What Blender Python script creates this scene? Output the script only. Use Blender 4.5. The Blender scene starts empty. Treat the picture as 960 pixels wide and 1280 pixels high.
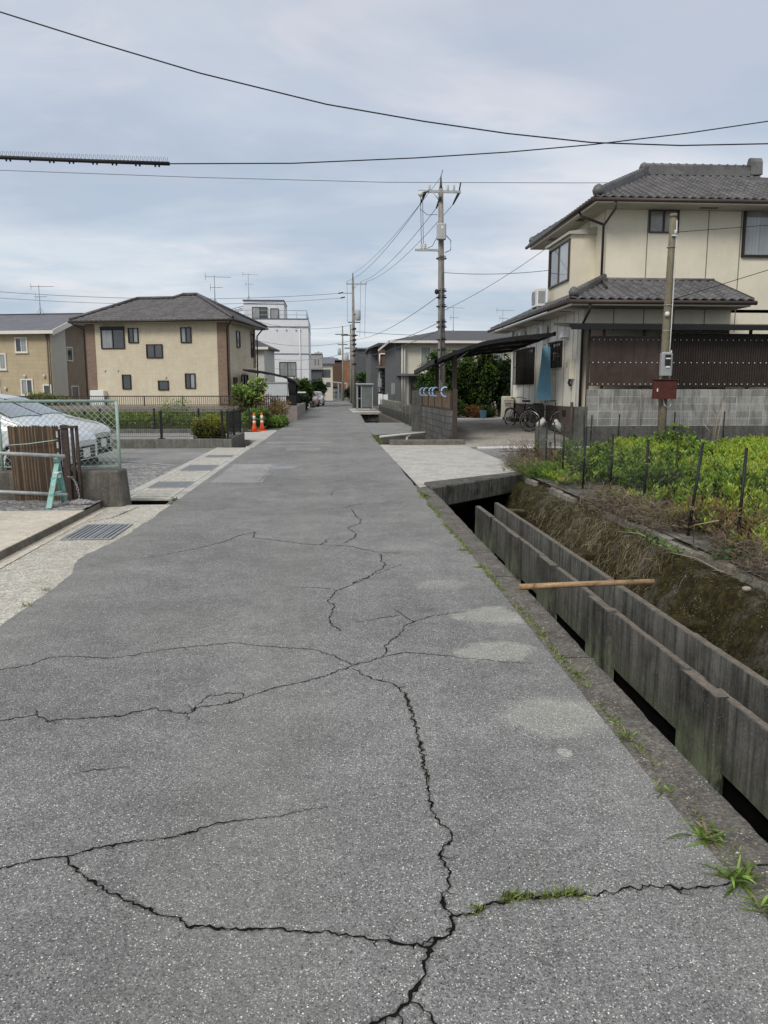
import bpy, math, random
import numpy as np
from mathutils import Vector, Matrix, noise as mnoise
random.seed(7); RNG = np.random.default_rng(11)
SC = bpy.context.scene
COL = SC.collection
PI = math.pi
R = math.radians
WM = {}                                   # world matrix of every object, known before the depsgraph runs


def link(o, parent, m):
    COL.objects.link(o)
    if parent is not None:
        o.parent = parent
        WM[o.name] = WM[parent.name] @ m
    else:
        WM[o.name] = m
    return o


def tag(o, label=None, cat=None, group=None, kind=None):
    if label: o['label'] = label
    if cat: o['category'] = cat
    if group: o['group'] = group
    if kind: o['kind'] = kind
    return o


def thing(name, label, cat, loc=(0, 0, 0), rz=0.0, group=None):
    o = bpy.data.objects.new(name, None)
    o.empty_display_size = 0.2
    o.location = loc
    o.rotation_euler = (0, 0, rz)
    link(o, None, Matrix.Translation(loc) @ Matrix.Rotation(rz, 4, 'Z'))
    return tag(o, label, cat, group)


def copy_tree(src, loc, rz, label, group=None, scale=None):
    r = src.copy(); COL.objects.link(r)
    r.location = loc; r.rotation_euler = (0, 0, rz)
    if scale: r.scale = scale
    r['label'] = label
    if group: r['group'] = group
    for ch in src.children:
        c = ch.copy(); COL.objects.link(c); c.parent = r
        for g in ch.children:
            d = g.copy(); COL.objects.link(d); d.parent = c
    return r


def V(*a): return Vector(a)


class MB:
    """collects shapes, links them as ONE mesh object"""
    def __init__(s):
        s.v = []; s.f = []; s.mi = []; s.sm = []; s.m = 0; s.smooth = False

    def add(s, vs, fs):
        b = len(s.v)
        s.v += [tuple(p) for p in vs]
        for f in fs:
            s.f.append(tuple(b + i for i in f)); s.mi.append(s.m); s.sm.append(s.smooth)
        return s

    def box(s, x0, x1, y0, y1, z0, z1):
        return s.add([(x0, y0, z0), (x1, y0, z0), (x1, y1, z0), (x0, y1, z0), (x0, y0, z1), (x1, y0, z1), (x1, y1, z1), (x0, y1, z1)],
                     [(0, 3, 2, 1), (4, 5, 6, 7), (0, 1, 5, 4), (1, 2, 6, 5), (2, 3, 7, 6), (3, 0, 4, 7)])

    def bevbox(s, x0, x1, y0, y1, z0, z1, b=.01):
        """box with chamfered vertical and top edges"""
        def ring(i, z): return [(x0 + i, y0 + i + b, z), (x0 + i + b, y0 + i, z), (x1 - i - b, y0 + i, z), (x1 - i, y0 + i + b, z), (x1 - i, y1 - i - b, z), (x1 - i - b, y1 - i, z), (x0 + i + b, y1 - i, z), (x0 + i, y1 - i - b, z)]
        vs = ring(0, z0) + ring(0, z1 - b) + ring(b, z1)
        fs = [tuple(range(7, -1, -1)), tuple(range(16, 24))]
        for k in (0, 8):
            for i in range(8):
                j = (i + 1) % 8
                fs.append((k + i, k + j, k + 8 + j, k + 8 + i))
        return s.add(vs, fs)

    def rough(s, x0, x1, y0, y1, z0, z1, amp=.003, step=.05, seed=0.0):
        """long bar along y whose edges waver and chip like old cast concrete"""
        n = max(1, int((y1 - y0) / step)); vs = []
        for i in range(n + 1):
            y = y0 + (y1 - y0) * i / n
            j = lambda k: (mnoise.noise((y * 3.1, k * 7.7, seed)) * 1.6 + mnoise.noise((y * 17, k * 3.3, seed + 4))) * amp
            chip = max(0, mnoise.noise((y * 6, 5.5, seed)) - .28) * amp * 9
            vs += [(x0 + j(1), y, z0), (x0 + j(2) + chip, y, z1 + j(5) - chip), (x1 + j(3) - chip * .3, y, z1 + j(5) - chip * .2), (x1 + j(4), y, z0)]
        fs = [(0, 1, 2, 3), tuple(4 * n + k for k in (3, 2, 1, 0))]
        for i in range(n):
            for k in range(4):
                l = (k + 1) % 4; fs.append((4 * i + k, 4 * i + 4 + k, 4 * i + 4 + l, 4 * i + l))
        return s.add(vs, fs)

    def poly(s, pts): return s.add(pts, [tuple(range(len(pts)))])

    def prism(s, pts, d):
        """extrude a flat polygon by vector d"""
        n = len(pts); d = Vector(d)
        vs = [Vector(p) for p in pts]; vs += [p + d for p in vs]
        fs = [tuple(range(n - 1, -1, -1)), tuple(range(n, 2 * n))] + [(i, (i + 1) % n, n + (i + 1) % n, n + i) for i in range(n)]
        return s.add(vs, fs)

    def tube(s, pts, r, n=8, cap=True, closed=False):
        pts = [Vector(p) for p in pts]; k = len(pts)
        rs = r if isinstance(r, (list, tuple)) else [r] * k
        sm = s.smooth; s.smooth = n > 4
        vs = []; ref = None
        for i, p in enumerate(pts):
            if closed: t = pts[(i + 1) % k] - pts[i - 1]
            else: t = pts[min(i + 1, k - 1)] - pts[max(i - 1, 0)]
            if t.length < 1e-9: t = V(0, 0, 1)
            t.normalize()
            if ref is None: ref = V(0, 0, 1) if abs(t.z) < .9 else V(1, 0, 0)
            u = t.cross(ref)
            if u.length < 1e-4: u = t.cross(V(0, 1, 0.1))
            u.normalize(); w = t.cross(u); ref = -w if False else ref
            for j in range(n):
                a = 2 * PI * j / n
                vs.append(p + (u * math.cos(a) + w * math.sin(a)) * rs[i])
        fs = []
        for i in range(k if closed else k - 1):
            a = i * n; b = ((i + 1) % k) * n
            for j in range(n):
                l = (j + 1) % n
                fs.append((a + j, a + l, b + l, b + j))
        s.add(vs, fs)
        s.smooth = False
        if cap and not closed:
            b = len(s.v) - len(vs)
            s.f.append(tuple(b + j for j in range(n - 1, -1, -1))); s.mi.append(s.m); s.sm.append(False)
            s.f.append(tuple(b + (k - 1) * n + j for j in range(n))); s.mi.append(s.m); s.sm.append(False)
        s.smooth = sm
        return s

    def cyl(s, p0, p1, r0, r1=None, n=12): return s.tube([p0, p1], [r0, r0 if r1 is None else r1], n)

    def lathe(s, c, prof, n=16):
        """profile [(r, z)] turned about the vertical through c"""
        sm = s.smooth; s.smooth = True
        vs = []
        for r, z in prof:
            for j in range(n):
                a = 2 * PI * j / n; vs.append((c[0] + r * math.cos(a), c[1] + r * math.sin(a), c[2] + z))
        fs = []
        for i in range(len(prof) - 1):
            for j in range(n):
                l = (j + 1) % n; fs.append((i * n + j, i * n + l, (i + 1) * n + l, (i + 1) * n + j))
        s.add(vs, fs); s.smooth = False
        b = len(s.v) - len(vs)
        s.f.append(tuple(b + j for j in range(n - 1, -1, -1))); s.mi.append(s.m); s.sm.append(False)
        s.f.append(tuple(b + (len(prof) - 1) * n + j for j in range(n))); s.mi.append(s.m); s.sm.append(False)
        s.smooth = sm
        return s

    def grid(s, fn, nu, nv, smooth=True):
        sm = s.smooth; s.smooth = smooth
        vs = [fn(i / nu, j / nv) for j in range(nv + 1) for i in range(nu + 1)]
        w = nu + 1
        s.add(vs, [(j * w + i, j * w + i + 1, (j + 1) * w + i + 1, (j + 1) * w + i) for j in range(nv) for i in range(nu)])
        s.smooth = sm
        return s

    def build(s, name, mats, parent=None, local=False, bevel=0, at=None):
        me = bpy.data.meshes.new(name)
        vs = s.v
        if at is not None:
            vs = [(a - at[0], b - at[1], c - at[2]) for a, b, c in vs]
        elif parent is not None and not local:
            inv = WM[parent.name].inverted()
            vs = [tuple(inv @ Vector(p)) for p in vs]
        me.from_pydata(vs, [], s.f)
        for m in (mats if isinstance(mats, (list, tuple)) else [mats]): me.materials.append(m)
        me.polygons.foreach_set('material_index', s.mi)
        me.polygons.foreach_set('use_smooth', s.sm)
        me.update()
        o = bpy.data.objects.new(name, me)
        m = Matrix.Identity(4)
        if at is not None:
            o.location = at; m = Matrix.Translation(at)
        link(o, parent, m)
        if bevel:
            b = o.modifiers.new('edge', 'BEVEL'); b.width = bevel; b.segments = 1; b.limit_method = 'ANGLE'; b.angle_limit = R(50)
        return o


def struct(o): o['kind'] = 'structure'; return o


# ------------------------------------------------------------------ materials
class NB:
    def __init__(s, name):
        s.mat = bpy.data.materials.new(name); s.mat.use_nodes = True
        s.n = s.mat.node_tree.nodes; s.l = s.mat.node_tree.links
        s.bsdf = s.n['Principled BSDF']
        s.tc = s.n.new('ShaderNodeTexCoord')
        s.obj = s.tc.outputs['Object']

    def setin(s, node, i, val):
        if hasattr(val, 'is_output') or isinstance(val, bpy.types.NodeSocket): s.l.new(val, node.inputs[i])
        else:
            if isinstance(val, tuple) and len(val) == 3 and node.inputs[i].type == 'RGBA': val = val + (1,)
            node.inputs[i].default_value = val

    def map(s, scale=(1, 1, 1), loc=(0, 0, 0), rot=(0, 0, 0), vec=None):
        m = s.n.new('ShaderNodeMapping')
        s.l.new(vec or s.obj, m.inputs['Vector'])
        m.inputs['Scale'].default_value = scale; m.inputs['Location'].default_value = loc; m.inputs['Rotation'].default_value = rot
        return m.outputs[0]

    def noise(s, scale=5, detail=4, rough=.55, vec=None, dist=0):
        t = s.n.new('ShaderNodeTexNoise'); s.l.new(vec or s.obj, t.inputs['Vector'])
        t.inputs['Scale'].default_value = scale; t.inputs['Detail'].default_value = detail; t.inputs['Roughness'].default_value = rough
        t.inputs['Distortion'].default_value = dist
        return t.outputs['Fac']

    def vor(s, scale, vec=None, feature='F1'):
        t = s.n.new('ShaderNodeTexVoronoi'); s.l.new(vec or s.obj, t.inputs['Vector']); t.feature = feature
        t.inputs['Scale'].default_value = scale
        return t

    def ramp(s, fac, stops, interp='LINEAR'):
        r = s.n.new('ShaderNodeValToRGB'); r.color_ramp.interpolation = interp
        el = r.color_ramp.elements
        while len(el) < len(stops): el.new(.5)
        for e, (p, c) in zip(el, stops):
            e.position = p
            if not isinstance(c, (tuple, list)): c = (c, c, c)
            e.color = tuple(c) + (1,) if len(c) == 3 else c
        s.l.new(fac, r.inputs[0])
        return r.outputs[0]

    def mix(s, fac, a, b, mode='MIX'):
        m = s.n.new('ShaderNodeMix'); m.data_type = 'RGBA'; m.blend_type = mode; m.clamp_result = False
        s.setin(m, 0, fac); s.setin(m, 6, a); s.setin(m, 7, b)
        return m.outputs[2]

    def math(s, op, a, b=0.0, clamp=False):
        m = s.n.new('ShaderNodeMath'); m.operation = op; m.use_clamp = clamp
        s.setin(m, 0, a); s.setin(m, 1, b)
        return m.outputs[0]

    def sep(s, vec=None):
        m = s.n.new('ShaderNodeSeparateXYZ'); s.l.new(vec or s.obj, m.inputs[0]); return m.outputs

    def comb(s, x=0.0, y=0.0, z=0.0):
        m = s.n.new('ShaderNodeCombineXYZ'); s.setin(m, 0, x); s.setin(m, 1, y); s.setin(m, 2, z); return m.outputs[0]

    def bump(s, h, strength=.3, dist=.01, prev=None):
        b = s.n.new('ShaderNodeBump'); s.l.new(h, b.inputs['Height'])
        b.inputs['Strength'].default_value = strength; b.inputs['Distance'].default_value = dist
        if prev: s.l.new(prev, b.inputs['Normal'])
        return b.outputs[0]

    def done(s, col, rough=.8, normal=None, metal=0.0, spec=.3, **kw):
        s.setin(s.bsdf, 'Base Color', col); s.setin(s.bsdf, 'Roughness', rough); s.setin(s.bsdf, 'Metallic', metal)
        s.setin(s.bsdf, 'Specular IOR Level', spec)
        if normal: s.l.new(normal, s.bsdf.inputs['Normal'])
        for k, v in kw.items(): s.setin(s.bsdf, k, v)
        return s.mat


def sc3(c, k): return tuple(x * k for x in c)


def plain(name, col, rough=.6, var=.18, scale=6, metal=0.0, spec=.3, bump=.12, fine=60, dirt=None, coat=0.0, noisevec=None, streak=0.0):
    b = NB(name)
    vec = b.map(noisevec) if noisevec else None
    n1 = b.noise(scale, 5, .6, vec); n2 = b.noise(fine, 3, .6, vec)
    c = b.mix(b.ramp(n1, [(.3, 0), (.7, 1)]), sc3(col, 1 - var), sc3(col, 1 + var))
    c = b.mix(.35 * min(1, var * 4), c, b.ramp(n2, [(.3, .25), (.7, .8)]), 'OVERLAY')
    if dirt:
        c = b.mix(b.ramp(b.noise(scale * .6, 6, .7), [(.5, 0), (.72, dirt[1])]), c, dirt[0])
    if streak:                                    # rain marks running down a wall
        st = b.noise(5, 6, .78, b.map((1.2, 1.2, .12)), .4)
        c = b.mix(b.ramp(st, [(.5, 0), (.78, streak)]), c, sc3(col, .5))
        c = b.mix(b.ramp(b.noise(.9, 5, .7), [(.45, 0), (.75, streak * .6)]), c, sc3(col, .62))
    rr = b.math('ADD', rough - .08, b.math('MULTIPLY', n1, .16))
    return b.done(c, rr, b.bump(n2, bump, .004) if bump else None, metal, spec, **({'Coat Weight': coat} if coat else {}))


def concrete(name, col, streak=.0, stain=(.03, .028, .024), stain_amt=.6, scale=2.5, pebble=0.0, moss=None, bump=.5, moss_range=None, speck=.0):
    """weathered concrete: blotches, rain streaks running down, specks, moss low on the face"""
    b = NB(name)
    big = b.noise(scale, 6, .65); fine = b.noise(55, 4, .7); mid = b.noise(11, 5, .7)
    c = b.mix(b.ramp(mid, [(.3, 0), (.7, 1)]), sc3(col, .78), sc3(col, 1.22))
    c = b.mix(.5, c, b.ramp(fine, [(.25, .2), (.75, .85)]), 'OVERLAY')
    if streak:
        st = b.noise(9, 5, .75, b.map((1.6, 1.6, .09)))
        c = b.mix(b.math('MULTIPLY', b.ramp(st, [(.42, 0), (.66, 1)]), streak), c, stain)
        st2 = b.noise(16, 4, .7, b.map((1.6, 1.6, .06), (3, 7, 2)))
        c = b.mix(b.math('MULTIPLY', b.ramp(st2, [(.58, 0), (.75, 1)]), streak * .7), c, sc3(col, 2.1))
    c = b.mix(b.ramp(big, [(.46, 0), (.74, stain_amt)]), c, stain)
    if speck:
        v = b.vor(70); c = b.mix(b.math('MULTIPLY', b.ramp(v.outputs['Distance'], [(.18, 1), (.3, 0)]), b.ramp(b.noise(14, 2), [(.5, 0), (.62, speck)])), c, (.55, .53, .48))
    if moss:
        mm = b.noise(7, 6, .75, b.map((1, 1, .35)))
        f = b.ramp(mm, [(.38, 0), (.58, .9)])
        if moss_range:
            z = b.sep()[2]
            g = b.math('DIVIDE', b.math('SUBTRACT', moss_range[1], z), moss_range[1] - moss_range[0], True)
            f = b.math('MULTIPLY', f, g)
        c = b.mix(f, c, moss)
    h = b.math('ADD', b.math('MULTIPLY', fine, .5), mid)
    if pebble:
        v = b.vor(pebble)
        c = b.mix(.45, c, b.ramp(b.sep(v.outputs['Color'])[0], [(.1, .22), (.6, .5), (.9, .85)]), 'OVERLAY')
        h = b.math('ADD', h, v.outputs['Distance'])
    return b.done(c, .88, b.bump(h, bump, .012), spec=.2)


def brickmat(name, axis, c1, c2, mortar, bw, rh, ms=.006, offset=.5, bumpv=.4, var=.25, stain=None, noise_scale=1.2, rough=.85, origin=(0, 0)):
    b = NB(name)
    xyz = b.sep()
    vec = b.comb(b.math('ADD', xyz[0] if axis == 'x' else xyz[1], origin[0]), b.math('ADD', xyz[2], origin[1]), 0.0)
    t = b.n.new('ShaderNodeTexBrick'); b.l.new(vec, t.inputs['Vector'])
    t.offset = offset
    t.inputs['Scale'].default_value = 1; t.inputs['Brick Width'].default_value = bw; t.inputs['Row Height'].default_value = rh
    t.inputs['Mortar Size'].default_value = ms; t.inputs['Mortar Smooth'].default_value = .2
    t.inputs['Color1'].default_value = c1 + (1,); t.inputs['Color2'].default_value = c2 + (1,); t.inputs['Mortar'].default_value = mortar + (1,)
    c = t.outputs['Color']
    n1 = b.noise(noise_scale, 6, .7); n2 = b.noise(40, 4, .7)
    c = b.mix(var, c, b.ramp(n1, [(.25, .15), (.75, .9)]), 'OVERLAY')
    c = b.mix(.3, c, b.ramp(n2, [(.25, .2), (.75, .8)]), 'OVERLAY')
    if stain:
        st = b.noise(4.5, 6, .75, b.map((1.2, 1.2, .3)))
        c = b.mix(b.ramp(st, [(.46, 0), (.7, stain[1])]), c, stain[0])
        st = b.noise(10, 5, .75, b.map((1.5, 1.5, .1), (5, 1, 0)))
        c = b.mix(b.ramp(st, [(.5, 0), (.74, stain[1])]), c, stain[0])
    h = b.math('ADD', b.math('MULTIPLY', t.outputs['Fac'], -1.0), b.math('MULTIPLY', n2, .5))
    return b.done(c, rough, b.bump(h, bumpv, .01), spec=.2)


def leafmat(name, rough=.55, trans=.25):
    b = NB(name)
    a = b.n.new('ShaderNodeAttribute'); a.attribute_name = 'Col'
    c = b.mix(.3, a.outputs['Color'], b.ramp(b.noise(30, 2), [(.3, .3), (.7, .75)]), 'OVERLAY')
    b.done(c, rough, spec=.25)
    tr = b.n.new('ShaderNodeBsdfTranslucent'); b.l.new(b.mix(1.0, c, (1.0, 1.25, .55), 'MULTIPLY'), tr.inputs['Color'])
    ms = b.n.new('ShaderNodeMixShader'); ms.inputs[0].default_value = trans
    b.l.new(b.bsdf.outputs[0], ms.inputs[1]); b.l.new(tr.outputs[0], ms.inputs[2])
    b.l.new(ms.outputs[0], b.n['Material Output'].inputs['Surface'])
    return b.mat


def glassmat(name, col, curtain=None, rough=.06):
    """window pane: dark room (or drawn curtain folds) behind a reflecting surface"""
    b = NB(name)
    c = b.mix(b.ramp(b.noise(2.2, 4, .6), [(.3, 0), (.7, 1)]), sc3(col, .5), sc3(col, 1.5))
    if curtain:
        f = b.noise(9, 3, .6, b.map((2.2, 2.2, .05)))
        c = b.mix(1.0, b.ramp(f, [(.3, sc3(curtain, .55)), (.7, curtain)]), b.ramp(b.noise(1.5, 3), [(.2, .6), (.8, 1.0)]), 'MULTIPLY')
    return b.done(c, rough, spec=.9, **{'Coat Weight': .6, 'Coat Roughness': .03})


def tilemat(name, col, var=.3):
    b = NB(name)
    xyz = b.sep()
    v = b.vor(3.7)
    n1 = b.noise(1.3, 5, .65); n2 = b.noise(30, 4, .7)
    c = b.mix(b.sep(v.outputs['Color'])[0], sc3(col, 1 - var), sc3(col, 1 + var))
    c = b.mix(.35, c, b.ramp(n1, [(.3, .25), (.7, .75)]), 'OVERLAY')
    c = b.mix(.3, c, b.ramp(n2, [(.3, .2), (.7, .8)]), 'OVERLAY')
    return b.done(c, b.math('ADD', .38, b.math('MULTIPLY', n1, .25)), b.bump(n2, .15, .004), spec=.45)


# ------------------------------------------------------------------ leaves
def leaf_mesh(name, mat, base, dirv, length, width, col, parent=None, droop=0.0, local=False):
    """many single leaves (one bent diamond each) in one mesh, colour per leaf"""
    N = len(base)
    base = np.asarray(base, dtype=np.float64); dirv = np.asarray(dirv, dtype=np.float64)
    if parent is not None and not local: base = base - np.array(WM[parent.name].translation)
    dirv = dirv / np.maximum(np.linalg.norm(dirv, axis=1, keepdims=True), 1e-6)
    length = np.broadcast_to(np.asarray(length, dtype=np.float64), (N,))[:, None]
    width = np.broadcast_to(np.asarray(width, dtype=np.float64), (N,))[:, None]
    rnd = RNG.normal(size=(N, 3)); rnd[:, 2] += .8
    side = np.cross(dirv, rnd); side /= np.maximum(np.linalg.norm(side, axis=1, keepdims=True), 1e-6)
    mid = base + dirv * length * .5
    tip = base + dirv * length
    dz = np.zeros((N, 3)); dz[:, 2] = droop
    tip = tip - dz * length; mid = mid - dz * length * .2
    vs = np.stack([base, mid + side * width * .5, tip, mid - side * width * .5], axis=1).reshape(-1, 3)
    me = bpy.data.meshes.new(name)
    me.vertices.add(4 * N); me.vertices.foreach_set('co', vs.ravel())
    me.loops.add(4 * N); me.loops.foreach_set('vertex_index', np.arange(4 * N, dtype=np.int32))
    me.polygons.add(N); me.polygons.foreach_set('loop_start', np.arange(0, 4 * N, 4, dtype=np.int32))
    me.polygons.foreach_set('loop_total', np.full(N, 4, dtype=np.int32))
    ca = me.color_attributes.new('Col', 'FLOAT_COLOR', 'POINT')
    cc = np.ones((N, 4, 4)); cc[:, :, :3] = np.asarray(col)[:, None, :]
    cc[:, 2, :3] *= 1.15
    ca.data.foreach_set('color', cc.ravel())
    me.materials.append(mat); me.update(); me.validate()
    o = bpy.data.objects.new(name, me)
    return link(o, parent, Matrix.Identity(4))


def lerp(a, b, t): return np.asarray(a)[None, :] * (1 - t[:, None]) + np.asarray(b)[None, :] * t[:, None]


def crown_points(n, lumps, shell=.55):
    """points in a union of ellipsoid lumps, thicker toward the surface; returns pos, outward, shade"""
    P = []; O = []; S = []
    w = np.array([l[1][0] * l[1][1] * l[1][2] for l in lumps]) ** .75; w /= w.sum()
    for (c, r), k in zip(lumps, RNG.multinomial(n, w)):
        d = RNG.normal(size=(k, 3)); d /= np.linalg.norm(d, axis=1, keepdims=True)
        rad = RNG.uniform(shell, 1.08, size=k) ** .6
        ph = RNG.uniform(0, 6, 3)
        wob = 1 + .16 * np.sin(d[:, 0] * 5 + ph[0]) * np.sin(d[:, 1] * 5 + ph[1]) + .12 * np.sin(d[:, 2] * 7 + ph[2])
        p = np.asarray(c)[None] + d * (rad * wob)[:, None] * np.asarray(r)[None]
        P.append(p); O.append(d)
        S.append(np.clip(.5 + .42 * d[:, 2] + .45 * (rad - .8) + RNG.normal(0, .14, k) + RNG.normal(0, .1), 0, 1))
    return np.concatenate(P), np.concatenate(O), np.concatenate(S)


def crown(name, mat, n, lumps, dark, light, size=.07, width=.5, parent=None, shell=.55, droop=.15):
    p, o, s = crown_points(n, lumps, shell)
    d = o + RNG.normal(0, .8, size=o.shape)
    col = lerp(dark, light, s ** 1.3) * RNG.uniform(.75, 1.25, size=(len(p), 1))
    L = RNG.uniform(.7, 1.35, len(p)) * size
    return leaf_mesh(name, mat, p, d, L, L * width, col, parent, droop)


def trunk(parent, mat, base, top, r, limbs=(), name='trunk'):
    m = MB()
    b = Vector(base); t = Vector(top)
    pts = [b.lerp(t, i / 6) + V(math.sin(i * 1.7) * r * .5, math.cos(i * 2.1) * r * .5, 0) * (1 if 0 < i else 0) for i in range(7)]
    m.tube(pts, [r * (1 - .1 * i) for i in range(7)], 8)
    for q in limbs:
        s = b.lerp(t, .55 + .35 * random.random())
        m.tube([s, s.lerp(Vector(q), .5) + V(0, 0, .05), q], [r * .5, r * .35, r * .15], 6)
    return m.build(name, mat, parent)
# ------------------------------------------------------------------ the materials
def asphalt_mat(name, k=1.0, patches=False, coarse=1.0):
    b = NB(name)
    v = b.vor(185 * coarse); v2 = b.vor(420 * coarse); ch = b.vor(98 * coarse); ch2 = b.vor(170 * coarse, b.map(loc=(3.3, 1.7, .4)))
    cell = b.sep(v.outputs['Color'])[0]; cell2 = b.sep(v2.outputs['Color'])[1]
    c = b.ramp(cell, [(0, .05 * k), (.2, .10 * k), (.5, .155 * k), (.8, .20 * k), (1, .28 * k)])
    c = b.mix(.4, c, b.ramp(cell2, [(0, .06 * k), (.5, .16 * k), (.88, .22 * k), (1, .36 * k)]))
    for vv, thr, rad, amt in ((ch, .70, .27, 1.0), (ch2, .70, .33, 1.0)):
        o = b.sep(vv.outputs['Color'])
        m = b.math('MULTIPLY', b.math('GREATER_THAN', o[0], thr), b.ramp(vv.outputs['Distance'], [(rad - .06, amt), (rad + .06, 0)]))
        c = b.mix(m, c, b.ramp(o[1], [(0, (.20 * k, .198 * k, .19 * k)), (.5, (.36 * k, .356 * k, .34 * k)), (.85, (.58 * k, .57 * k, .545 * k)), (1, (.8 * k, .79 * k, .76 * k))]))
        m = b.math('MULTIPLY', b.math('LESS_THAN', o[0], .16), b.ramp(vv.outputs['Distance'], [(rad - .04, .85), (rad + .08, 0)]))
        c = b.mix(m, c, (.03, .03, .029))
    big = b.noise(.42, 5, .6); mid = b.noise(2.6, 6, .7); sm = b.noise(11, 5, .7)
    c = b.mix(.5, c, b.ramp(big, [(.28, .27), (.72, .74)]), 'OVERLAY')
    c = b.mix(.42, c, b.ramp(mid, [(.28, .27), (.72, .76)]), 'OVERLAY')
    c = b.mix(.30, c, b.ramp(sm, [(.28, .3), (.72, .72)]), 'OVERLAY')
    x0 = b.sep()
    wx = b.math('ADD', x0[0], b.math('MULTIPLY', b.math('SUBTRACT', b.noise(.3, 3), .5), .8))
    tr = b.math('COSINE', b.math('MULTIPLY', b.math('ADD', wx, .35), 3.6))           # paler wheel tracks
    c = b.mix(b.math('MULTIPLY', b.math('MAXIMUM', tr, 0.0), .16), c, (.27, .265, .25))
    c = b.mix(b.ramp(b.noise(1.3, 6, .75, b.map((1, .45, 1))), [(.56, 0), (.78, .38)]), c, (.055, .053, .05))
    v3 = b.vor(1.1); c = b.mix(b.math('MULTIPLY', b.math('GREATER_THAN', b.sep(v3.outputs['Color'])[0], .72), b.ramp(b.math('ADD', v3.outputs['Distance'], b.math('MULTIPLY', sm, .12)), [(.10, .38), (.17, 0)])), c, (.06, .058, .055))
    if patches:
        xyz = b.sep(); wob = b.noise(5, 7, .72)
        tot = None
        for (cx, cy, rx, ry, amt) in patches:
            dx = b.math('DIVIDE', b.math('SUBTRACT', xyz[0], cx), rx); dy = b.math('DIVIDE', b.math('SUBTRACT', xyz[1], cy), ry)
            d = b.math('ADD', b.math('MULTIPLY', dx, dx), b.math('MULTIPLY', dy, dy))
            d = b.math('ADD', b.math('SQRT', d), b.math('MULTIPLY', b.math('SUBTRACT', wob, .5), 1.9))
            m = b.math('MULTIPLY', b.math('SUBTRACT', 1.0, b.math('MULTIPLY', b.math('SUBTRACT', d, .72), 2.6), True), amt)
            m = b.math('MAXIMUM', m, 0.0)
            tot = m if tot is None else b.math('MAXIMUM', tot, m)
        c = b.mix(tot, c, b.mix(.35, b.mix(1.0, c, (1.75, 1.72, 1.62), 'MULTIPLY'), (.36, .352, .33)))
    c = b.mix(1.0, c, (1.0, 1.0, .955), 'MULTIPLY')
    h = b.math('ADD', b.math('MULTIPLY', ch.outputs['Distance'], -.7), b.math('MULTIPLY', cell, .35))
    return b.done(c, .88, b.bump(h, .55, .005), spec=.2)


M = {}
M['asphalt'] = asphalt_mat('asphalt', 1.16, [(1.10, 5.13, .25, .22, .7), (.97, 4.39, .26, .18, .75), (1.05, 3.47, .26, .25, .6), (.88, 6.0, .24, .17, .4), (1.0, 3.07, .03, .04, 1.6), (.75, 7.6, .3, .3, .22), (.95, 9.5, .35, .5, .2), (-.9, 5.0, .5, .6, .12)])
M['asphalt_patch'] = asphalt_mat('asphalt_patch', 1.6)
M['asphalt_lot'] = asphalt_mat('asphalt_lot', 1.3)
M['asphalt_crumb'] = asphalt_mat('asphalt_crumb', .8)
M['crack'] = plain('crack_shadow', (.012, .011, .010), .95, .3, 30, spec=.0, bump=0)
M['crack_soil'] = plain('crack_soil', (.055, .052, .03), .95, .4, 40, spec=.05, bump=.3)
M['paint'] = plain('road_paint', (.55, .55, .53), .8, .2, 20, bump=.3, dirt=((.2, .2, .19), .9))
M['kerb'] = concrete('kerb_concrete', (.15, .138, .118), 0, (.055, .048, .04), .7, 4, pebble=95, speck=.9, bump=.7)
M['pave'] = concrete('pavement_concrete', (.47, .445, .38), 0, (.26, .24, .2), .5, 1.6, pebble=75, bump=.5)
M['pave_tan'] = concrete('slab_tan', (.54, .49, .40), 0, (.25, .22, .17), .55, 1.4, bump=.3)
M['kerb_face'] = concrete('kerb_face', (.17, .15, .12), .3, bump=.5)
M['bridge'] = concrete('bridge_concrete', (.44, .425, .385), 0, (.23, .22, .195), .75, 1.9, bump=.4)
M['bridge_face'] = concrete('bridge_face', (.135, .13, .112), .85, (.016, .016, .014), .85, 4, speck=.5, bump=.7)
M['ditch'] = concrete('ditch_panel', (.165, .162, .145), .8, (.022, .022, .02), .7, 3.5, speck=.25, bump=.5, moss=(.12, .15, .075), moss_range=(-.85, -.42))
M['ditch_post'] = concrete('ditch_post', (.115, .112, .10), .85, (.016, .016, .015), .75, 5, bump=.6, moss=(.24, .29, .17), moss_range=(-.72, -.36), speck=.3)
M['ditch_top'] = concrete('ditch_top', (.155, .135, .108), 0, (.07, .06, .05), .6, 6, bump=.5)
M['deep'] = plain('wet_deep_shade', (.006, .006, .006), .9, .3, 4, spec=.05, bump=0)  # near-black: deep shade of the wet ditch and drains put into the colour
M['water'] = NB('ditch_water').done((.004, .005, .004), .12, spec=.25)
M['oldconc'] = concrete('old_concrete', (.17, .155, .13), .3, (.05, .045, .035), .7, 3, bump=.7, speck=.4)
M['gcurb'] = concrete('garden_kerb', (.24, .225, .19), .35, (.07, .065, .05), .6, 5, bump=.7, speck=.6)
M['driveway'] = concrete('driveway', (.42, .40, .355), 0, (.10, .095, .085), .75, .8, bump=.25)
M['blockwall_end'] = concrete('pier', (.13, .128, .12), .5, bump=.4)
M['lotblock'] = concrete('lot_block', (.15, .14, .12), .55, (.05, .045, .038), .6, 4, bump=.8, speck=.3)
M['lotwall'] = concrete('lot_wall', (.17, .165, .145), .5, (.05, .05, .042), .6, 3, bump=.5)
M['grey_conc'] = concrete('grey_concrete', (.26, .255, .24), .3, (.12, .115, .10), .5, 2, bump=.3)
M['pole_conc'] = concrete('pole_concrete', (.29, .27, .24), .5, (.06, .055, .048), .5, 2, bump=.3)


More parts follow.
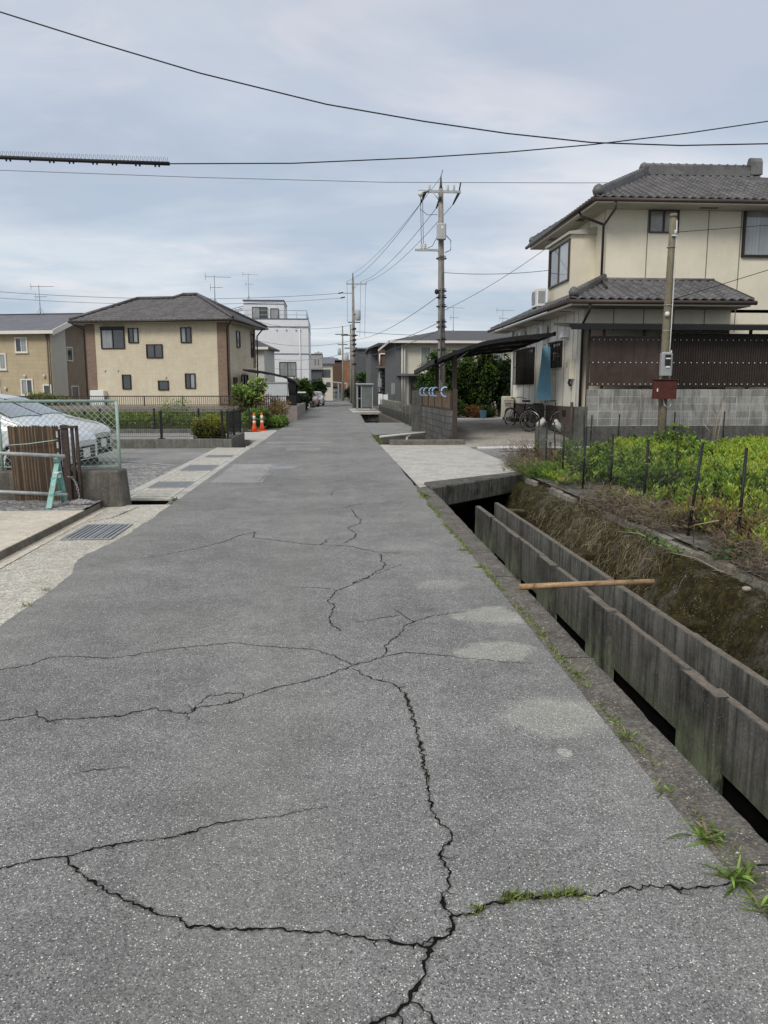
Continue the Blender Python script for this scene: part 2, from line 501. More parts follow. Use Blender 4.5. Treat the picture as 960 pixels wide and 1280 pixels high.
def bank_mat():
    b = NB('mossy_bank')
    n1 = b.noise(2.2, 6, .7); n2 = b.noise(13, 6, .75); n3 = b.noise(60, 4, .7)
    c = b.ramp(n2, [(.25, (.013, .011, .006)), (.45, (.036, .029, .012)), (.6, (.062, .053, .018)), (.78, (.10, .105, .035))])
    c = b.mix(b.ramp(n1, [(.5, 0), (.66, .75)]), c, b.ramp(n2, [(.3, (.07, .066, .055)), (.7, (.22, .21, .18))]))
    st = b.noise(8, 5, .75, b.map((.5, 1.5, .25)))
    c = b.mix(b.ramp(st, [(.5, 0), (.7, .8)]), c, (.016, .014, .009))
    v = b.vor(38)
    c = b.mix(b.math('MULTIPLY', b.ramp(v.outputs['Distance'], [(.12, 1), (.25, 0)]), b.ramp(b.noise(6, 3), [(.45, 0), (.6, .9)])), c, (.33, .32, .27))
    c = b.mix(.45, c, b.ramp(n3, [(.25, .15), (.75, .85)]), 'OVERLAY')
    return b.done(c, .95, b.bump(b.math('ADD', n2, b.math('MULTIPLY', n3, .6)), .9, .03), spec=.1)


M['bank'] = bank_mat()


def soil_mat(name, col, peb=40, k=1.0):
    b = NB(name)
    v = b.vor(peb); n = b.noise(3, 6, .7); n2 = b.noise(30, 5, .7)
    c = b.mix(b.ramp(n, [(.3, 0), (.7, 1)]), sc3(col, .6), sc3(col, 1.35))
    c = b.mix(.6 * k, c, b.ramp(b.sep(v.outputs['Color'])[0], [(0, .1), (.6, .5), (1, .95)]), 'OVERLAY')
    c = b.mix(.5, c, b.ramp(v.outputs['Distance'], [(.3, 1.0), (.8, .35)]), 'MULTIPLY')
    return b.done(c, .92, b.bump(b.math('ADD', b.math('MULTIPLY', v.outputs['Distance'], -1.), n2), .9, .03), spec=.15)


M['gravel'] = soil_mat('gravel', (.36, .355, .34), 30)
M['soil'] = soil_mat('soil', (.085, .07, .045), 25)
M['ground'] = soil_mat('far_ground', (.17, .165, .14), 8, .5)
M['grass_ground'] = soil_mat('green_ground', (.06, .075, .025), 14)
M['stone'] = plain('stone', (.33, .28, .23), .85, .3, 9, bump=.6)

# metal, plastic, paint
M['teal'] = plain('teal_paint', (.22, .42, .385), .5, .2, 14, bump=.08, dirt=((.12, .1, .07), .6))
M['galv'] = plain('galvanised', (.42, .43, .42), .42, .2, 18, metal=.55, bump=.08)
M['fence_green'] = plain('fence_green', (.30, .40, .345), .5, .2, 20, bump=0)
M['wire'] = plain('chain_wire', (.36, .46, .40), .5, .1, 20, bump=0, metal=.2)
M['brown_steel'] = plain('brown_steel', (.055, .038, .03), .6, .3, 15, bump=.1)
M['bamboo_dark'] = plain('dark_screen', (.055, .04, .028), .7, .35, 30, noisevec=(3, 3, .2), bump=.3)
M['black'] = plain('black_metal', (.012, .012, .013), .5, .2, 15, bump=0)
M['far_net'] = plain('far_net', (.12, .13, .125), .7, .1, 3, bump=0)
M['slat_tan'] = plain('tan_slat', (.15, .10, .06), .75, .3, 20, bump=.2, noisevec=(3, 3, .2))
M['netting'] = plain('net_wire', (.10, .10, .09), .7, .1, bump=0)
M['rust'] = plain('rusty_pipe', (.36, .235, .13), .75, .25, 22, bump=.35, dirt=((.13, .055, .025), .9), noisevec=(.35, 2, 2))
M['rust_box'] = plain('red_box', (.085, .022, .016), .55, .25, 10, bump=.1, dirt=((.04, .015, .012), .8))
M['wood'] = plain('weathered_wood', (.19, .165, .115), .85, .3, 14, bump=.5, noisevec=(3, 3, .16), dirt=((.085, .075, .05), .8))
M['wire_black'] = plain('cable', (.012, .012, .013), .6, .1, bump=0)
M['wire_grey'] = plain('cable_grey', (.14, .145, .16), .6, .1, bump=0)
M['white'] = plain('white_paint', (.72, .72, .70), .4, .06, 8, bump=0)
M['pvc'] = plain('white_pvc', (.62, .62, .60), .4, .1, 8, bump=0)
M['cream_plastic'] = plain('cream_plastic', (.66, .62, .52), .45, .06, 8, bump=0)
M['grey_plastic'] = plain('grey_plastic', (.30, .31, .31), .45, .1, 8, bump=0)
M['insul'] = plain('insulator', (.62, .62, .60), .25, .08, 8, bump=0)
M['transf'] = plain('transformer', (.40, .41, .41), .5, .1, 8, bump=0)
M['dark_ins'] = plain('dark_fitting', (.02, .02, .022), .5, .1, bump=0)
M['steel_grate'] = plain('steel_grating', (.25, .265, .28), .5, .15, 20, metal=.1, bump=.1)
M['light_grate'] = concrete('light_grate', (.50, .48, .42), 0, (.22, .21, .18), .5, 4, bump=.3)
M['rubber'] = plain('rubber', (.014, .014, .014), .8, .15, 20, bump=.1)
M['chrome'] = plain('chrome', (.6, .6, .6), .2, .05, 8, metal=.9, bump=0)
M['orange'] = plain('orange_plastic', (.75, .10, .025), .45, .12, 12, bump=0)
M['reflect'] = plain('white_band', (.7, .7, .68), .4, .05, bump=0)
M['blue_cloth'] = plain('blue_cloth', (.16, .34, .48), .85, .08, 3, bump=.1)
M['blue_hook'] = plain('blue_plastic', (.36, .50, .74), .4, .1, bump=0)
M['grey_cloth'] = plain('pale_cover', (.55, .55, .52), .7, .15, 5, bump=.3)
M['chain'] = plain('plastic_chain', (.45, .42, .40), .5, .2, 30, bump=0)

# cars
M['car_white'] = plain('car_white', (.66, .67, .68), .22, .02, 3, spec=.6, bump=0, coat=.8)
M['car_pearl'] = plain('car_pearl', (.60, .58, .55), .22, .02, 3, spec=.6, bump=0, coat=.8)
M['car_pink'] = plain('car_pink', (.50, .30, .29), .25, .03, 3, spec=.6, bump=0, coat=.8)
M['car_glass'] = NB('car_glass').done((.05, .06, .065), .05, spec=1.0, **{'Coat Weight': 1.0})
M['lamp'] = NB('lamp_lens').done((.26, .28, .30), .08, spec=1.0, **{'Coat Weight': 1.0})
M['tail'] = NB('tail_lens').done((.35, .02, .02), .15, spec=.8)

# houses
M['cream_wall'] = plain('cream_siding', (.72, .665, .53), .75, .06, 1.2, bump=.15, fine=45, dirt=((.50, .45, .34), .35), streak=.13)
M['white_panel'] = plain('white_panel', (.80, .775, .69), .7, .06, 1.5, bump=.08, dirt=((.45, .43, .38), .4), streak=.14)
M['seam'] = plain('panel_seam', (.17, .15, .12), .8, .1, bump=0)
M['soffit'] = plain('soffit', (.44, .42, .36), .8, .06, 2, bump=0)
M['plinth'] = plain('brown_plinth', (.10, .075, .062), .8, .15, 5, bump=.3)
M['gutter'] = plain('brown_gutter', (.052, .038, .032), .4, .1, 6, bump=0)
M['roof_tile'] = tilemat('grey_roof_tile', (.105, .10, .10), .28)
M['roof_tile_brown'] = tilemat('brown_grey_roof_tile', (.092, .086, .087), .25)
M['roof_slate'] = plain('slate_roof', (.135, .135, .15), .6, .15, 1.6, bump=.3)
M['roof_dark'] = plain('dark_roof', (.07, .068, .07), .6, .15, 2, bump=.3)
M['ridge_tile'] = tilemat('ridge_tile', (.12, .115, .112), .2)
M['frame_dark'] = plain('dark_frame', (.022, .018, .016), .4, .1, bump=0)
M['frame_brown'] = plain('brown_frame', (.06, .045, .035), .45, .1, bump=0)
M['frame_white'] = plain('white_frame', (.68, .66, .60), .45, .05, bump=0)
M['glass'] = glassmat('dark_glass', (.025, .03, .033))
M['glass_curtain'] = glassmat('curtained_glass', (.1, .1, .1), (.40, .42, .41))
M['glass_frost'] = glassmat('frosted_glass', (.16, .15, .13), rough=.3)
M['panel_dark'] = plain('dark_corrugated', (.030, .021, .017), .45, .2, 5, spec=.3, bump=0)
M['panel_brown'] = plain('brown_translucent_sheet', (.06, .04, .031), .4, .3, 3, spec=.3, bump=0)
M['house_b'] = brickmat('beige_textured_siding', 'x', (.615, .54, .40), (.655, .578, .44), (.565, .495, .365), .30, .10, .01, .5, .5, .2, stain=((.46, .40, .295), .3))
M['house_b_side'] = brickmat('beige_textured_siding_side', 'y', (.57, .50, .37), (.635, .56, .43), (.50, .435, .315), .30, .10, .01, .5, .5, .2)
M['corner_tile'] = brickmat('brown_corner_siding', 'x', (.235, .165, .12), (.275, .20, .15), (.18, .13, .10), .22, .07, .008, .5, .6, .2)
M['house_a'] = brickmat('tan_siding', 'x', (.45, .37, .245), (.49, .405, .27), (.38, .31, .205), 2.2, .24, .006, .5, .4, .15, stain=((.30, .25, .16), .4))
M['house_a_side'] = plain('pale_grey_siding', (.48, .475, .44), .75, .06, 2, bump=.15)
M['brown_side'] = plain('taupe_siding', (.235, .19, .14), .8, .1, 2, bump=.15)
M['block'] = brickmat('grey_block', 'x', (.235, .232, .22), (.345, .34, .322), (.43, .425, .40), .40, .20, .013, 0.0, .7, .35, stain=((.07, .068, .064), .75), origin=(.1, .0))
M['block_y'] = brickmat('grey_block_y', 'y', (.12, .118, .11), (.165, .16, .15), (.055, .054, .05), .40, .20, .012, .5, .7, .4, stain=((.04, .039, .036), .8))
M['tan_block'] = brickmat('tan_block', 'y', (.27, .25, .19), (.33, .30, .235), (.15, .14, .11), .40, .20, .012, .5, .7, .4, stain=((.09, .085, .06), .6))
M['white_bld'] = plain('white_bld', (.70, .71, .73), .7, .05, .6, bump=.05, dirt=((.55, .55, .56), .4), streak=.22)
M['band'] = plain('blue_band', (.10, .11, .14), .6, .1, bump=0)
M['grey_bld'] = plain('grey_bld', (.085, .088, .092), .75, .12, 1.5, bump=.1)
M['apt_wall'] = plain('apartment_cream', (.58, .545, .45), .8, .06, 1, bump=.1, streak=.15)
M['apt_grey'] = plain('apartment_grey', (.115, .118, .122), .75, .08, 1.5, bump=.1)
M['brown_brick'] = brickmat('brown_brick', 'x', (.25, .125, .062), (.30, .155, .078), (.2, .12, .08), .3, .1, .01, .5, .4, .2)
M['brown_dark'] = plain('brown_dark', (.115, .07, .045), .8, .12, 2, bump=.1)
M['shed'] = plain('shed_steel', (.58, .60, .60), .45, .05, 2, bump=0)
M['pinkwall'] = concrete('pink_grey_wall', (.27, .235, .215), .3, (.15, .13, .11), .4, 3, bump=.4)
M['poly_grey'] = plain('grey_translucent', (.13, .145, .138), .3, .2, 4, spec=.4, bump=0)
M['mesh_green'] = plain('green_mesh', (.10, .13, .125), .7, .12, 3, bump=0)
M['net_grey'] = plain('grey_net', (.25, .27, .26), .6, .1, 3, bump=0)

M['leaf'] = leafmat('leaf')
M['dry'] = leafmat('dry_stalk', .85, .1)
M['bark'] = plain('bark', (.07, .055, .04), .9, .3, 10, bump=.6)
M['stem'] = plain('dry_stem', (.35, .29, .20), .8, .2, bump=0)
CRACKS = [(11, [(0.11, 4.15), (0.18, 4.03), (0.23, 3.97), (0.32, 3.91), (0.37, 3.77), (0.38, 3.55), (0.38, 3.32), (0.38, 3.09), (0.37, 2.85), (0.36, 2.64), (0.38, 2.58), (0.41, 2.49), (0.41, 2.46), (0.37, 2.39), (0.35, 2.36), (0.37, 2.28), (0.36, 2.21), (0.33, 2.15), (0.33, 2.09), (0.35, 2.06)], 0), (15, [(0.35, 2.06), (0.33, 1.98), (0.28, 1.95), (0.26, 1.93), (0.24, 1.88), (0.24, 1.83), (0.22, 1.8), (0.19, 1.76), (0.16, 1.72), (0.13, 1.7), (0.09, 1.68), (0.04, 1.64)], 0), (8, [(0.19, 1.74), (0.22, 1.71), (0.24, 1.67), (0.25, 1.63)], 0), (6, [(0.15, 1.71), (0.16, 1.67)], 0), (11, [(0.35, 2.06), (0.41, 2.06), (0.44, 2.08), (0.47, 2.1), (0.52, 2.11), (0.54, 2.13), (0.62, 2.12), (0.7, 2.13), (0.77, 2.13), (0.85, 2.13), (0.96, 2.14), (1.03, 2.14), (1.14, 2.14), (1.21, 2.14), (1.25, 2.15)], 0), (13, [(0.26, 1.93), (0.23, 1.95), (0.18, 1.95), (0.15, 1.97), (0.11, 1.97), (0.07, 1.99), (0.02, 2.0), (-0.03, 2.02), (-0.09, 2.02), (-0.16, 2.04), (-0.21, 2.04), (-0.28, 2.04), (-0.35, 2.05), (-0.43, 2.06), (-0.48, 2.11), (-0.52, 2.12), (-0.58, 2.16), (-0.63, 2.19), (-0.69, 2.23), (-0.76, 2.29), (-0.83, 2.35), (-0.9, 2.44)], 0), (10, [(-1.16, 2.37), (-1.09, 2.39), (-1.05, 2.41), (-1.0, 2.43), (-0.94, 2.44), (-0.9, 2.44), (-0.84, 2.47), (-0.76, 2.49), (-0.66, 2.52), (-0.57, 2.53), (-0.5, 2.56), (-0.44, 2.6), (-0.37, 2.62), (-0.29, 2.63), (-0.2, 2.64), (-0.11, 2.68), (-0.02, 2.7)], 1), (9, [(-1.71, 3.55), (-1.57, 3.57), (-1.48, 3.6), (-1.43, 3.63), (-1.35, 3.54), (-1.31, 3.56), (-1.17, 3.57), (-1.02, 3.58), (-0.89, 3.67), (-0.78, 3.61), (-0.7, 3.59), (-0.66, 3.66), (-0.58, 3.68), (-0.51, 3.71), (-0.43, 3.79), (-0.32, 3.88), (-0.24, 3.92), (-0.13, 3.98), (-0.03, 4.06), (0.11, 4.19), (0.28, 4.31), (0.35, 4.36), (0.43, 4.4), (0.5, 4.38), (0.61, 4.34), (0.86, 4.24), (1.08, 4.17), (1.31, 4.18)], 1), (6, [(-0.69, 3.62), (-0.63, 3.81), (-0.52, 3.83), (-0.47, 3.83), (-0.46, 3.77)], 0), (5, [(-1.43, 3.63), (-1.46, 3.7)], 1), (5, [(-0.7, 3.59), (-0.69, 3.48)], 1), (7, [(-1.98, 4.23), (-1.86, 4.27), (-1.71, 4.34), (-1.66, 4.44), (-1.58, 4.47), (-1.33, 4.42), (-1.18, 4.45), (-1.04, 4.54), (-0.9, 4.58), (-0.76, 4.61), (-0.62, 4.65), (-0.42, 4.57), (-0.27, 4.53), (-0.12, 4.49), (0.02, 4.35), (0.11, 4.21)], 0), (8, [(0.29, 4.32), (0.33, 4.43), (0.32, 4.5), (0.38, 4.65), (0.44, 4.76), (0.48, 4.93), (0.56, 5.02), (0.63, 5.07), (0.69, 5.14), (0.81, 5.19), (0.99, 5.24)], 1), (6, [(0.56, 5.02), (0.51, 5.11), (0.49, 5.21), (0.43, 5.34)], 1), (8, [(0.05, 4.84), (-0.0, 4.98), (-0.02, 5.15), (0.01, 5.3), (0.01, 5.47), (-0.03, 5.58), (0.01, 5.74), (0.03, 5.86), (0.14, 6.02), (0.27, 6.2), (0.38, 6.48), (0.46, 6.62), (0.49, 6.78), (0.45, 6.91), (0.48, 7.16), (0.46, 7.23)], 0), (5, [(0.03, 5.9), (-0.06, 5.96), (-0.16, 5.99), (-0.41, 5.99)], 1), (6, [(0.66, 7.25), (0.51, 7.27), (0.32, 7.43), (0.21, 7.6), (0.05, 7.65), (-0.11, 7.7), (-0.28, 7.75), (-0.58, 7.99), (-0.83, 8.14), (-0.84, 8.47), (-0.99, 8.29), (-1.11, 7.94), (-1.37, 7.55), (-1.63, 7.3), (-1.88, 7.11), (-2.21, 6.9)], 1), (6, [(0.13, 7.77), (0.26, 8.11), (0.27, 8.34), (0.18, 8.65), (0.34, 8.96), (0.37, 9.24), (0.32, 9.43), (0.27, 10.09)], 0), (5, [(-0.11, 7.7), (-0.02, 8.04)], 1), (5, [(1.19, 10.61), (0.63, 10.57), (0.29, 10.45), (0.18, 10.23), (-0.09, 10.04), (-0.67, 10.08), (-0.96, 10.39), (-1.23, 10.4)], 1), (5, [(0.52, 10.74), (0.18, 10.23)], 0), (5, [(1.66, 10.74), (1.19, 10.61)], 1), (5, [(0.32, 11.43), (0.02, 11.45), (-0.4, 11.39), (-1.04, 11.34), (-1.1, 11.61)], 1), (5, [(0.01, 11.45), (0.03, 12.01), (0.15, 12.2)], 0), (5, [(0.31, 13.53), (0.09, 13.18), (-0.24, 12.86)], 1), (4, [(0.41, 14.6), (0.11, 14.91), (-0.21, 15.24)], 1), (5, [(0.47, 5.17), (0.3, 5.09), (0.13, 5.01)], 1), (5, [(-1.23, 10.4), (-1.72, 10.16), (-2.21, 10.05)], 1), (4, [(-1.04, 3.04), (-0.84, 3.06)], 1), (4, [(0.16, 6.1), (0.78, 6.96)], 1), (5, [(-1.23, 13.05), (-1.21, 14.86)], 0), (4, [(-1.99, 13.1), (-1.23, 13.05)], 1)]
# ------------------------------------------------------------------ ground, road, ditch
g = MB()
xs = [-700, -3.02, -2.2, 1.38, 3.72, 700]; ys = [-40, 10.72, 21.6, 25.0, 27.5, 68, 900]
for i in range(5):
    for j in range(6):
        hole = (i == 3 and j < 5) or (i == 1 and j in (1, 2))
        if not hole:
            g.poly([(xs[i], ys[j], -.02), (xs[i + 1], ys[j], -.02), (xs[i + 1], ys[j + 1], -.02), (xs[i], ys[j + 1], -.02)])
struct(g.build('ground', M['ground']))

# road: one sheet with its cracks, patches and seams
rd = MB()
yy = list(np.arange(-6, 14, .06)) + list(np.arange(14, 30, .4)) + list(np.arange(30, 154, 4.0))


def left_edge(y):
    n = mnoise.noise((y * 1.3, 3.1, 0)) * .05 + mnoise.noise((y * 6, 1.1, 0)) * .022
    base = -2.21 - .15 * math.exp(-((y - 7.3) / .55) ** 2) * (1 if y > 6.7 else .6) if y < 11.3 else -2.2
    if y > 12: n *= .1
    return base + n + (.0152 * max(0, y - 22))


def right_edge(y):
    n = mnoise.noise((y * 1.1, 9.1, 0)) * .018 + mnoise.noise((y * 7, 4.1, 0)) * .012
    return 1.335 + n + .12 * min(1, max(0, (y - 9) / 9)) + (1.3 * min(1, max(0, (y - 25) / 60)))


rows = [((left_edge(y), y, 0.006), (right_edge(y), y, 0.006)) for y in yy]
vs = [p for r in rows for p in r]
rd.add(vs, [(2 * i, 2 * i + 1, 2 * i + 3, 2 * i + 2) for i in range(len(yy) - 1)])


def ribbon(mb, pts, w, z, fade=0, jag=1.0, step=.010):
    """thin uneven strip following a jagged line on the road"""
    P = [Vector((p[0], p[1], 0)) for p in pts]
    fine = []
    for a, b in zip(P[:-1], P[1:]):
        L = (b - a).length; n = max(1, min(90, int(L / step)))
        nrm = V(-(b - a).y, (b - a).x, 0)
        if nrm.length > 0: nrm.normalize()
        for i in range(n):
            t = i / n
            off = 0 if i == 0 else (mnoise.noise((a.x * 9 + t * L * 26, a.y * 9, 1.3)) * .020 + mnoise.noise((a.x * 9 + t * L * 80, a.y * 9, 5.3)) * .011 + random.uniform(-.004, .004)) * jag * min(1, L / .08)
            fine.append(a.lerp(b, t) + nrm * off)
    fine.append(P[-1])
    N = len(fine); vs = []
    for i, p in enumerate(fine):
        t = (fine[min(i + 1, N - 1)] - fine[max(i - 1, 0)]); t = t.normalized() if t.length > 1e-9 else V(1, 0, 0)
        n = V(-t.y, t.x, 0)
        k = 1.0
        if fade: k = min(1.0, 2.2 * (1 - i / max(1, N - 1)) + .12)
        ww = w * k * (.16 + 1.9 * abs(mnoise.noise((p.x * 19, p.y * 19, 7.7))) + random.uniform(0, .45)) * .40
        e1 = ww * (.55 + 1.3 * abs(mnoise.noise((p.x * 75, p.y * 75, 2.2)))) ; e2 = ww * (.55 + 1.3 * abs(mnoise.noise((p.x * 75, p.y * 75, 6.2))))
        vs += [tuple(p + n * e1 + V(0, 0, z)), tuple(p - n * e2 + V(0, 0, z))]
    mb.add(vs, [(2 * i, 2 * i + 1, 2 * i + 3, 2 * i + 2) for i in range(N - 1)])


rd.m = 1
zc = .0082
for k, (w, pts, fade) in enumerate(CRACKS):
    far = max(p[1] for p in pts)
    ribbon(rd, pts, w / 1000 * (1.0 if far < 5 else 1.15 if far < 8 else 1.9), zc + .00004 * k, fade)
rd.m = 4                                                   # crumbled shoulders and short side branches
for k, (w, pts, fade) in enumerate(CRACKS):
    if min(p[1] for p in pts) < 9: ribbon(rd, pts, w / 1000 * 1.9, .0072 + .00002 * k, fade, 1.0, .025)
rd.m = 1
for k, (w, pts, fade) in enumerate(CRACKS[:12]):
    for (ax, ay), (bx_, by_) in zip(pts[:-1], pts[1:]):
        if random.random() < .28:
            t_ = random.random(); px_, py_ = ax + (bx_ - ax) * t_, ay + (by_ - ay) * t_
            an = math.atan2(by_ - ay, bx_ - ax) + random.choice((-1, 1)) * random.uniform(.6, 1.5); L_ = random.uniform(.02, .09) * (1 if ay < 4 else 1.6)
            ribbon(rd, [(px_, py_), (px_ + L_ * .5 * math.cos(an), py_ + L_ * .5 * math.sin(an)), (px_ + L_ * math.cos(an + .5), py_ + L_ * math.sin(an + .5))], w / 1000 * .42, .0094, 1, .8)
rd.m = 2                                                   # soil and dust beside the widest cracks
for k in (0, 4):
    ribbon(rd, [(x + .006, y + .003) for x, y in CRACKS[k][1][(4 if k == 0 else 1):(9 if k == 0 else 9)]], .010, .0075 + .0001 * k, 0)
rd.m = 3
for x0, x1, y0, y1 in ((-1.19, -.26, 20.3, 21.4), (-1.95, .05, 23.2, 24.0), (-1.6, -.9, 26.0, 26.6), (-2.05, -1.15, 13.2, 16.6)):
    rd.poly([(x0, y0, .0075), (x1, y0, .0075), (x1, y1, .0075), (x0, y1, .0075)])
rd.m = 1
for a, b in (((-2.0, 13.15), (-1.15, 13.1)), ((-1.15, 13.1), (-1.2, 16.6)), ((-1.2, 16.6), (-2.0, 16.65)), ((-2.0, 23.1), (.1, 23.1)), ((-1.2, 20.2), (-.2, 20.2)), ((-2.0, 30.5), (1.2, 30.4)), ((-1.9, 41), (1.5, 41))):
    ribbon(rd, [a, b], .010, .0088, 0, .3, .1)
struct(rd.build('road', [M['asphalt'], M['crack'], M['crack_soil'], M['asphalt_patch'], M['asphalt_crumb']]))

mh = thing('manhole_cover', 'round iron manhole cover set flush in the asphalt near the left side of the road', 'manhole cover', (-.95, 15.75, .008))
m = MB(); m.lathe((0, 0, 0), [(.31, 0), (.31, .006), (.27, .006), (.268, .003)], 28); m.build('rim', M['asphalt_patch'], mh, True)
m = MB(); m.lathe((0, 0, 0), [(.26, 0), (.26, .006), (.25, .007)], 28)
for i in range(-4, 5): m.box(i * .05 - .008, i * .05 + .008, -.2, .2, .006, .010)
m.build('lid', M['steel_grate'], mh, True)

# left pavement, gutter strip, raised slab
pv = MB()
pv.poly([(-3.07, -6, .001), (-1.95, -6, .001), (-1.95, 10.72, .001), (-3.07, 10.72, .001)])
pv.m = 1
pv.poly([(-3.07, -6, .004), (-2.92, -6, .004), (-2.92, 10.3, .004), (-3.07, 10.3, .004)])
pv.m = 2
ribbon(pv, [(-2.92, -4), (-2.91, 6.8), (-2.94, 8.3), (-2.95, 10.3)], .012, .006, 0, .5, .05)
ribbon(pv, [(-3.06, 6.9), (-2.7, 6.75), (-2.36, 6.9)], .008, .0065, 0, .8)
ribbon(pv, [(-2.9, 9.3), (-2.7, 9.6), (-2.6, 10.5)], .03, .0068, 0, 1)
struct(pv.build('pavement', [M['pave'], M['pave_tan'], M['kerb_face']]))
sl = MB(); sl.box(-9, -3.07, -6, 9.72, -.02, .085)
sl.m = 1; sl.box(-3.068, -3.06, -6, 10.36, -.02, .08)
struct(sl.build('raised_slab', [M['pave_tan'], M['kerb_face']], bevel=.012))
dg = MB()
dg.grid(lambda u, v: (-9 + 5.93 * u, 9.7 + 1.0 * v, .10 + .025 * mnoise.noise((u * 30, v * 5, 0)) - .02 * (v < .05)), 60, 12)
struct(dg.build('gravel_strip', M['gravel']))

# parking lot
lot = MB()
lot.poly([(-30, 10.72, -.006), (-3.12, 10.72, -.006), (-3.12, 21.62, -.006), (-30, 21.62, -.006)])
lot.m = 1
lot.grid(lambda u, v: ((-3.14 - 14 * u), (10.9 + v * (5.2 + min(1.5, u * 14 * .6) + 1.6 * u)), .006 + .02 * mnoise.noise((u * 60, v * 30, 2)) * min(1, 12 * u) * min(1, 8 * (1 - v))), 90, 40)
lot.m = 2
for a, b in (((-3.25, 16.35), (-3.9, 16.95)), ((-4.15, 17.2), (-5.0, 17.75))):
    ribbon(lot, [a, b], .07, .0125, 0, .2, .05)
struct(lot.build('parking_lot', [M['asphalt_lot'], M['gravel'], M['paint']]))

# roadside trench under the gratings
tr = MB()
tr.box(-3.02, -2.96, 10.72, 27.4, -.55, -.004); tr.box(-2.3, -2.24, 10.72, 27.4, -.55, -.004)
tr.m = 1; tr.box(-2.97, -2.29, 10.60, 27.4, -.6, -.5); tr.box(-3.0, -2.22, 10.64, 10.72, -.55, -.03); tr.box(-2.95, -2.34, 11.19, 11.215, -.5, -.012)  # thin plate added at the first cover, coloured dark as the drain opening's shade
tr.m = 2
tr.box(-3.13, -2.965, 11.2, 21.6, -.1, .012); tr.box(-2.325, -2.18, 11.2, 21.6, -.1, .013)
tr.box(-2.325, -2.12, 21.6, 24.9, -.3, .012)
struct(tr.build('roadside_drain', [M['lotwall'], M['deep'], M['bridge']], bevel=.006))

YS = [(11.22, 12.55, 0), (12.58, 13.42, 1), (13.45, 15.25, 0), (15.28, 16.45, 1), (16.48, 18.35, 0), (18.38, 19.0, 1), (19.03, 21.55, 0)]
order = ['nearest', 'second', 'third', 'farthest']; ci = [0, 0]
for y0, y1, kind in YS:
    m = MB(); at = (-2.64, y0, 0)
    if kind == 0:
        m.box(-2.955, -2.90, y0, y1, -.09, .010); m.box(-2.39, -2.335, y0, y1, -.09, .010)
        n = int(round((y1 - y0) / .19)); st = (y1 - y0) / n
        for i in range(n + 1):
            yc = y0 + i * st
            m.box(-2.90, -2.39, max(y0, yc - .058), min(y1, yc + .058), -.085, .008)
        o = m.build('slotted_cover', M['light_grate'], at=at)
        tag(o, '%s pale slotted concrete cover on the roadside drain by the gravel lot' % ['nearest', 'second nearest', 'third nearest', 'farthest'][ci[0]], 'drain cover', 'pale slotted covers on the drain')
    else:
        m.box(-2.955, -2.93, y0, y1, -.04, .012); m.box(-2.36, -2.335, y0, y1, -.04, .012)
        n = int((y1 - y0) / .07)
        for i in range(n + 1):
            yc = y0 + (y1 - y0) * i / n
            m.box(-2.93, -2.36, yc - .016, yc + .016, -.03, .010)
        for i in range(1, 6):
            xc = -2.93 + .57 * i / 6
            m.box(xc - .004, xc + .004, y0, y1, -.02, .011)
        o = m.build('steel_grating', M['steel_grate'], at=at)
        tag(o, '%s blue-grey steel grating between pale covers on the roadside drain' % ['nearest', 'middle', 'farthest'][ci[1]], 'drain grating', 'steel gratings on the drain')
    ci[kind] += 1

dgt = thing('drain_grating', 'flat steel bar grating let into the concrete pavement near the barrier', 'drain grating', (-2.58, 8.62, .003))
m = MB(); m.box(-.26, .26, -.46, .46, 0, .003); m.build('pit_shade', M['deep'], dgt, True)  # flat near-black plate, the pit's shade under the bars put into its colour
m = MB()
for i in range(11):
    x = -.235 + .47 * i / 10
    m.box(x - .014, x + .014, -.44, .44, .003, .010)
m.build('bars', M['steel_grate'], dgt, True)
m = MB()
for b in ((-.26, .26, -.46, -.44), (-.26, .26, .44, .46), (-.26, -.245, -.44, .44), (.245, .26, -.44, .44)): m.box(*b, .003, .013)
for x in (-.08, .02, .13): m.box(x - .006, x + .006, -.44, .44, .010, .0125)
m.build('frame', M['galv'], dgt, True)

# ---- right: kerb, ditch, channel walls, bank
kb = MB()
ky = [-6, -.9, 2.23] + [2.23 + 2.0 * i for i in range(1, 5)] + [12.6]
for a, b in zip(ky[:-1], ky[1:]):
    n = max(2, int((b - a - .012) / .08))
    def kf(u, v, a=a, b=b):
        y = a + .006 + (b - a - .012) * v
        prof = [(1.27, .0035), (1.40, .010), (1.535, .010), (1.55, -.004), (1.55, -.26), (1.40, -.26)]
        k = u * 5; i = min(4, int(k)); f = k - i
        x = prof[i][0] * (1 - f) + prof[i + 1][0] * f; z = prof[i][1] * (1 - f) + prof[i + 1][1] * f
        chip = mnoise.noise((y * 9, 2.2, u * 3)) * .012 + mnoise.noise((y * 30, 5, u)) * .004
        return (x + (chip if 1.5 < k < 4.2 else 0) - .045 + .11 * max(0, min(1, (y - 3) / 8)), y, z - (abs(chip) * .5 if 1.5 < k < 3.5 else 0))
    kb.grid(kf, 15, n, True)
    kb.poly([(1.3, a + .004, .0), (1.54, a + .004, .0), (1.54, a + .004, -.26), (1.3, a + .004, -.26)])
struct(kb.build('kerb', M['kerb']))

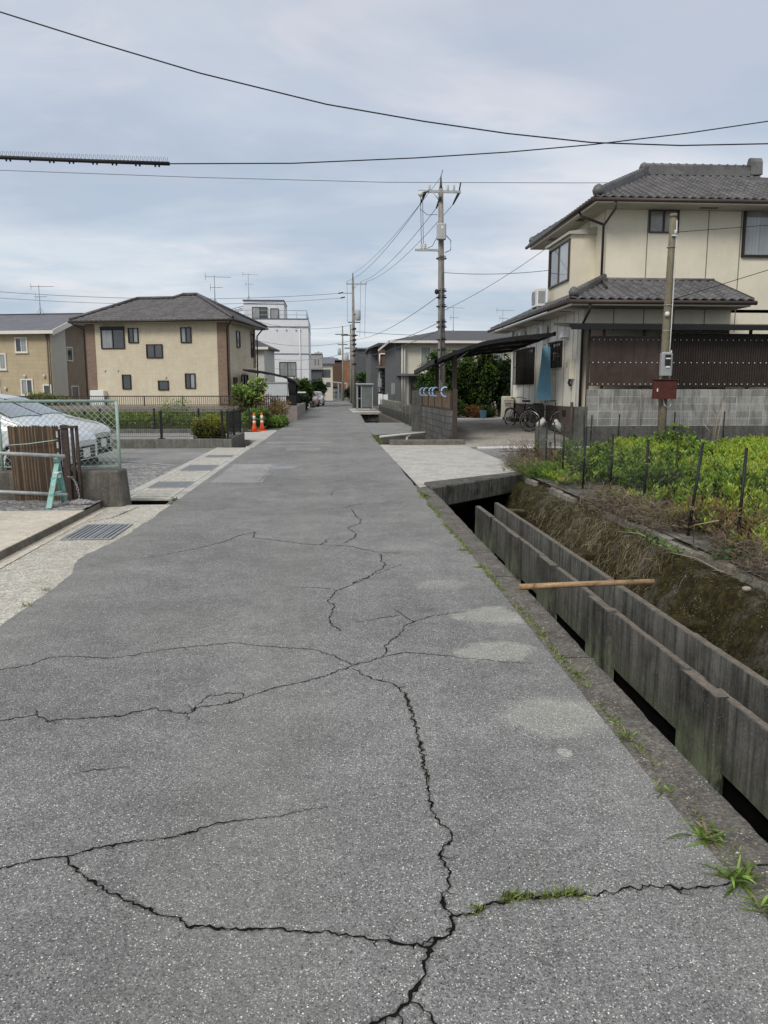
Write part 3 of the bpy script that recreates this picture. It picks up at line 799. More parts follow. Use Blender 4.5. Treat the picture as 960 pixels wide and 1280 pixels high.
dt = MB()
dt.box(1.30, 1.50, -6, 68, -1.5, -.27)                       # wall under the kerb
dt.box(1.30, 3.72, 67.8, 68, -1.5, -.02)
dt.box(1.30, 1.62, 12.6, 68, -.27, -.004)
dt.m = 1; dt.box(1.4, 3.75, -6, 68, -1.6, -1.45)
dt.box(2.315, 2.66, -6, 12.0, -1.45, -.645); dt.m = 2; dt.box(1.5, 2.9, -6, 67.8, -1.45, -1.4)  # block added below the channel, gap's shade put into its near-black colour
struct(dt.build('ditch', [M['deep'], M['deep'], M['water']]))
dd = MB(); dd.box(3.52, 3.74, 15.2, 67.8, -1.5, -.012)
tag(dd.build('ditch_retaining_wall', M['oldconc'], at=(3.6, 15.2, -1.5)), 'old concrete retaining wall on the far bank of the ditch beyond the first bridge', 'wall')

cw = thing('channel_wall', 'concrete channel wall of panels with thick algae-stained posts nearest the road kerb', 'channel wall', (2.26, 5, 0))
PY = [(10.5, 11.56), (8.94, 9.49), (7.45, 7.95), (5.83, 6.32), (4.07, 4.54), (2.35, 2.82), (.6, 1.08), (-1.2, -.7)]
for y0, y1 in PY:
    q_ = random.uniform(-.008, .008); m = MB(); m.rough(2.208 + q_, 2.285 + q_, y0, y1, -1.0, -.192 + q_ * .6, .004, .04, y0)
    m.m = 1; m.box(2.216 + q_, 2.279 + q_, y0 + .008, y1 - .008, -.20, -.190 + q_ * .6)
    m.build('post', [M['ditch_post'], M['ditch_top']], cw)
for i in range(len(PY) - 1):
    a = PY[i + 1][1] - .14; b = PY[i][0] + .14
    zt = -.20 + random.uniform(-.006, .006)
    q_ = random.uniform(-.006, .006); m = MB(); m.rough(2.250 + q_, 2.304 + q_, a, b, -.655, zt - .003, .003, .04, a); m.m = 1; m.rough(2.256 + q_, 2.298 + q_, a, b, zt - .01, zt + .001, .0015, .04, a)
    m.build('panel', [M['ditch'], M['ditch_top']], cw)
cw2 = thing('channel_wall', 'plain concrete channel wall set back towards the mossy bank, with short struts behind', 'channel wall', (2.63, 5, 0))
by = [-3, .2, 1.9, 3.55, 5.25, 6.95, 8.6, 10.3, 12.0]
for a, b in zip(by[:-1], by[1:]):
    zt = -.20 + random.uniform(-.006, .006)
    q_ = random.uniform(-.006, .006); m = MB(); m.rough(2.60 + q_, 2.665 + q_, a + .004, b - .004, -.63, zt - .003, .003, .04, a + 9); m.m = 1; m.rough(2.606 + q_, 2.659 + q_, a + .004, b - .004, zt - .01, zt + .001, .0015, .04, a + 9)
    m.build('panel', [M['ditch'], M['ditch_top']], cw2)
for y in (11.55, 8.45, 5.75):
    m = MB(); m.rough(2.666, 3.02, y, y + .30, -.37, -.285, .012, .06, y)
    m.build('strut', M['bank'], cw2, bevel=.01)


def bankf(u, v):
    y = -3 + 18.3 * v
    prof = [(2.68, -1.30), (2.90, -1.15), (3.10, -.85), (3.26, -.50), (3.38, -.26), (3.46, -.145), (3.66, -.125), (3.82, -.02)]
    k = u * 7; i = min(6, int(k)); f = k - i
    x = prof[i][0] * (1 - f) + prof[i + 1][0] * f; z = prof[i][1] * (1 - f) + prof[i + 1][1] * f
    n = mnoise.noise((x * 2.5, y * 1.4, z * 3)) * .05 + mnoise.noise((x * 7, y * 6, z * 9)) * .028 + mnoise.noise((x * 20, y * 19, z * 20)) * .012
    if u > .72: n *= .35
    return (x - n, y, z + n * .7)


b_ = MB(); b_.grid(bankf, 36, 420, True)
tag(b_.build('mossy_bank_wall', M['bank'], at=(3.3, 6, -1.3)), 'mossy brown retaining bank along the far side of the ditch below the weed garden', 'bank wall')
gk = MB(); y = 2.0
while y < 16.0:
    L = random.choice([.9, 1.2, .6]); dx = random.uniform(-.03, .03); dz = random.uniform(-.025, .01)
    if random.random() < .86:
        gk.prism([(3.64 + dx, y, -.15), (3.72 + dx, y, -.15), (3.72 + dx, y, -.035 + dz), (3.65 + dx, y, -.045 + dz)], (random.uniform(-.03, .03), L - .02, 0))
    y += L
struct(gk.build('garden_edging', M['gcurb'], bevel=.008))
gs = MB()
gs.grid(lambda u, v: (3.70 + 13 * u, -3 + 24.3 * v, -.05 + .05 * mnoise.noise((u * 20, v * 40, 5)) + .04 * min(1, u * 12)), 50, 90)
struct(gs.build('garden_soil', M['soil']))

pp = MB(); pp.tube([(1.47, 5.80, .03), (1.9, 5.84, .031), (2.6, 5.90, .028)], .023, 12)
tag(pp.build('rusty_pipe', M['rust'], at=(1.47, 5.8, .03)), 'rusty steel pipe lying across the ditch from the kerb to the bank', 'pipe')

# bridges over the ditch
br = thing('slab_bridge', 'pale concrete slab bridge with a thick stained edge beam, nearest over the ditch', 'bridge', (2.6, 16, 0))
m = MB(); m.prism([(1.44, 12.3, -.16), (1.64, 12.55, -.16), (3.55, 14.5, -.16), (3.86, 17.2, -.16), (3.86, 22.5, -.16), (1.44, 22.4, -.16)], (0, 0, .171)); m.build('deck', M['bridge'], br)
m = MB(); m.prism([(1.60, 11.95, -.29), (3.66, 14.35, -.33), (3.66, 14.72, -.33), (1.56, 12.72, -.29)], (0, 0, .34)); m.build('edge_beam', M['bridge_face'], br, bevel=.02)
m = MB(); m.box(1.72, 3.90, 22.15, 22.42, -.25, .16); m.build('back_kerb', M['oldconc'], br, bevel=.02)
br2 = thing('slab_bridge', 'asphalt topped slab bridge with a white pipe under its front edge, second over the ditch', 'bridge', (2.5, 30, 0))
m = MB(); m.prism([(1.55, 27.2, -.22), (3.55, 28.9, -.22), (3.55, 38.0, -.22), (1.55, 38.0, -.22)], (0, 0, .24)); m.build('deck', M['asphalt_lot'], br2)
m = MB(); m.prism([(1.62, 27.12, -.3), (3.50, 28.72, -.3), (3.50, 28.86, -.3), (1.58, 27.20, -.3)], (0, 0, .24)); m.build('edge_beam', M['grey_conc'], br2)
wp = MB(); wp.tube([(1.75, 27.0, -.03), (3.45, 28.4, .03), (3.55, 28.5, .04), (3.55, 28.5, .2)], .045, 10); wp.tube([(2.95, 27.98, .01), (2.78, 27.85, -.10), (2.74, 27.75, -.55)], .045, 10)
tag(wp.build('drain_pipe', M['pvc'], at=(3, 28, 0)), 'white plastic drain pipe with an elbow dropping into the ditch beside the second bridge', 'pipe')
br3 = thing('slab_bridge', 'concrete slab bridge carrying the glazed shelter, farthest over the ditch', 'bridge', (2.6, 60, 0))
m = MB(); m.prism([(1.62, 55.5, -.1), (3.9, 56.0, -.1), (3.9, 67.5, -.1), (1.62, 67.5, -.1)], (0, 0, .16)); m.build('deck', M['bridge'], br3)
m = MB(); m.box(2.0, 3.85, 56.1, 56.4, -.62, -.1); m.build('edge_beam', M['bridge_face'], br3)
for x in (2.35, 3.3): MB().box(x, x + .2, 56.42, 56.7, -1.4, -.1).build('support', M['oldconc'], br3)

# driveway pad, driveway, path, terrace
ap = MB(); ap.poly([(3.56, 14.55, -.006), (4.2, 16.0, -.006), (4.75, 18.3, -.006), (6.95, 20.6, -.006), (7.3, 21.2, -.006), (3.8, 21.2, -.006)])
ap.m = 1; ap.box(4.05, 7.2, 20.95, 21.12, -.02, .035)
struct(ap.build('driveway_entrance', [M['asphalt_lot'], M['white']]))
dw = MB(); dw.grid(lambda u, v: (3.78 + 3.75 * u, 21.1 + 13 * v, .01 + .43 * (lambda t: t * t * (3 - 2 * t))(min(1, max(0, (v * 13 - .6) / 8.0)))), 6, 40)
struct(dw.build('driveway', M['driveway']))
yd = MB(); yd.box(7.5, 40, 21.62, 60, -.3, .42); yd.box(3.76, 7.5, 34.1, 60, -.3, .44)
struct(yd.build('yard_ground', M['soil']))
pt = MB(); pt.poly([(-60, 21.9, -.008), (-3.05, 21.9, -.008), (-3.05, 29.6, -.008), (-60, 29.6, -.008)])
struct(pt.build('path', M['grey_conc']))
ls = MB(); ls.prism([(-2.70, 25.0, -.2), (-2.08, 24.6, -.2), (-2.08, 31.0, -.2), (-4.6, 31.0, -.2), (-4.6, 25.3, -.2)], (0, 0, .215))
tag(ls.build('drain_slab', M['bridge'], at=(-3, 28, 0)), 'concrete slab over the drain with two orange cones standing on it', 'slab')
lw = MB(); lw.box(-60, -2.72, 21.62, 21.84, -.1, .245); lw.box(-2.94, -2.72, 21.84, 24.9, -.4, .26)
tag(lw.build('low_wall', M['lotwall'], at=(-6, 21.7, 0), bevel=.012), 'low stained concrete wall along the back of the parking lot under a black mesh fence', 'wall')
lw = MB(); lw.box(-60, -3.3, 29.62, 29.85, -.1, .14)
tag(lw.build('low_wall', M['lotwall'], at=(-6, 29.7, 0), bevel=.012), 'very low concrete kerb wall under the second black mesh fence before the weeds', 'wall')
tw = MB(); tw.box(-60, -1.74, 42.0, 42.22, -.1, .78); tw.box(-1.96, -1.74, 42.22, 56, -.1, .74)
tag(tw.build('retaining_wall', M['pinkwall'], at=(-6, 42, 0), bevel=.012), 'pinkish grey retaining wall below the brown railing in front of the beige house', 'wall')
te = MB(); te.box(-60, -2.6, 56, 72, -.1, .66); te.box(-60, -1.97, 42.23, 56, -.1, .68)
struct(te.build('terrace_ground', M['grey_conc']))
wg = MB(); wg.grid(lambda u, v: (-40 + 37.4 * u, 29.8 + 12.2 * v, .02 + .12 * mnoise.noise((u * 30, v * 12, 3)) + .35 * v), 60, 24)
struct(wg.build('vacant_ground', M['grass_ground']))
# ------------------------------------------------------------------ tools for houses
def tiles(mb, O, u, w, n, lo, hi, length, pitch=.27, course=.235, amp=.042, step=.032, lift=.0, per=6):
    """curved roof tiles as real relief: O at the eave, u along it, w up the slope"""
    O = Vector(O); u = Vector(u).normalized(); w = Vector(w).normalized(); n = Vector(n).normalized()
    s0 = min(lo(0), lo(length)); s1 = max(hi(0), hi(length))
    ds = pitch / per; ns = int((s1 - s0) / ds) + 1
    nc = max(1, int(round(length / course))); dc = length / nc
    sm = mb.smooth; mb.smooth = True
    for c in range(nc):
        ra = []; t0 = c * dc; t1 = min(length, (c + 1) * dc + .0)
        for t, h in ((t0, step), (t1, 0.0)):
            a, b = lo(t), hi(t); row = []
            for i in range(ns + 1):
                s = min(max(s0 + i * ds, a), b)
                ph = (s / pitch) * 2 * PI
                wv = math.sin(ph) + .35 * math.sin(2 * ph + .6)
                row.append(O + u * s + w * t + n * (lift + h + amp * (wv * .6 + .6)))
            ra.append(row)
        vs = [(p.x, p.y, p.z) for p in ra[0] + ra[1]]
        lipp = [(p.x, p.y, p.z) for p in (q - n * (step + .012) for q in ra[0])]
        k = ns + 1; fs = []
        for i in range(ns):
            if (ra[0][i] - ra[0][i + 1]).length < 1e-5 and (ra[1][i] - ra[1][i + 1]).length < 1e-5: continue
            fs.append((i, i + 1, k + i + 1, k + i))
        for i in range(ns):
            if (ra[0][i] - ra[0][i + 1]).length < 1e-5: continue
            fs.append((2 * k + i, 2 * k + i + 1, i + 1, i))
        mb.add(vs + lipp, fs)
    mb.smooth = sm


def ridge(mb, a, b, w=.26, h=.2, cap=.085, beads=True):
    """stacked ridge: a low wall of flat tiles with a round cap"""
    a = Vector(a); b = Vector(b); d = (b - a).normalized(); s = d.cross(V(0, 0, 1)).normalized(); up = s.cross(d)
    for (ww, z0, z1) in ((w, -.08, h * .45), (w * .8, h * .45, h * .9)):
        p = [a - s * ww / 2 + up * z0, a + s * ww / 2 + up * z0, a + s * ww / 2 + up * z1, a - s * ww / 2 + up * z1]
        mb.prism(p, b - a)
    mb.tube([a + up * h * .95, b + up * h * .95], cap, 8)
    if beads:
        L = (b - a).length; k = int(L / .28)
        for i in range(k + 1):
            c = a + d * (L * i / max(1, k)) + up * h * .97
            mb.tube([c - d * .025, c + d * .025], cap * 1.18, 8)


def window(root, x, y, z, w, h, rz=0.0, frame='frame_dark', panes=('glass',), fw=.05, depth=.06, sill=False, bars=0, name='window', transom=0, label=None, shutter=0):
    """a framed window standing proud of a wall; local -Y faces out; one pane mesh per leaf"""
    fr = MB(); W = w / 2
    fr.box(-W - fw, -W, -depth, 0, -fw, h + fw); fr.box(W, W + fw, -depth, 0, -fw, h + fw)
    fr.box(-W, W, -depth, 0, -fw, 0); fr.box(-W, W, -depth, 0, h, h + fw)
    k = len(panes)
    for i in range(1, k):
        xc = -W + w * i / k; fr.box(xc - .025, xc + .025, -depth * .85, 0, 0, h)
    if transom: fr.box(-W, W, -depth * .8, 0, h * transom - .02, h * transom + .02)
    if shutter: fr.box(-W - fw, W + fw, -depth - .06, 0, h + fw, h + fw + shutter)
    if sill: fr.box(-W - fw - .04, W + fw + .04, -depth - .05, 0, -fw - .03, -fw)
    o = fr.build(name, M[frame], None, local=True)
    o.parent = root; o.location = (x, y, z); o.rotation_euler = (0, 0, rz)
    if label: o['label'] = label
    for i, g_ in enumerate(panes):
        p = MB(); a = -W + w * i / k; b = a + w / k; yy = -.012 - .008 * (i % 2)
        p.poly([(a, yy, 0), (b, yy, 0), (b, yy, h), (a, yy, h)])
        q = p.build('pane', M[g_], None, local=True); q.parent = o
    if bars:
        gb = MB(); n = bars
        for i in range(n + 1):
            xc = -W - fw + (w + 2 * fw) * i / n; gb.box(xc - .012, xc + .012, -depth - .10, -depth - .075, -fw, h + fw)
        for zc in (-fw * .5, h * .5, h + fw * .4): gb.box(-W - fw, W + fw, -depth - .075, -depth - .05, zc - .015, zc + .015)
        q = gb.build('grille', M['frame_dark'], None, local=True); q.parent = o
    return o


def antenna(root, x, y, z, h, rz=0.0, mat='grey_plastic'):
    m = MB(); m.cyl((x, y, z - .3), (x, y, z + h), .03, .022, 6)
    c, s = math.cos(rz), math.sin(rz)
    for zz, L, k, el in ((h - .1, 1.5, 9, .35), (h * .62, .7, 4, .55)):
        ox = -.35 * L
        m.tube([(x + c * ox, y + s * ox, z + zz), (x + c * (ox + L), y + s * (ox + L), z + zz)], .015, 4)
        for i in range(k):
            t = ox + L * i / (k - 1); e = el * (1.1 if i == 0 else .75 - .04 * i)
            px, py = x + c * t, y + s * t
            m.tube([(px - s * e / 2, py + c * e / 2, z + zz), (px + s * e / 2, py - c * e / 2, z + zz)], .011, 4)
        m.tube([(x + c * ox, y + s * ox, z + zz - .22), (x + c * ox, y + s * ox, z + zz + .22)], .014, 4)
    for a in range(4):
        m.tube([(x + .35 * math.cos(a * PI / 2 + .7), y + .35 * math.sin(a * PI / 2 + .7), z - .1), (x, y, z + .55)], .012, 4)
    return m.build('antenna', M[mat], root, local=True)


# ------------------------------------------------------------------ the cream house on the right
H = thing('house', 'two storey cream panelled house with grey tiled hip roofs behind the block wall', 'house', (7.45, 22.7, 0))
m = MB()
m.m = 0; m.poly([(7.45, 22.7, .4), (11.9, 22.7, .4), (11.9, 22.7, 4.1), (7.45, 22.7, 4.1)])
m.poly([(11.9, 24.2, .4), (19, 24.2, .4), (19, 24.2, 4.1), (11.9, 24.2, 4.1)]); m.poly([(11.9, 22.7, .4), (11.9, 24.2, .4), (11.9, 24.2, 4.1), (11.9, 22.7, 4.1)])
m.poly([(8.56, 24.2, 4.0), (19, 24.2, 4.0), (19, 24.2, 7.35), (8.56, 24.2, 7.35)])
m.poly([(8.56, 30.6, 4.0), (8.56, 24.2, 4.0), (8.56, 24.2, 7.35), (8.56, 30.6, 7.35)])
m.poly([(19, 30.6, 4.0), (8.56, 30.6, 4.0), (8.56, 30.6, 7.35), (19, 30.6, 7.35)]); m.poly([(19, 24.2, .4), (19, 30.6, .4), (19, 30.6, 7.35), (19, 24.2, 7.35)])
m.m = 1; m.poly([(7.45, 31.7, .4), (7.45, 22.7, .4), (7.45, 22.7, 4.1), (7.45, 31.7, 4.1)]); m.poly([(19, 31.7, .4), (7.45, 31.7, .4), (7.45, 31.7, 4.1), (19, 31.7, 4.1)])
m.m = 2
for x in (8.35, 8.62 + .63, 10.17, 11.1): m.box(x - .012, x + .012, 22.692, 22.70, 3.3, 4.05)
for x in (9.85, 11.78, 12.83, 14.9, 16.7): m.box(x - .013, x + .013, 24.192, 24.20, 3.4, 7.3)
for y in (24.4, 25.9, 27.6, 29.3): m.box(8.552, 8.56, y - .01, y + .01, 4.6, 7.3)
for y in (23.6, 24.45, 25.3, 26.15, 27.0, 27.85, 28.7, 29.55, 30.4): m.box(7.442, 7.45, y - .01, y + .01, 1.1, 4.0)
m.build('wall', [M['cream_wall'], M['white_panel'], M['seam']], H)
m = MB(); m.box(7.425, 7.5, 22.68, 31.6, .3, 1.08); m.box(7.5, 11.9, 22.67, 22.70, .3, 1.05)
for y in (24.0, 27.6): m.m = 1; m.box(7.418, 7.43, y, y + .4, .75, .95)
m.build('plinth', [M['plinth'], M['frame_dark']], H)

# lower roof
sl_ = .34; nl = math.sqrt(1 + sl_ * sl_)
lr = MB()
tiles(lr, (0, 21.75, 4.10), (1, 0, 0), (0, 1, sl_), (0, -sl_, 1), lambda t: 6.75 + t / nl * 1.81 / 2.45, lambda t: 12.05, 2.45 * nl)
lr.m = 0
sw_ = sl_ * 2.45 / 1.81; nw_ = math.sqrt(1 + sw_ * sw_)
tiles(lr, (6.75, 0, 4.10), (0, -1, 0), (1, 0, sw_), (-sw_, 0, 1), lambda t: -32.6, lambda t: -21.75 - t / nw_ * 2.45 / 1.81, 1.81 * nw_)
lr.m = 1
lr.prism([(6.8, 21.8, 4.02), (12.0, 21.8, 4.02), (12.0, 24.2, 4.84), (8.6, 24.2, 4.84)], (0, 0, .08)); lr.prism([(6.8, 21.8, 4.02), (8.56, 24.15, 4.82), (8.56, 32.6, 4.82), (6.8, 32.6, 4.02)], (0, 0, .07))
lr.box(12.0, 12.06, 21.78, 24.2, 3.98, 4.06); lr.prism([(12.02, 21.76, 4.0), (12.08, 21.76, 4.0), (12.08, 24.2, 4.83), (12.02, 24.2, 4.83)], (0, 0, .17))
lr.m = 2
ridge(lr, (6.85, 21.88, 4.18), (8.52, 24.12, 4.95), .2, .12, .07)
lr.tube([(8.6, 24.17, 4.98), (12.05, 24.17, 4.98)], .06, 6)
lr.lathe((6.86, 21.86, 4.18), [(.02, .0), (.12, .02), (.15, .12), (.10, .22), (.03, .27)], 10)
lr.build('lower_roof', [M['roof_tile'], M['gutter'], M['ridge_tile']], H)
m = MB(); m.box(6.8, 12.0, 21.8, 22.7, 3.93, 3.99); m.box(6.8, 7.45, 22.7, 32.5, 3.93, 3.99); m.box(11.9, 12.0, 22.7, 24.2, 3.93, 3.99)
m.m = 1
for y in (23.4, 26.3, 29.0, 31.2): m.box(6.95, 7.3, y, y + .16, 3.92, 3.93)
m.build('lower_soffit', [M['soffit'], M['frame_dark']], H)
# upper roof
us = .43; hs = us * 3.9 / 3.08
nu_ = math.sqrt(1 + us * us); nh_ = math.sqrt(1 + hs * hs)
ur = MB()
tiles(ur, (0, 23.4, 7.22), (1, 0, 0), (0, 1, us), (0, -us, 1), lambda t: 7.9 + t / nu_ * 3.08 / 3.9, lambda t: 18.6 - t / nu_ * 3.9 / 3.9, 3.9 * nu_)
tiles(ur, (7.9, 0, 7.22), (0, -1, 0), (1, 0, hs), (-hs, 0, 1), lambda t: -31.2 + t / nh_ * 3.9 / 3.08, lambda t: -23.4 - t / nh_ * 3.9 / 3.08, 3.08 * nh_)
ur.m = 1
ur.prism([(7.95, 23.45, 7.14), (18.5, 23.45, 7.14), (14.7, 27.3, 8.80), (10.98, 27.3, 8.80)], (0, 0, .08)); ur.prism([(7.95, 23.45, 7.14), (10.98, 27.3, 8.80), (7.95, 31.15, 7.14)], (0, 0, .08))
ur.prism([(7.95, 31.15, 7.14), (10.98, 27.3, 8.86), (14.7, 27.3, 8.86), (18.5, 31.15, 7.14)], (0, 0, .08)); ur.prism([(18.5, 23.45, 7.14), (18.5, 31.15, 7.14), (14.7, 27.3, 8.86)], (0, 0, .08))
ur.m = 2
ridge(ur, (10.9, 27.3, 8.98), (14.7, 27.3, 8.98), .3, .24, .09)
ridge(ur, (8.05, 23.58, 7.34), (10.9, 27.2, 8.95), .22, .13, .075)
ridge(ur, (8.05, 31.0, 7.34), (10.9, 27.4, 8.95), .22, .13, .075)
for p, k in (((8.02, 23.52, 7.28), 1.0), ((8.02, 31.05, 7.28), .8), ((10.85, 27.25, 9.0), .9)): ur.lathe(p, [(.02, .0), (.15 * k, .03), (.19 * k, .15 * k), (.13 * k, .28 * k), (.03, .34 * k)], 10)
ur.prism([(14.6, 27.12, 8.95), (14.6, 27.48, 8.95), (14.6, 27.44, 9.38), (14.6, 27.36, 9.52), (14.6, 27.24, 9.52), (14.6, 27.16, 9.38)], (.42, 0, 0))
ur.build('upper_roof', [M['roof_tile'], M['gutter'], M['ridge_tile']], H)
m = MB(); m.box(7.95, 18.5, 23.45, 24.2, 7.06, 7.12); m.box(7.95, 8.56, 24.2, 31.1, 7.06, 7.12); m.m = 1
for x in (11.3, 15.5): m.box(x, x + .55, 23.75, 23.9, 7.05, 7.06)
for y in (25.5, 28.8): m.box(8.1, 8.35, y, y + .4, 7.05, 7.06)
m.build('upper_soffit', [M['soffit'], M['frame_dark']], H)
m = MB()
for a, b in (((7.84, 23.32, 7.14), (18.6, 23.32, 7.14)), ((7.82, 23.3, 7.14), (7.82, 31.2, 7.14)), ((6.67, 21.67, 4.02), (12.1, 21.67, 4.02)), ((6.66, 21.66, 4.02), (6.66, 32.6, 4.02))): m.tube([a, b], .062, 8)
m.build('gutter', M['gutter'], H)
for pts in ([(8.5, 23.34, 7.12), (8.5, 23.36, 6.9), (8.42, 24.1, 6.55), (8.42, 24.1, 4.85)], [(7.86, 24.8, 7.1), (7.9, 24.7, 6.95), (8.42, 24.14, 6.6)], [(7.3, 21.7, 4.0), (7.3, 21.75, 3.8), (7.40, 22.6, 3.5), (7.40, 22.62, .5)], [(8.42, 24.08, 4.98), (8.2, 23.2, 4.72), (8.1, 22.7, 4.54)]):
    m = MB(); m.tube(pts, .04, 8); m.build('downpipe', M['gutter'], H)
MB().tube([(7.39, 31.3, 4.0), (7.39, 31.3, .5)], .035, 8).build('downpipe', M['pvc'], H); MB().tube([(7.38, 22.95, 4.0), (7.38, 22.95, .9)], .015, 6).build('cable_conduit', M['pvc'], H)
# bay
m = MB(); m.box(7.78, 8.57, 25.2, 27.75, 4.5, 6.5); m.m = 1; m.prism([(7.66, 25.08, 6.5), (8.57, 25.08, 6.5), (8.57, 25.08, 6.72), (7.66, 25.08, 6.58)], (0, 2.8, 0))
m.build('bay', [M['cream_wall'], M['soffit']], H)
lx, ly = 7.45, 22.7
window(H, 7.78 - lx, 26.45 - ly, 5.15, 2.2, 1.2, R(-90), 'frame_brown', ('glass', 'glass_curtain'), .05)
window(H, 10.345 - lx, 24.2 - ly, 6.42, .86, .6, 0, 'frame_brown', ('glass_frost', 'glass_frost'), .04)
window(H, 13.85 - lx, 24.2 - ly, 5.76, 1.8, 1.36, 0, 'frame_dark', ('glass_curtain', 'glass_curtain'), .07, .09, shutter=.12)
window(H, 7.45 - lx, 29.35 - ly, 1.86, 2.5, 1.22, R(-90), 'frame_dark', ('glass', 'glass'), .06, bars=14, label='dark barred window at the rear of the side wall')
window(H, 7.45 - lx, 25.3 - ly, 2.36, 1.15, .74, R(-90), 'frame_dark', ('glass',), .05, bars=7)
m = MB(); m.bevbox(7.28, 7.45, 23.3, 23.72, 1.92, 2.52, .02); m.m = 1; m.box(7.276, 7.28, 23.58, 23.62, 2.25, 2.45); m.tube([(7.36, 23.5, 1.92), (7.34, 23.55, 1.8), (7.36, 23.45, 1.72)], .04, 6)
m.build('meter_box', [M['cream_plastic'], M['black']], H)
m = MB(); m.prism([(7.44, 24.0, 3.2), (7.22, 24.0, 3.2), (7.26, 24.0, 3.42), (7.44, 24.0, 3.48)], (0, .3, 0)); m.m = 1; m.box(7.24, 7.4, 24.02, 24.28, 3.19, 3.2)
m.build('vent_hood', [M['white'], M['black']], H)
# lean-to with dark sheets
m = MB(); m.prism([(6.55, 21.15, 3.27), (6.55, 22.66, 3.46), (6.55, 22.66, 3.52), (6.55, 21.15, 3.36)], (12, 0, 0)); m.m = 1; m.box(6.6, 18.5, 21.1, 21.16, 3.22, 3.36)
lt = m.build('lean_to', [M['frame_dark'], M['black']], H)
m = MB()
for x in (7.3, 7.72, 8.9, 9.5, 12.0, 14.5): m.box(x - .035, x + .035, 21.66, 21.73, 1.62 if x > 7.3 else .5, 3.3)
for z in (1.75, 2.35, 2.98): m.box(7.3, 18, 21.645, 21.66, z - .035, z + .035)
m.build('rail', M['frame_brown'], lt, local=False)
m = MB(); m.box(7.33, 9.48, 21.60, 21.606, 1.70, 3.08)
for i in range(6): x = 7.5 + i * .36; m.box(x - .012, x + .012, 21.59, 21.60, 1.7, 3.08)
m.build('brown_sheet', M['panel_brown'], lt, local=False)
m = MB()
nx = 240
m.grid(lambda u, v: (9.5 + 8.5 * u, 21.60 + (.014 if int(round(u * nx)) % 2 else -.014), 1.66 + 1.5 * v), nx, 1, False)
m.build('dark_sheet', M['panel_dark'], lt, local=False)
m = MB()
for z in (1.75, 2.35, 2.98):
    x = 7.4
    while x < 17.5:
        m.box(x - .012, x + .012, 21.575, 21.588, z - .012, z + .012); x += .155 if x < 9.5 else .17
m.build('fasteners', M['white'], lt, local=False)['kind'] = 'stuff'

ac = thing('air_conditioner', 'white outdoor air conditioner unit standing on the lower tiled roof below the bay window', 'air conditioner', (7.35, 27.4, 4.35))
m = MB(); m.bevbox(-.15, .15, -.4, .4, .12, .72, .02); m.build('casing', M['white'], ac, True)
m = MB(); m.tube([(-.155, .1 + .22 * math.cos(a * PI / 10), .42 + .22 * math.sin(a * PI / 10)) for a in range(20)], .012, 4, closed=True)
for i in range(5): m.box(-.16, -.152, -.12, .32, .24 + i * .08, .25 + i * .08)
m.box(-.152, -.149, -.12, .32, .2, .64); m.box(-.12, .12, -.402, -.399, .2, .62)
m.build('fan_grille', M['grey_plastic'], ac, True)
m = MB(); m.box(-.14, .14, -.35, -.3, -.05, .12); m.box(-.14, .14, .3, .35, -.05, .12); m.box(-.02, .02, -.3, .3, 0, .03); m.build('stand', M['galv'], ac, True)
for (y, z, lb) in ((26.6, 3.38, 'white air conditioner unit hung on the side wall under the lower eave, nearer of two'), (29.6, 3.40, 'white air conditioner unit hung on the side wall under the lower eave, farther of two')):
    c = thing('air_conditioner', lb, 'air conditioner', (7.28, y, z), 0, 'units hung under the eave')
    m = MB(); m.bevbox(-.10, .12, -.30, .30, 0, .38, .02); m.build('casing', M['white'], c, True)
    m = MB(); m.tube([(-.105, .08 + .14 * math.cos(a * PI / 8), .19 + .14 * math.sin(a * PI / 8)) for a in range(16)], .012, 4, closed=True); m.box(-.107, -.10, -.1, .26, .04, .34); m.build('fan_grille', M['grey_plastic'], c, True)
    m = MB(); m.box(-.14, .17, -.3, -.26, -.05, 0); m.box(-.14, .17, .26, .3, -.05, 0); m.box(.12, .17, -.3, .3, -.25, -.05); m.build('bracket', M['galv'], c, True)

# block wall and pier
bw = thing('block_wall', 'grey concrete block wall with dark stained base below the brown sheet screen', 'wall', (7.2, 21.35, 0))
m = MB(); m.box(7.2, 19, 21.28, 21.43, .585, 1.6); m.build('blocks', M['block'], bw)
m = MB(); m.box(7.21, 19, 21.24, 21.46, -.2, .585); m.build('footing', concrete('dark_footing', (.13, .128, .12), .6, (.035, .034, .032), .8, 2.5, bump=.6, speck=.2), bw, bevel=.01)
m = MB(); m.box(6.78, 7.195, 21.26, 21.45, -.1, 1.12); m.build('pier', M['blockwall_end'], bw, bevel=.01)
gp = MB(); gp.tube([(6.72, 21.2, 0), (6.72, 21.2, 1.25)], .045, 8)
tag(gp.build('gate_post', M['brown_steel'], at=(6.72, 21.2, 0)), 'brown steel gate post at the driveway end of the block wall', 'post')

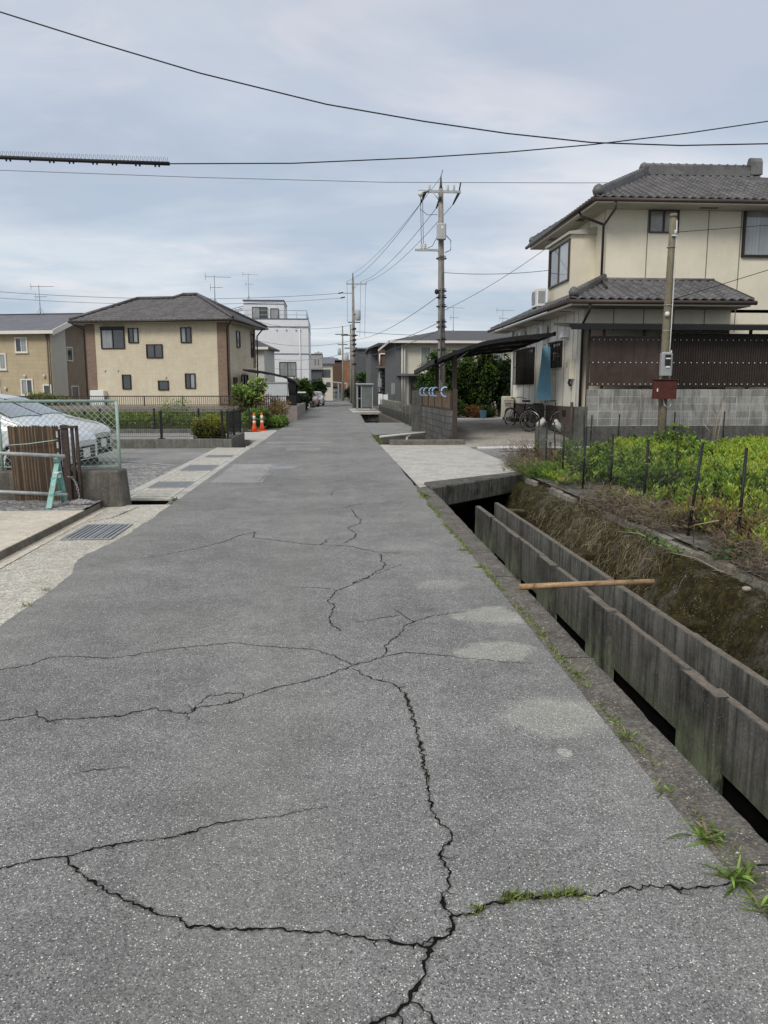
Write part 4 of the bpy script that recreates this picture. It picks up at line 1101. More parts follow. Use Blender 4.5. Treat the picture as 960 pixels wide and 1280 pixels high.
# driveway wall with brown fence panels
gw = thing('garden_wall', 'block wall topped with brown fence panels along the left of the driveway', 'wall', (3.55, 26, 0))
m = MB(); m.box(3.50, 3.62, 22.62, 29.6, -.3, 1.0); m.build('blocks', M['block_y'], gw)
m = MB(); m.box(3.49, 3.63, 22.62, 29.6, 1.0, 1.03); m.box(3.53, 3.59, 22.62, 29.6, 1.53, 1.56)
for i in range(5): y = 22.66 + i * 1.72; m.box(3.52, 3.60, y - .03, y + .03, 1.03, 1.56)
m.build('fence_frame', M['frame_brown'], gw)
m = MB()
for i in range(34):
    y = 22.7 + i * .202; m.box(3.548, 3.572, y, y + .194, 1.04, 1.53)
m.build('fence_panel', plain('brown_board', (.15, .098, .062), .7, .25, 3, bump=.2), gw)
m = MB(); m.box(3.60, 3.72, 22.48, 22.60, -.1, 1.6); m.build('end_post', M['brown_steel'], gw, bevel=.008)
m = MB(); m.box(3.15, 3.52, 29.62, 29.8, -.3, 1.58); m.build('return_wall', M['blockwall_end'], gw)
for u, Y in ((531, 28.8), (536, 27.6), (543, 26.1), (548, 25.25), (560.5, 23.2)):
    m = MB(); rr = .14
    m.tube([(3.46 + .13 * math.cos(a) * .9, Y, 1.53 + rr * math.sin(a)) for a in np.linspace(R(60), R(290), 14)], .024, 8)
    tag(m.build('clamp', M['blue_hook'], at=(3.5, Y, 1.5)), 'pale blue C-shaped plastic clamp hooked on top of the brown fence', 'clamp', 'blue clamps along the brown fence')

# carport by the driveway
cp = thing('carport', 'dark carport with a curved roof on two posts beside the cream house', 'carport', (3.85, 25.8, 0))
prof = [(3.12, 2.46), (3.4, 2.60), (3.75, 2.74), (4.2, 2.90), (4.6, 3.02), (5.1, 3.11), (5.6, 3.18), (6.2, 3.24), (6.75, 3.28)]
m = MB()
pts = [(x, 23.1, z) for x, z in prof] + [(x, 23.1, z - .045) for x, z in reversed(prof)]
for i in range(len(prof) - 1):
    a, b = prof[i], prof[i + 1]
    m.prism([(a[0], 23.1, a[1] - .03), (b[0], 23.1, b[1] - .03), (b[0], 23.1, b[1]), (a[0], 23.1, a[1])], (0, 5.5, -.2))
m.build('roof_sheet', M['frame_dark'], cp)
m = MB()
for y in (23.1, 24.9, 26.7, 28.52):
    dz = -(y - 23.1) / 5.5 * .2
    for i in range(len(prof) - 1):
        a, b = prof[i], prof[i + 1]
        m.prism([(a[0], y, a[1] - .13 + dz), (b[0], y, b[1] - .10 + dz), (b[0], y, b[1] - .032 + dz), (a[0], y, a[1] - .032 + dz)], (0, .06, 0))
m.prism([(3.1, 23.1, 2.36), (3.2, 23.1, 2.36), (3.2, 23.1, 2.5), (3.1, 23.1, 2.5)], (0, 5.5, -.2)); m.prism([(6.7, 23.1, 3.2), (6.76, 23.1, 3.2), (6.76, 23.1, 3.3), (6.7, 23.1, 3.3)], (0, 5.5, -.2))
m.build('roof_frame', M['black'], cp)
for y, h in ((23.9, 2.64), (27.9, 2.5)):
    m = MB(); m.box(3.79, 3.92, y - .07, y + .07, -.05, h); m.build('post', M['brown_steel'], cp, bevel=.006)
    m = MB(); m.tube([(3.86, y - .05, h - .18), (4.25, y - .05, h + .12)], .022, 6); m.build('brace', M['galv'], cp)

# cloth, pole, bicycles, bags
pc = MB(); pc.tube([(7.12, 25.3, .2), (7.12, 25.3, 3.1)], .022, 8)
tag(pc.build('support_pole', M['grey_plastic'], at=(7.12, 25.3, .2)), 'thin grey pole standing behind the hanging blue cloth', 'pole')
bc = MB()
bc.grid(lambda u, v: (7.07 + (u - .5) * (.27 + .24 * v ** 1.3) - .05 * v, 25.2 + .008 * math.sin(u * 7 + v * 2) - .06 * v, 2.98 - 1.70 * v - .03 * u * v), 14, 16)
tag(bc.build('hanging_cloth', M['blue_cloth'], at=(7.0, 25.2, 2)), 'long blue cloth hanging in front of the side wall of the cream house', 'cloth')


def bicycle(name, label, loc, rz, basket=True):
    t = thing(name, label, 'bicycle', loc, rz, 'bicycles by the side wall')
    for i, x in enumerate((-.53, .53)):
        w = MB(); w.m = 0; w.tube([(x + .32 * math.cos(a), 0, .33 + .32 * math.sin(a)) for a in np.linspace(0, 2 * PI, 28, endpoint=False)], .018, 6, closed=True)
        wo = w.build('wheel', M['rubber'], t, True)
        s = MB(); s.tube([(x + .295 * math.cos(a), 0, .33 + .295 * math.sin(a)) for a in np.linspace(0, 2 * PI, 28, endpoint=False)], .011, 4, closed=True)
        s.build('rim', M['chrome'], wo, True)
        s = MB()
        for k in range(14):
            a = k * PI / 7; s.tube([(x, .02 * (-1) ** k, .33), (x + .295 * math.cos(a), 0, .33 + .295 * math.sin(a))], .0022, 3, False)
        s.cyl((x, -.05, .33), (x, .05, .33), .025, None, 8); s.build('spokes', M['chrome'], wo, True)
    f = MB()
    for a, b, r in (((-.53, 0, .33), (-.12, 0, .29), .011), ((-.53, 0, .33), (-.2, 0, .74), .009), ((-.12, 0, .29), (-.24, 0, .86), .015), ((-.12, 0, .29), (.36, 0, .62), .018), ((.36, 0, .62), (.33, 0, .98), .015), ((-.2, 0, .70), (.34, 0, .82), .012)): f.cyl(a, b, r, None, 8)
    f.build('frame', M['black'], t, True)
    f = MB()
    for s in (-.05, .05): f.tube([(.36, s * .6, .64), (.42, s, .55), (.53, s, .33)], .010, 6)
    f.build('fork', M['black'], t, True)
    f = MB(); f.tube([(.05, -.29, .98), (.2, -.28, 1.02), (.31, -.12, 1.04), (.33, 0, 1.0), (.31, .12, 1.04), (.2, .28, 1.02), (.05, .29, .98)], .011, 6); f.build('handlebar', M['black'], t, True)
    f = MB(); f.prism([(-.40, -.10, .88), (-.40, .10, .88), (-.2, .06, .88), (-.08, .02, .88), (-.08, -.02, .88), (-.2, -.06, .88)], (0, 0, .06)); f.build('saddle', M['rubber'], t, True, .015)
    for x, a0, a1 in ((-.53, 20, 190), (.53, 30, 170)):
        f = MB(); f.tube([(x + .355 * math.cos(R(a)), 0, .33 + .355 * math.sin(R(a))) for a in np.linspace(a0, a1, 14)], .016, 5); f.build('mudguard', M['chrome'], t, True)
    if basket:
        f = MB()
        for z, k in ((.72, .8), (.82, .9), (.92, 1.0)):
            f.tube([(.42, -.15 * k, z), (.72 * (.9 + .1 * k), -.15 * k, z), (.72 * (.9 + .1 * k), .15 * k, z), (.42, .15 * k, z)], .005, 4, closed=True)
        for y in np.linspace(-.15, .15, 7): f.tube([(.66, y * .8, .72), (.72, y, .92)], .004, 3)
        for x in np.linspace(.44, .7, 6):
            for s in (-1, 1): f.tube([(x, s * .12, .72), (x, s * .15, .92)], .004, 3)
        f.build('basket', M['black'], t, True)
    f = MB(); f.tube([(-.2, .03, .3), (-.28, .12, 0.0)], .008, 5); f.tube([(-.12, -.12, .22), (-.12, .12, .36)], .01, 5); f.build('stand', M['black'], t, True)
    return t


bicycle('bicycle', 'black bicycle with a front basket leaning by the side wall, farther of two', (6.72, 27.0, .30), R(-62 + 180))
bicycle('bicycle', 'black bicycle partly covered by white bags, nearer of two, behind the fence posts', (7.05, 25.0, .22), R(-35), False)
for i, (x, y, z, rz, lb) in enumerate(((6.82, 24.7, .55, .4, 'crumpled white bag hanging on the nearer bicycle, left one'), (7.35, 24.55, .48, -.5, 'crumpled white bag hanging on the nearer bicycle, right one'))):
    m = MB()
    m.grid(lambda u, v: (x + .17 * math.cos(u * 2 * PI) * math.sin(.5 + v * 2.2) * (1 + .5 * mnoise.noise((u * 4, v * 4, i))), y + .11 * math.sin(u * 2 * PI) * math.sin(.25 + v * 2.6), z - .15 + .26 * v + .04 * mnoise.noise((u * 5, v * 5, 3 + i)) + rz * .15 * math.cos(u * 2 * PI)), 16, 8)
    tag(m.build('bag', M['grey_cloth'], at=(x, y, z)), lb, 'bag', 'white bags on the bicycle')
bk = MB(); bk.lathe((6.3, 31.6, .44), [(.11, 0), (.15, .32), (.16, .32)], 14); tag(bk.build('bucket', M['blue_cloth'], at=(6.3, 31.6, .44)), 'small blue bucket at the far end of the driveway by the hedge', 'bucket')
wb = MB(); wb.bevbox(6.95, 7.35, 30.6, 31.2, .4, 1.35, .03); tag(wb.build('heater_unit', M['cream_plastic'], at=(7.1, 30.9, .4)), 'pale upright water heater unit at the rear corner of the side wall', 'heater')
st = MB(); st.box(6.75, 7.4, 28.6, 30.0, .3, .56); tag(st.build('door_step', M['oldconc'], at=(7, 29, .3), bevel=.02), 'low concrete door step against the side wall behind the bicycle', 'step')

# ------------------------------------------------------------------ wooden meter post in the garden
wpst = thing('utility_post', 'weathered wooden post with grey meter and red box standing in the weed garden', 'utility post', (8.83, 20, 0))
m = MB(); m.tube([(8.81, 20, -.2), (8.79, 20, 1.5), (8.77, 20, 3.0), (8.785, 20, 4.6), (8.80, 20, 5.95)], [.115, .11, .10, .09, .085], 14); m.tube([(8.80, 20, 5.93), (8.80, 20, 6.02)], [.1, .085], 12); m.build('pole', M['wood'], wpst)
m = MB(); m.tube([(8.85, 19.89, 1.9), (8.86, 19.9, 3.2), (8.87, 19.91, 5.4), (8.86, 19.92, 5.85)], .014, 6); m.tube([(8.89, 19.9, 1.8), (8.90, 19.9, 2.6)], .016, 6); m.tube([(8.74, 19.87, 1.36), (8.76, 19.84, 1.20), (8.84, 19.82, 1.12), (8.93, 19.84, 1.18), (8.96, 19.87, 1.36)], .013, 6); m.tube([(8.62, 19.84, 1.9), (8.56, 19.8, 1.5), (8.6, 19.82, 1.2)], .012, 5)
m.build('conduit', M['pvc'], wpst)
mt = MB(); mt.bevbox(8.56, 8.86, 19.66, 19.84, 1.95, 2.55, .04); mo = mt.build('meter', M['grey_plastic'], wpst)
q = MB(); q.box(8.64, 8.79, 19.645, 19.657, 2.2, 2.48); q.m = 1; q.box(8.65, 8.78, 19.638, 19.645, 2.37, 2.40); q.box(8.66, 8.77, 19.638, 19.645, 2.15, 2.19); q.build('meter_window', [M['frame_dark'], M['white']], mo)
rb = MB(); rb.bevbox(8.42, 9.02, 19.70, 19.86, 1.35, 1.84, .015); rbo = rb.build('red_box', M['rust_box'], wpst)
q = MB(); q.box(8.40, 9.04, 19.66, 19.88, 1.84, 1.865); q.build('lid', M['rust_box'], rbo)
q = MB(); q.box(8.48, 8.51, 19.685, 19.70, 1.54, 1.62); q.build('latch', M['white'], rbo)
m = MB(); m.box(8.74, 8.86, 19.86, 19.91, 5.45, 5.49); m.lathe((8.82, 19.86, 5.5), [(.02, 0), (.045, .02), (.03, .05), (.045, .08), (.02, .1)], 10); m.lathe((8.72, 19.87, 3.45), [(.03, 0), (.06, .04), (.06, .1), (.03, .13)], 10); m.build('insulator', M['insul'], wpst)
for z in (3.1, 3.75, 5.2): MB().tube([(8.78 + .104 * math.cos(a), 20 + .104 * math.sin(a), z) for a in np.linspace(0, 2 * PI, 14, endpoint=False)], .012, 4, closed=True).build('strap', M['galv'], wpst)

# ------------------------------------------------------------------ garden fence of thin posts and net
gf = thing('garden_fence', 'thin black posts strung with wire netting round the weed garden', 'fence', (4.1, 12, 0))
FP = [((4.16, 7.44, .99), (4.13, 7.44)), ((4.02, 8.07, 1.0), (3.90, 8.07)), ((4.11, 9.72, .93), (4.08, 9.72)), ((4.15, 11.08, .93), (4.13, 11.08)), ((4.10, 12.15, .98), (4.08, 12.15)),
      ((4.22, 13.69, .97), (4.21, 13.69)), ((4.17, 14.66, .96), (4.18, 14.66)), ((4.55, 16.6, .93), (4.56, 16.6)), ((4.85, 18.0, .84), (4.87, 18.0)), ((5.45, 18.5, .8), (5.5, 18.5)),
      ((6.98, 20.9, .9), (7.02, 20.9)), ((7.22, 20.95, .9), (7.2, 20.95)), ((8.0, 20.95, .92), (7.98, 20.95)), ((9.58, 20.95, .98), (9.56, 20.95)), ((11.0, 20.95, 1.0), (11.0, 20.95)), ((12.6, 20.95, 1.0), (12.6, 20.95))]
for (tx, ty, tz), (bx, by_) in FP:
    m = MB(); m.tube([(bx, by_, -.15), (tx, ty, tz)], .016 if ty < 15 else .019, 6); m.m = 1
    z = random.choice((.3, .5, .62, .75)); k = z / tz; m.box(bx + (tx - bx) * k - .018, bx + (tx - bx) * k + .018, by_ - .018, by_ + .018, z - .004, z + .004)
    m.build('post', [M['black'], M['net_grey']], gf)
m = MB()
line = [((4.3, 5.2), .95)] + [((t[0], t[1]), min(.86, t[2] - .06)) for t, b in FP] + [((14.5, 20.95), .9)]
for (p, hp), (q, hq) in zip(line[:-1], line[1:]):
    L = math.dist(p, q); n = int(L / .06)
    for i in range(n):
        f = i / n; x = p[0] + (q[0] - p[0]) * f; y = p[1] + (q[1] - p[1]) * f; h = hp + (hq - hp) * f - .05 * math.sin(f * PI)
        r = .0011 + .00006 * y
        m.poly([(x - r, y, 0), (x + r, y, 0), (x + r, y, h), (x - r, y, h)])
    for k in range(7):
        z = .12 + .125 * k
        pts = [(p[0] + (q[0] - p[0]) * f, p[1] + (q[1] - p[1]) * f, (z * (hp + (hq - hp) * f) / .86) - .04 * math.sin(f * PI)) for f in np.linspace(0, 1, 5)]
        m.tube(pts, .0016, 3, False)
m.build('netting', M['netting'], gf)
# ------------------------------------------------------------------ beige house with the brown hip roof (turned a little)
RZ = R(-11.8)
B = thing('house', 'beige textured house with brown corner strips and a dark tiled hip roof', 'house', (-5.78, 45.0, .6), RZ)
LB, DB, EB = 8.45, 5.4, 4.80          # facade length, depth, eave height above its base


def bx(m, *a): return m.box(*a)


m = MB()
m.poly([(-LB, 0, -.3), (0, 0, -.3), (0, 0, EB), (-LB, 0, EB)]); m.m = 1
m.poly([(0, 0, -.3), (0, DB, -.3), (0, DB, EB), (0, 0, EB)]); m.poly([(-LB, DB, -.3), (-LB, 0, -.3), (-LB, 0, EB), (-LB, DB, EB)]); m.poly([(0, DB, -.3), (-LB, DB, -.3), (-LB, DB, EB), (0, DB, EB)])
m.build('wall', [M['house_b'], M['house_b_side']], B, True)
for q_ in ((-.55, .02, -.02, .03, -.3, EB - .01), (-LB - .02, -LB + .55, -.02, .03, -.3, EB - .01), (.0, .02, .03, .45, -.3, EB - .01), (0, .02, DB - .45, DB, 2.4, EB - .02)):
    MB().box(*q_).build('corner_strip', M['corner_tile'], B, True)
# roof: main hip with a slightly higher hip behind it sharing the front slope
OV = .62; ps = .51; npn = math.sqrt(1 + ps * ps)
ew, ee = -LB - OV, OV
dA, dB = 2.85, 3.3                    # horizontal distance from eave to the two ridges
rf = MB()


def loB(t):
    d = t / npn
    return ew + d if d <= dA else ew + 2.2 + d


tiles(rf, (0, -OV, EB + .12), (1, 0, 0), (0, 1, ps), (0, -ps, 1), loB, lambda t: ee - t / npn * 1.0, dB * npn, .30, .28, .022, .018)
tiles(rf, (ee, 0, EB + .12), (0, 1, 0), (-1, 0, ps), (ps, 0, 1), lambda t: -OV + t / npn, lambda t: -OV + 2 * dB - t / npn, dB * npn, .30, .28, .022, .018)
rf.m = 1
zt = EB + .06
rf.prism([(ew, -OV, zt), (ee, -OV, zt), (ee - dB, dB - OV, zt + ps * dB), (ew + 2.2 + dB, dB - OV, zt + ps * dB), (ew + 2.2 + dA, dA - OV, zt + ps * dA), (ew + dA, dA - OV, zt + ps * dA)], (0, 0, .05))
rf.prism([(ee, -OV, zt), (ee, 2 * dB - OV, zt), (ee - dB, dB - OV, zt + ps * dB)], (0, 0, .05))
rf.prism([(ew, -OV, zt), (ew + dA, dA - OV, zt + ps * dA), (ew, 2 * dA - OV, zt)], (0, 0, .06))
rf.prism([(ew, 2 * dA - OV, zt), (ew + dA, dA - OV, zt + ps * dA), (ew + 2.2 + dB, dB - OV, zt + ps * dB + .05), (ee - dB, dB - OV, zt + ps * dB + .05), (ee, 2 * dB - OV, zt)], (0, 0, .05))
rf.prism([(ew + 2.2 + dA, dA - OV, zt + ps * dA), (ew + 2.2 + dB, dB - OV, zt + ps * dB), (ew + 2.2, 2 * dB - OV, zt)], (0, 0, .07))
rf.m = 2
Z1 = EB + .20
rf.tube([(ew + dA, dA - OV, Z1 + ps * dA), (ew + 2.3 + dA, dA - OV, Z1 + ps * dA)], .09, 8)
rf.tube([(ew + 2.2 + dB, dB - OV, Z1 + ps * dB), (ee - dB, dB - OV, Z1 + ps * dB)], .10, 8)
rf.tube([(ee - dB, dB - OV, Z1 + ps * dB), (ee, -OV, Z1)], .09, 8); rf.tube([(ew + dA, dA - OV, Z1 + ps * dA), (ew, -OV, Z1)], .09, 8)
rf.tube([(ee - dB, dB - OV, Z1 + ps * dB), (ee, 2 * dB - OV, Z1)], .09, 8); rf.tube([(ew + 2.2 + dA, dA - OV, Z1 + ps * dA), (ew + 2.2 + dB, dB - OV, Z1 + ps * dB)], .08, 8)
rfo = rf.build('roof', [M['roof_tile_brown'], M['gutter'], M['roof_tile_brown']], B, True)
m = MB(); m.box(ew + .04, ee - .04, -OV + .04, 0, EB - .02, EB + .04); m.box(0, ee - .04, 0, 2 * dB - OV - .1, EB - .02, EB + .04); m.box(ew + .04, -LB, 0, 2 * dA - OV, EB - .02, EB + .04)
m.build('soffit', M['soffit'], B, True)
m = MB()
for a, b in (((ew - .05, -OV - .06, EB + .06), (ee + .05, -OV - .06, EB + .06)), ((ee + .06, -OV - .05, EB + .06), (ee + .06, 2 * dB - OV, EB + .06)), ((ew - .06, -OV, EB + .06), (ew - .06, 2 * dA - OV, EB + .06))): m.tube([a, b], .06, 8)
m.build('gutter', M['gutter'], B, True)
for pts in ([(.5, -.6, EB + .02), (.06, -.08, EB - .35), (.06, -.08, -.2)], [(ee, DB - .3, EB), (.12, DB + .06, EB - .4), (.06, DB + .06, -.2)], [(ew, -.5, EB), (-LB - .08, -.06, EB - .35), (-LB - .08, -.06, -.2)]):
    m = MB(); m.tube(pts, .045, 8); m.build('downpipe', M['gutter'], B, True)
# windows measured off the facade: s = distance from the right corner
for (s, z, w, h, pn, sh) in ((6.8, 3.42, 1.34, 1.0, ('glass_curtain', 'glass'), .16), (5.54, 3.74, .52, .74, ('glass', 'glass_curtain'), 0), (4.3, 2.88, .88, .68, ('glass', 'glass'), 0), (2.38, 3.72, .54, .76, ('glass_curtain', 'glass'), 0),
                             (6.08, 1.11, .44, .74, ('glass',), 0), (3.85, 1.06, .54, .45, ('glass',), 0), (2.22, 1.15, .52, .76, ('glass', 'glass_curtain'), 0)):
    window(B, -s, 0, z, w, h, 0, 'frame_dark', pn, .05, .07, shutter=sh)
for (y, z, w, h, pn) in ((2.0, 3.55, .50, .85, ('glass_curtain',)), (4.75, 3.1, .45, 1.45, ('glass',)), (3.0, .75, 1.1, 1.15, ('glass', 'glass'))):
    window(B, 0, y, z, w, h, R(90), 'frame_dark', pn, .05, .07)
m = MB(); m.box(0, .06, .95, 1.6, -.2, 1.75); do = m.build('door', M['frame_dark'], B, True); m = MB(); m.box(.06, .085, 1.46, 1.5, .6, 1.0); m.build('handle', M['galv'], do, True)
for (x, z) in ((-7.4, 2.15), (-6.6, 2.15), (-2.3, EB - .18), (-3.1, EB - .18), (-3.7, 1.75)):
    m = MB(); m.tube([(x, -.08, z - .02), (x, 0, z)], [.05, .075], 10); m.build('vent_cap', M['cream_plastic'], B, True)
m = MB(); m.tube([(.05, 1.9, 1.95), (.16, 1.9, 1.9)], [.06, .08], 10); m.build('wall_lamp', M['white'], B, True)
antenna(B, -1.9, 3.6, EB + 1.2, 1.9, .3)
mb_ = MB(); mb_.bevbox(0, .86, 0, .5, -.4, .98, .03); o = mb_.build('water_heater', M['white'], None, True); o.location = (-13.9, 46.3, .62); o.rotation_euler = (0, 0, RZ); tag(o, 'white water heater cabinet beside the left corner of the beige house', 'heater')

# ------------------------------------------------------------------ tan gabled house at the far left
A = thing('house', 'tan house with white window frames and a plain grey gabled roof, far left', 'house', (-17.2, 50.0, .55), RZ)
EA, LA, DA = 4.62, 16, 3.4
m = MB(); m.poly([(-LA, 0, -.4), (0, 0, -.4), (0, 0, EA), (-LA, 0, EA)]); m.m = 1; m.poly([(0, 0, -.4), (0, 1.75, -.4), (0, 1.75, EA + .7), (0, 0, EA)]); m.m = 2
m.poly([(0, 1.75, -.4), (-.35, 1.75, -.4), (-.35, 1.75, EA + .7), (0, 1.75, EA + .7)]); m.poly([(-.35, 1.75, -.4), (-.35, 6.8, -.4), (-.35, 6.8, EA), (-.35, 3.4, EA + 1.22), (-.35, 1.75, EA + .7)])
m.build('wall', [M['house_a'], M['house_a_side'], M['brown_side']], A, True)
m = MB(); pa = .34
m.prism([(-LA, -.45, EA - .02), (.45, -.45, EA - .02), (.45, 3.4, EA + pa * 3.85), (-LA, 3.4, EA + pa * 3.85)], (0, 0, .10)); m.prism([(-LA, 7.25, EA - .02), (.45, 7.25, EA - .02), (.45, 3.4, EA + pa * 3.85), (-LA, 3.4, EA + pa * 3.85)], (0, 0, .10))
m.m = 1; m.prism([(.45, -.45, EA - .22), (.45, 3.4, EA + pa * 3.85 - .24), (.45, 3.4, EA + pa * 3.85 + .11), (.45, -.45, EA + .10)], (.06, 0, 0)); m.prism([(.45, 7.25, EA - .22), (.45, 3.4, EA + pa * 3.85 - .24), (.45, 3.4, EA + pa * 3.85 + .11), (.45, 7.25, EA + .10)], (.06, 0, 0))
m.box(-LA, .5, -.52, -.45, EA - .14, EA + .06); m.m = 2; m.box(-LA, .45, 3.33, 3.47, EA + pa * 3.85 + .10, EA + pa * 3.85 + .15)
m.build('roof', [M['roof_slate'], M['frame_white'], M['roof_dark']], A, True)
for (s, z, w, h, pn) in ((1.95, 3.45, .66, .78, ('glass', 'glass_curtain')), (3.45, 2.4, .66, .86, ('glass', 'glass_curtain')), (1.75, .82, .66, .86, ('glass_curtain', 'glass')), (4.05, .75, .8, .9, ('glass', 'glass')), (.40, .60, .40, .74, ('glass',))):
    window(A, -s, 0, z, w, h, 0, 'frame_white', pn, .09, .06, sill=True)
for (y, z, w, h) in ((2.7, 3.0, .6, .8), (3.1, .2, .8, 1.1)): window(A, -.35, y, z, w, h, R(90), 'frame_white', ('glass',), .06)
m = MB(); m.tube([(-.22, -.05, EA - .1), (-.22, -.05, -.3)], .04, 6); m.tube([(-.08, -.05, EA - .1), (-.08, -.05, -.3)], .03, 6); m.build('downpipe', M['brown_side'], A, True)
for x, z in ((-1.85, 1.95), (-.55, 1.95), (-3.2, 1.2)):
    m = MB(); m.tube([(x, -.14, z - .06), (x, 0, z)], [.08, .11], 8); m.build('vent_cap', M['cream_plastic'], A, True)
antenna(A, -2.6, 3.4, EA + 1.3, 2.0, .1)
o = MB().bevbox(0, 1.25, 0, .5, 0, .85, .03).build('utility_cabinet', M['grey_plastic'], None, True); o.location = (-24.2, 49.6, .5); o.rotation_euler = (0, 0, RZ); tag(o, 'grey outdoor cabinet with a brown end panel below the tan house', 'cabinet')

# ------------------------------------------------------------------ carport, shed, further houses on the left
cl = thing('carport', 'black carport with a curved cantilever roof beside the beige house', 'carport', (-2.6, 44, .65))
m = MB(); pr = [(-4.85, 2.78), (-4.3, 2.74), (-3.7, 2.66), (-3.0, 2.52), (-2.4, 2.36), (-2.05, 2.22), (-1.85, 2.05)]
for i in range(len(pr) - 1):
    a, b = pr[i], pr[i + 1]; m.prism([(a[0], 44.3, a[1] - .09), (b[0], 44.3, b[1] - .13), (b[0], 44.3, b[1]), (a[0], 44.3, a[1])], (0, 4.2, 0))
m.build('roof', M['black'], cl)
for y in (44.5, 47.8):
    m = MB(); m.prism([(-2.25, y, .6), (-2.02, y, .6), (-1.9, y, 2.12), (-2.4, y, 2.3)], (0, .14, 0)); m.build('post', M['black'], cl)
sh = thing('storage_shed', 'pale ribbed steel storage shed behind the brown railing under the carport', 'shed', (-3.0, 43.4, .66))
m = MB(); m.box(-3.5, -2.32, 43.0, 43.9, .6, 1.98)
n = 24
for i in range(n): x = -3.5 + 1.17 * i / n; m.box(x + .01, x + .03, 42.988, 43.0, .65, 1.95)
m.build('body', M['shed'], sh)
m = MB(); m.box(-3.55, -2.28, 42.95, 43.95, 1.98, 2.05); m.build('roof', M['grey_plastic'], sh)

C_ = thing('house', 'small grey-beige house with a dark roof between the beige house and the white block', 'house', (-5.35, 58, .6), R(-8))
m = MB(); m.box(-7, .6, 0, 3.6, -.3, 4.1); m.m = 1; m.box(-.9, .62, -.02, 0, -.3, 1.6)
m.build('wall', [M['house_a_side'], M['house_a']], C_, True)
m = MB(); m.prism([(-7.4, -.4, 4.0), (.95, -.4, 4.0), (.95, 4.0, 4.0), (-7.4, 4.0, 4.0)], (0, 0, .12)); m.add([(-7.4, -.4, 4.12), (.95, -.4, 4.12), (.95, 4.0, 4.12), (-7.4, 4.0, 4.12), (-5.2, 1.8, 5.3), (-1.6, 1.8, 5.3)], [(0, 1, 5, 4), (1, 2, 5), (2, 3, 4, 5), (3, 0, 4)]); m.m = 1; m.box(-7.45, 1.0, -.46, -.4, 3.95, 4.13)
m.build('roof', [M['roof_dark'], M['frame_white']], C_, True)
window(C_, -.95, 0, 2.5, .35, 1.2, 0, 'frame_white', ('glass',), .08); window(C_, -.15, 0, 2.9, .35, 1.0, 0, 'frame_white', ('glass',), .08)

Wb = thing('apartment_block', 'white three storey flat roofed block with dark bands and a railed roof terrace', 'building', (-5, 76, 0))
WX0, WX1, WY0, WY1, WZ = -8.6, -1.95, 75.0, 84.0, 8.25
m = MB(); m.box(WX0, WX1, WY0, WY1, 0, WZ); m.build('wall', M['white_bld'], Wb)
m = MB()
for z, h in ((WZ - .02, .1), (WZ - .75, .1), (5.0, .09), (2.25, .09)): m.box(WX0 - .02, WX1 + .02, WY0 - .03, WY1, z, z + h)
m.build('band', M['band'], Wb)
m = MB(); m.box(-8.1, -4.3, 76.6, 82, WZ, WZ + 1.85); m.m = 1; m.box(-8.2, -4.25, 76.5, 82.1, WZ + 1.85, WZ + 1.95); m.box(-8.15, -4.28, 76.55, 82, WZ + 1.55, WZ + 1.6)
ph = m.build('penthouse', [M['white_bld'], M['band']], Wb)
window(Wb, -6.6 + 5, .55, WZ + .12, 1.35, 1.1, 0, 'frame_dark', ('glass_curtain', 'glass')); window(Wb, -5.2 + 5, .55, WZ + .1, .7, 1.0, 0, 'frame_dark', ('glass_curtain',))
window(Wb, -3.95 + 5, -1.0, 3.0, 1.5, 1.25, 0, 'frame_dark', ('glass_curtain', 'glass_curtain'))
m = MB()
for z in (WZ + .42, WZ + .82): m.tube([(WX0 + .1, WY0 + .1, z), (WX1 - .15, WY0 + .1, z), (WX1 - .15, WY1, z)], .022, 5)
for i in range(8): x = WX0 + .1 + (WX1 - WX0 - .25) * i / 7; m.cyl((x, WY0 + .1, WZ), (x, WY0 + .1, WZ + .82), .018, None, 5)
for y in (77, 79, 81): m.cyl((WX1 - .15, y, WZ), (WX1 - .15, y, WZ + .82), .018, None, 5)
m.build('terrace_railing', M['grey_plastic'], Wb)
m = MB(); m.tube([(-2.75, WY0 - .06, 7.35), (-2.75, WY0 - .06, .2)], .05, 6); m.m = 1
for x in (-4.9, -4.0, -3.1, -2.7): m.box(x - .05, x + .05, WY0 - .1, WY0, 7.2, 7.28)
m.build('downpipe', [M['white'], M['band']], Wb)
m = MB()
for i in range(5): m.tube([(-9.9 + i * .45, 77 - .0, WZ + .9 + .12 * i), (-9.9 + i * .45, 80, WZ + .9 + .12 * i)], .03, 4)
for y in (77, 78.5, 80): m.tube([(-10.0, y, WZ + .85), (-9.0, y, WZ + 1.2), (-8.1, y, WZ + 1.42)], .035, 4)
m.cyl((-9.6, 77, WZ - .2), (-9.6, 77, WZ + .95), .04, None, 5)
m.build('pergola', M['grey_plastic'], Wb)
antenna(Wb, -7.7 + 5, 1.5, WZ + 1.9, 2.6, .2)

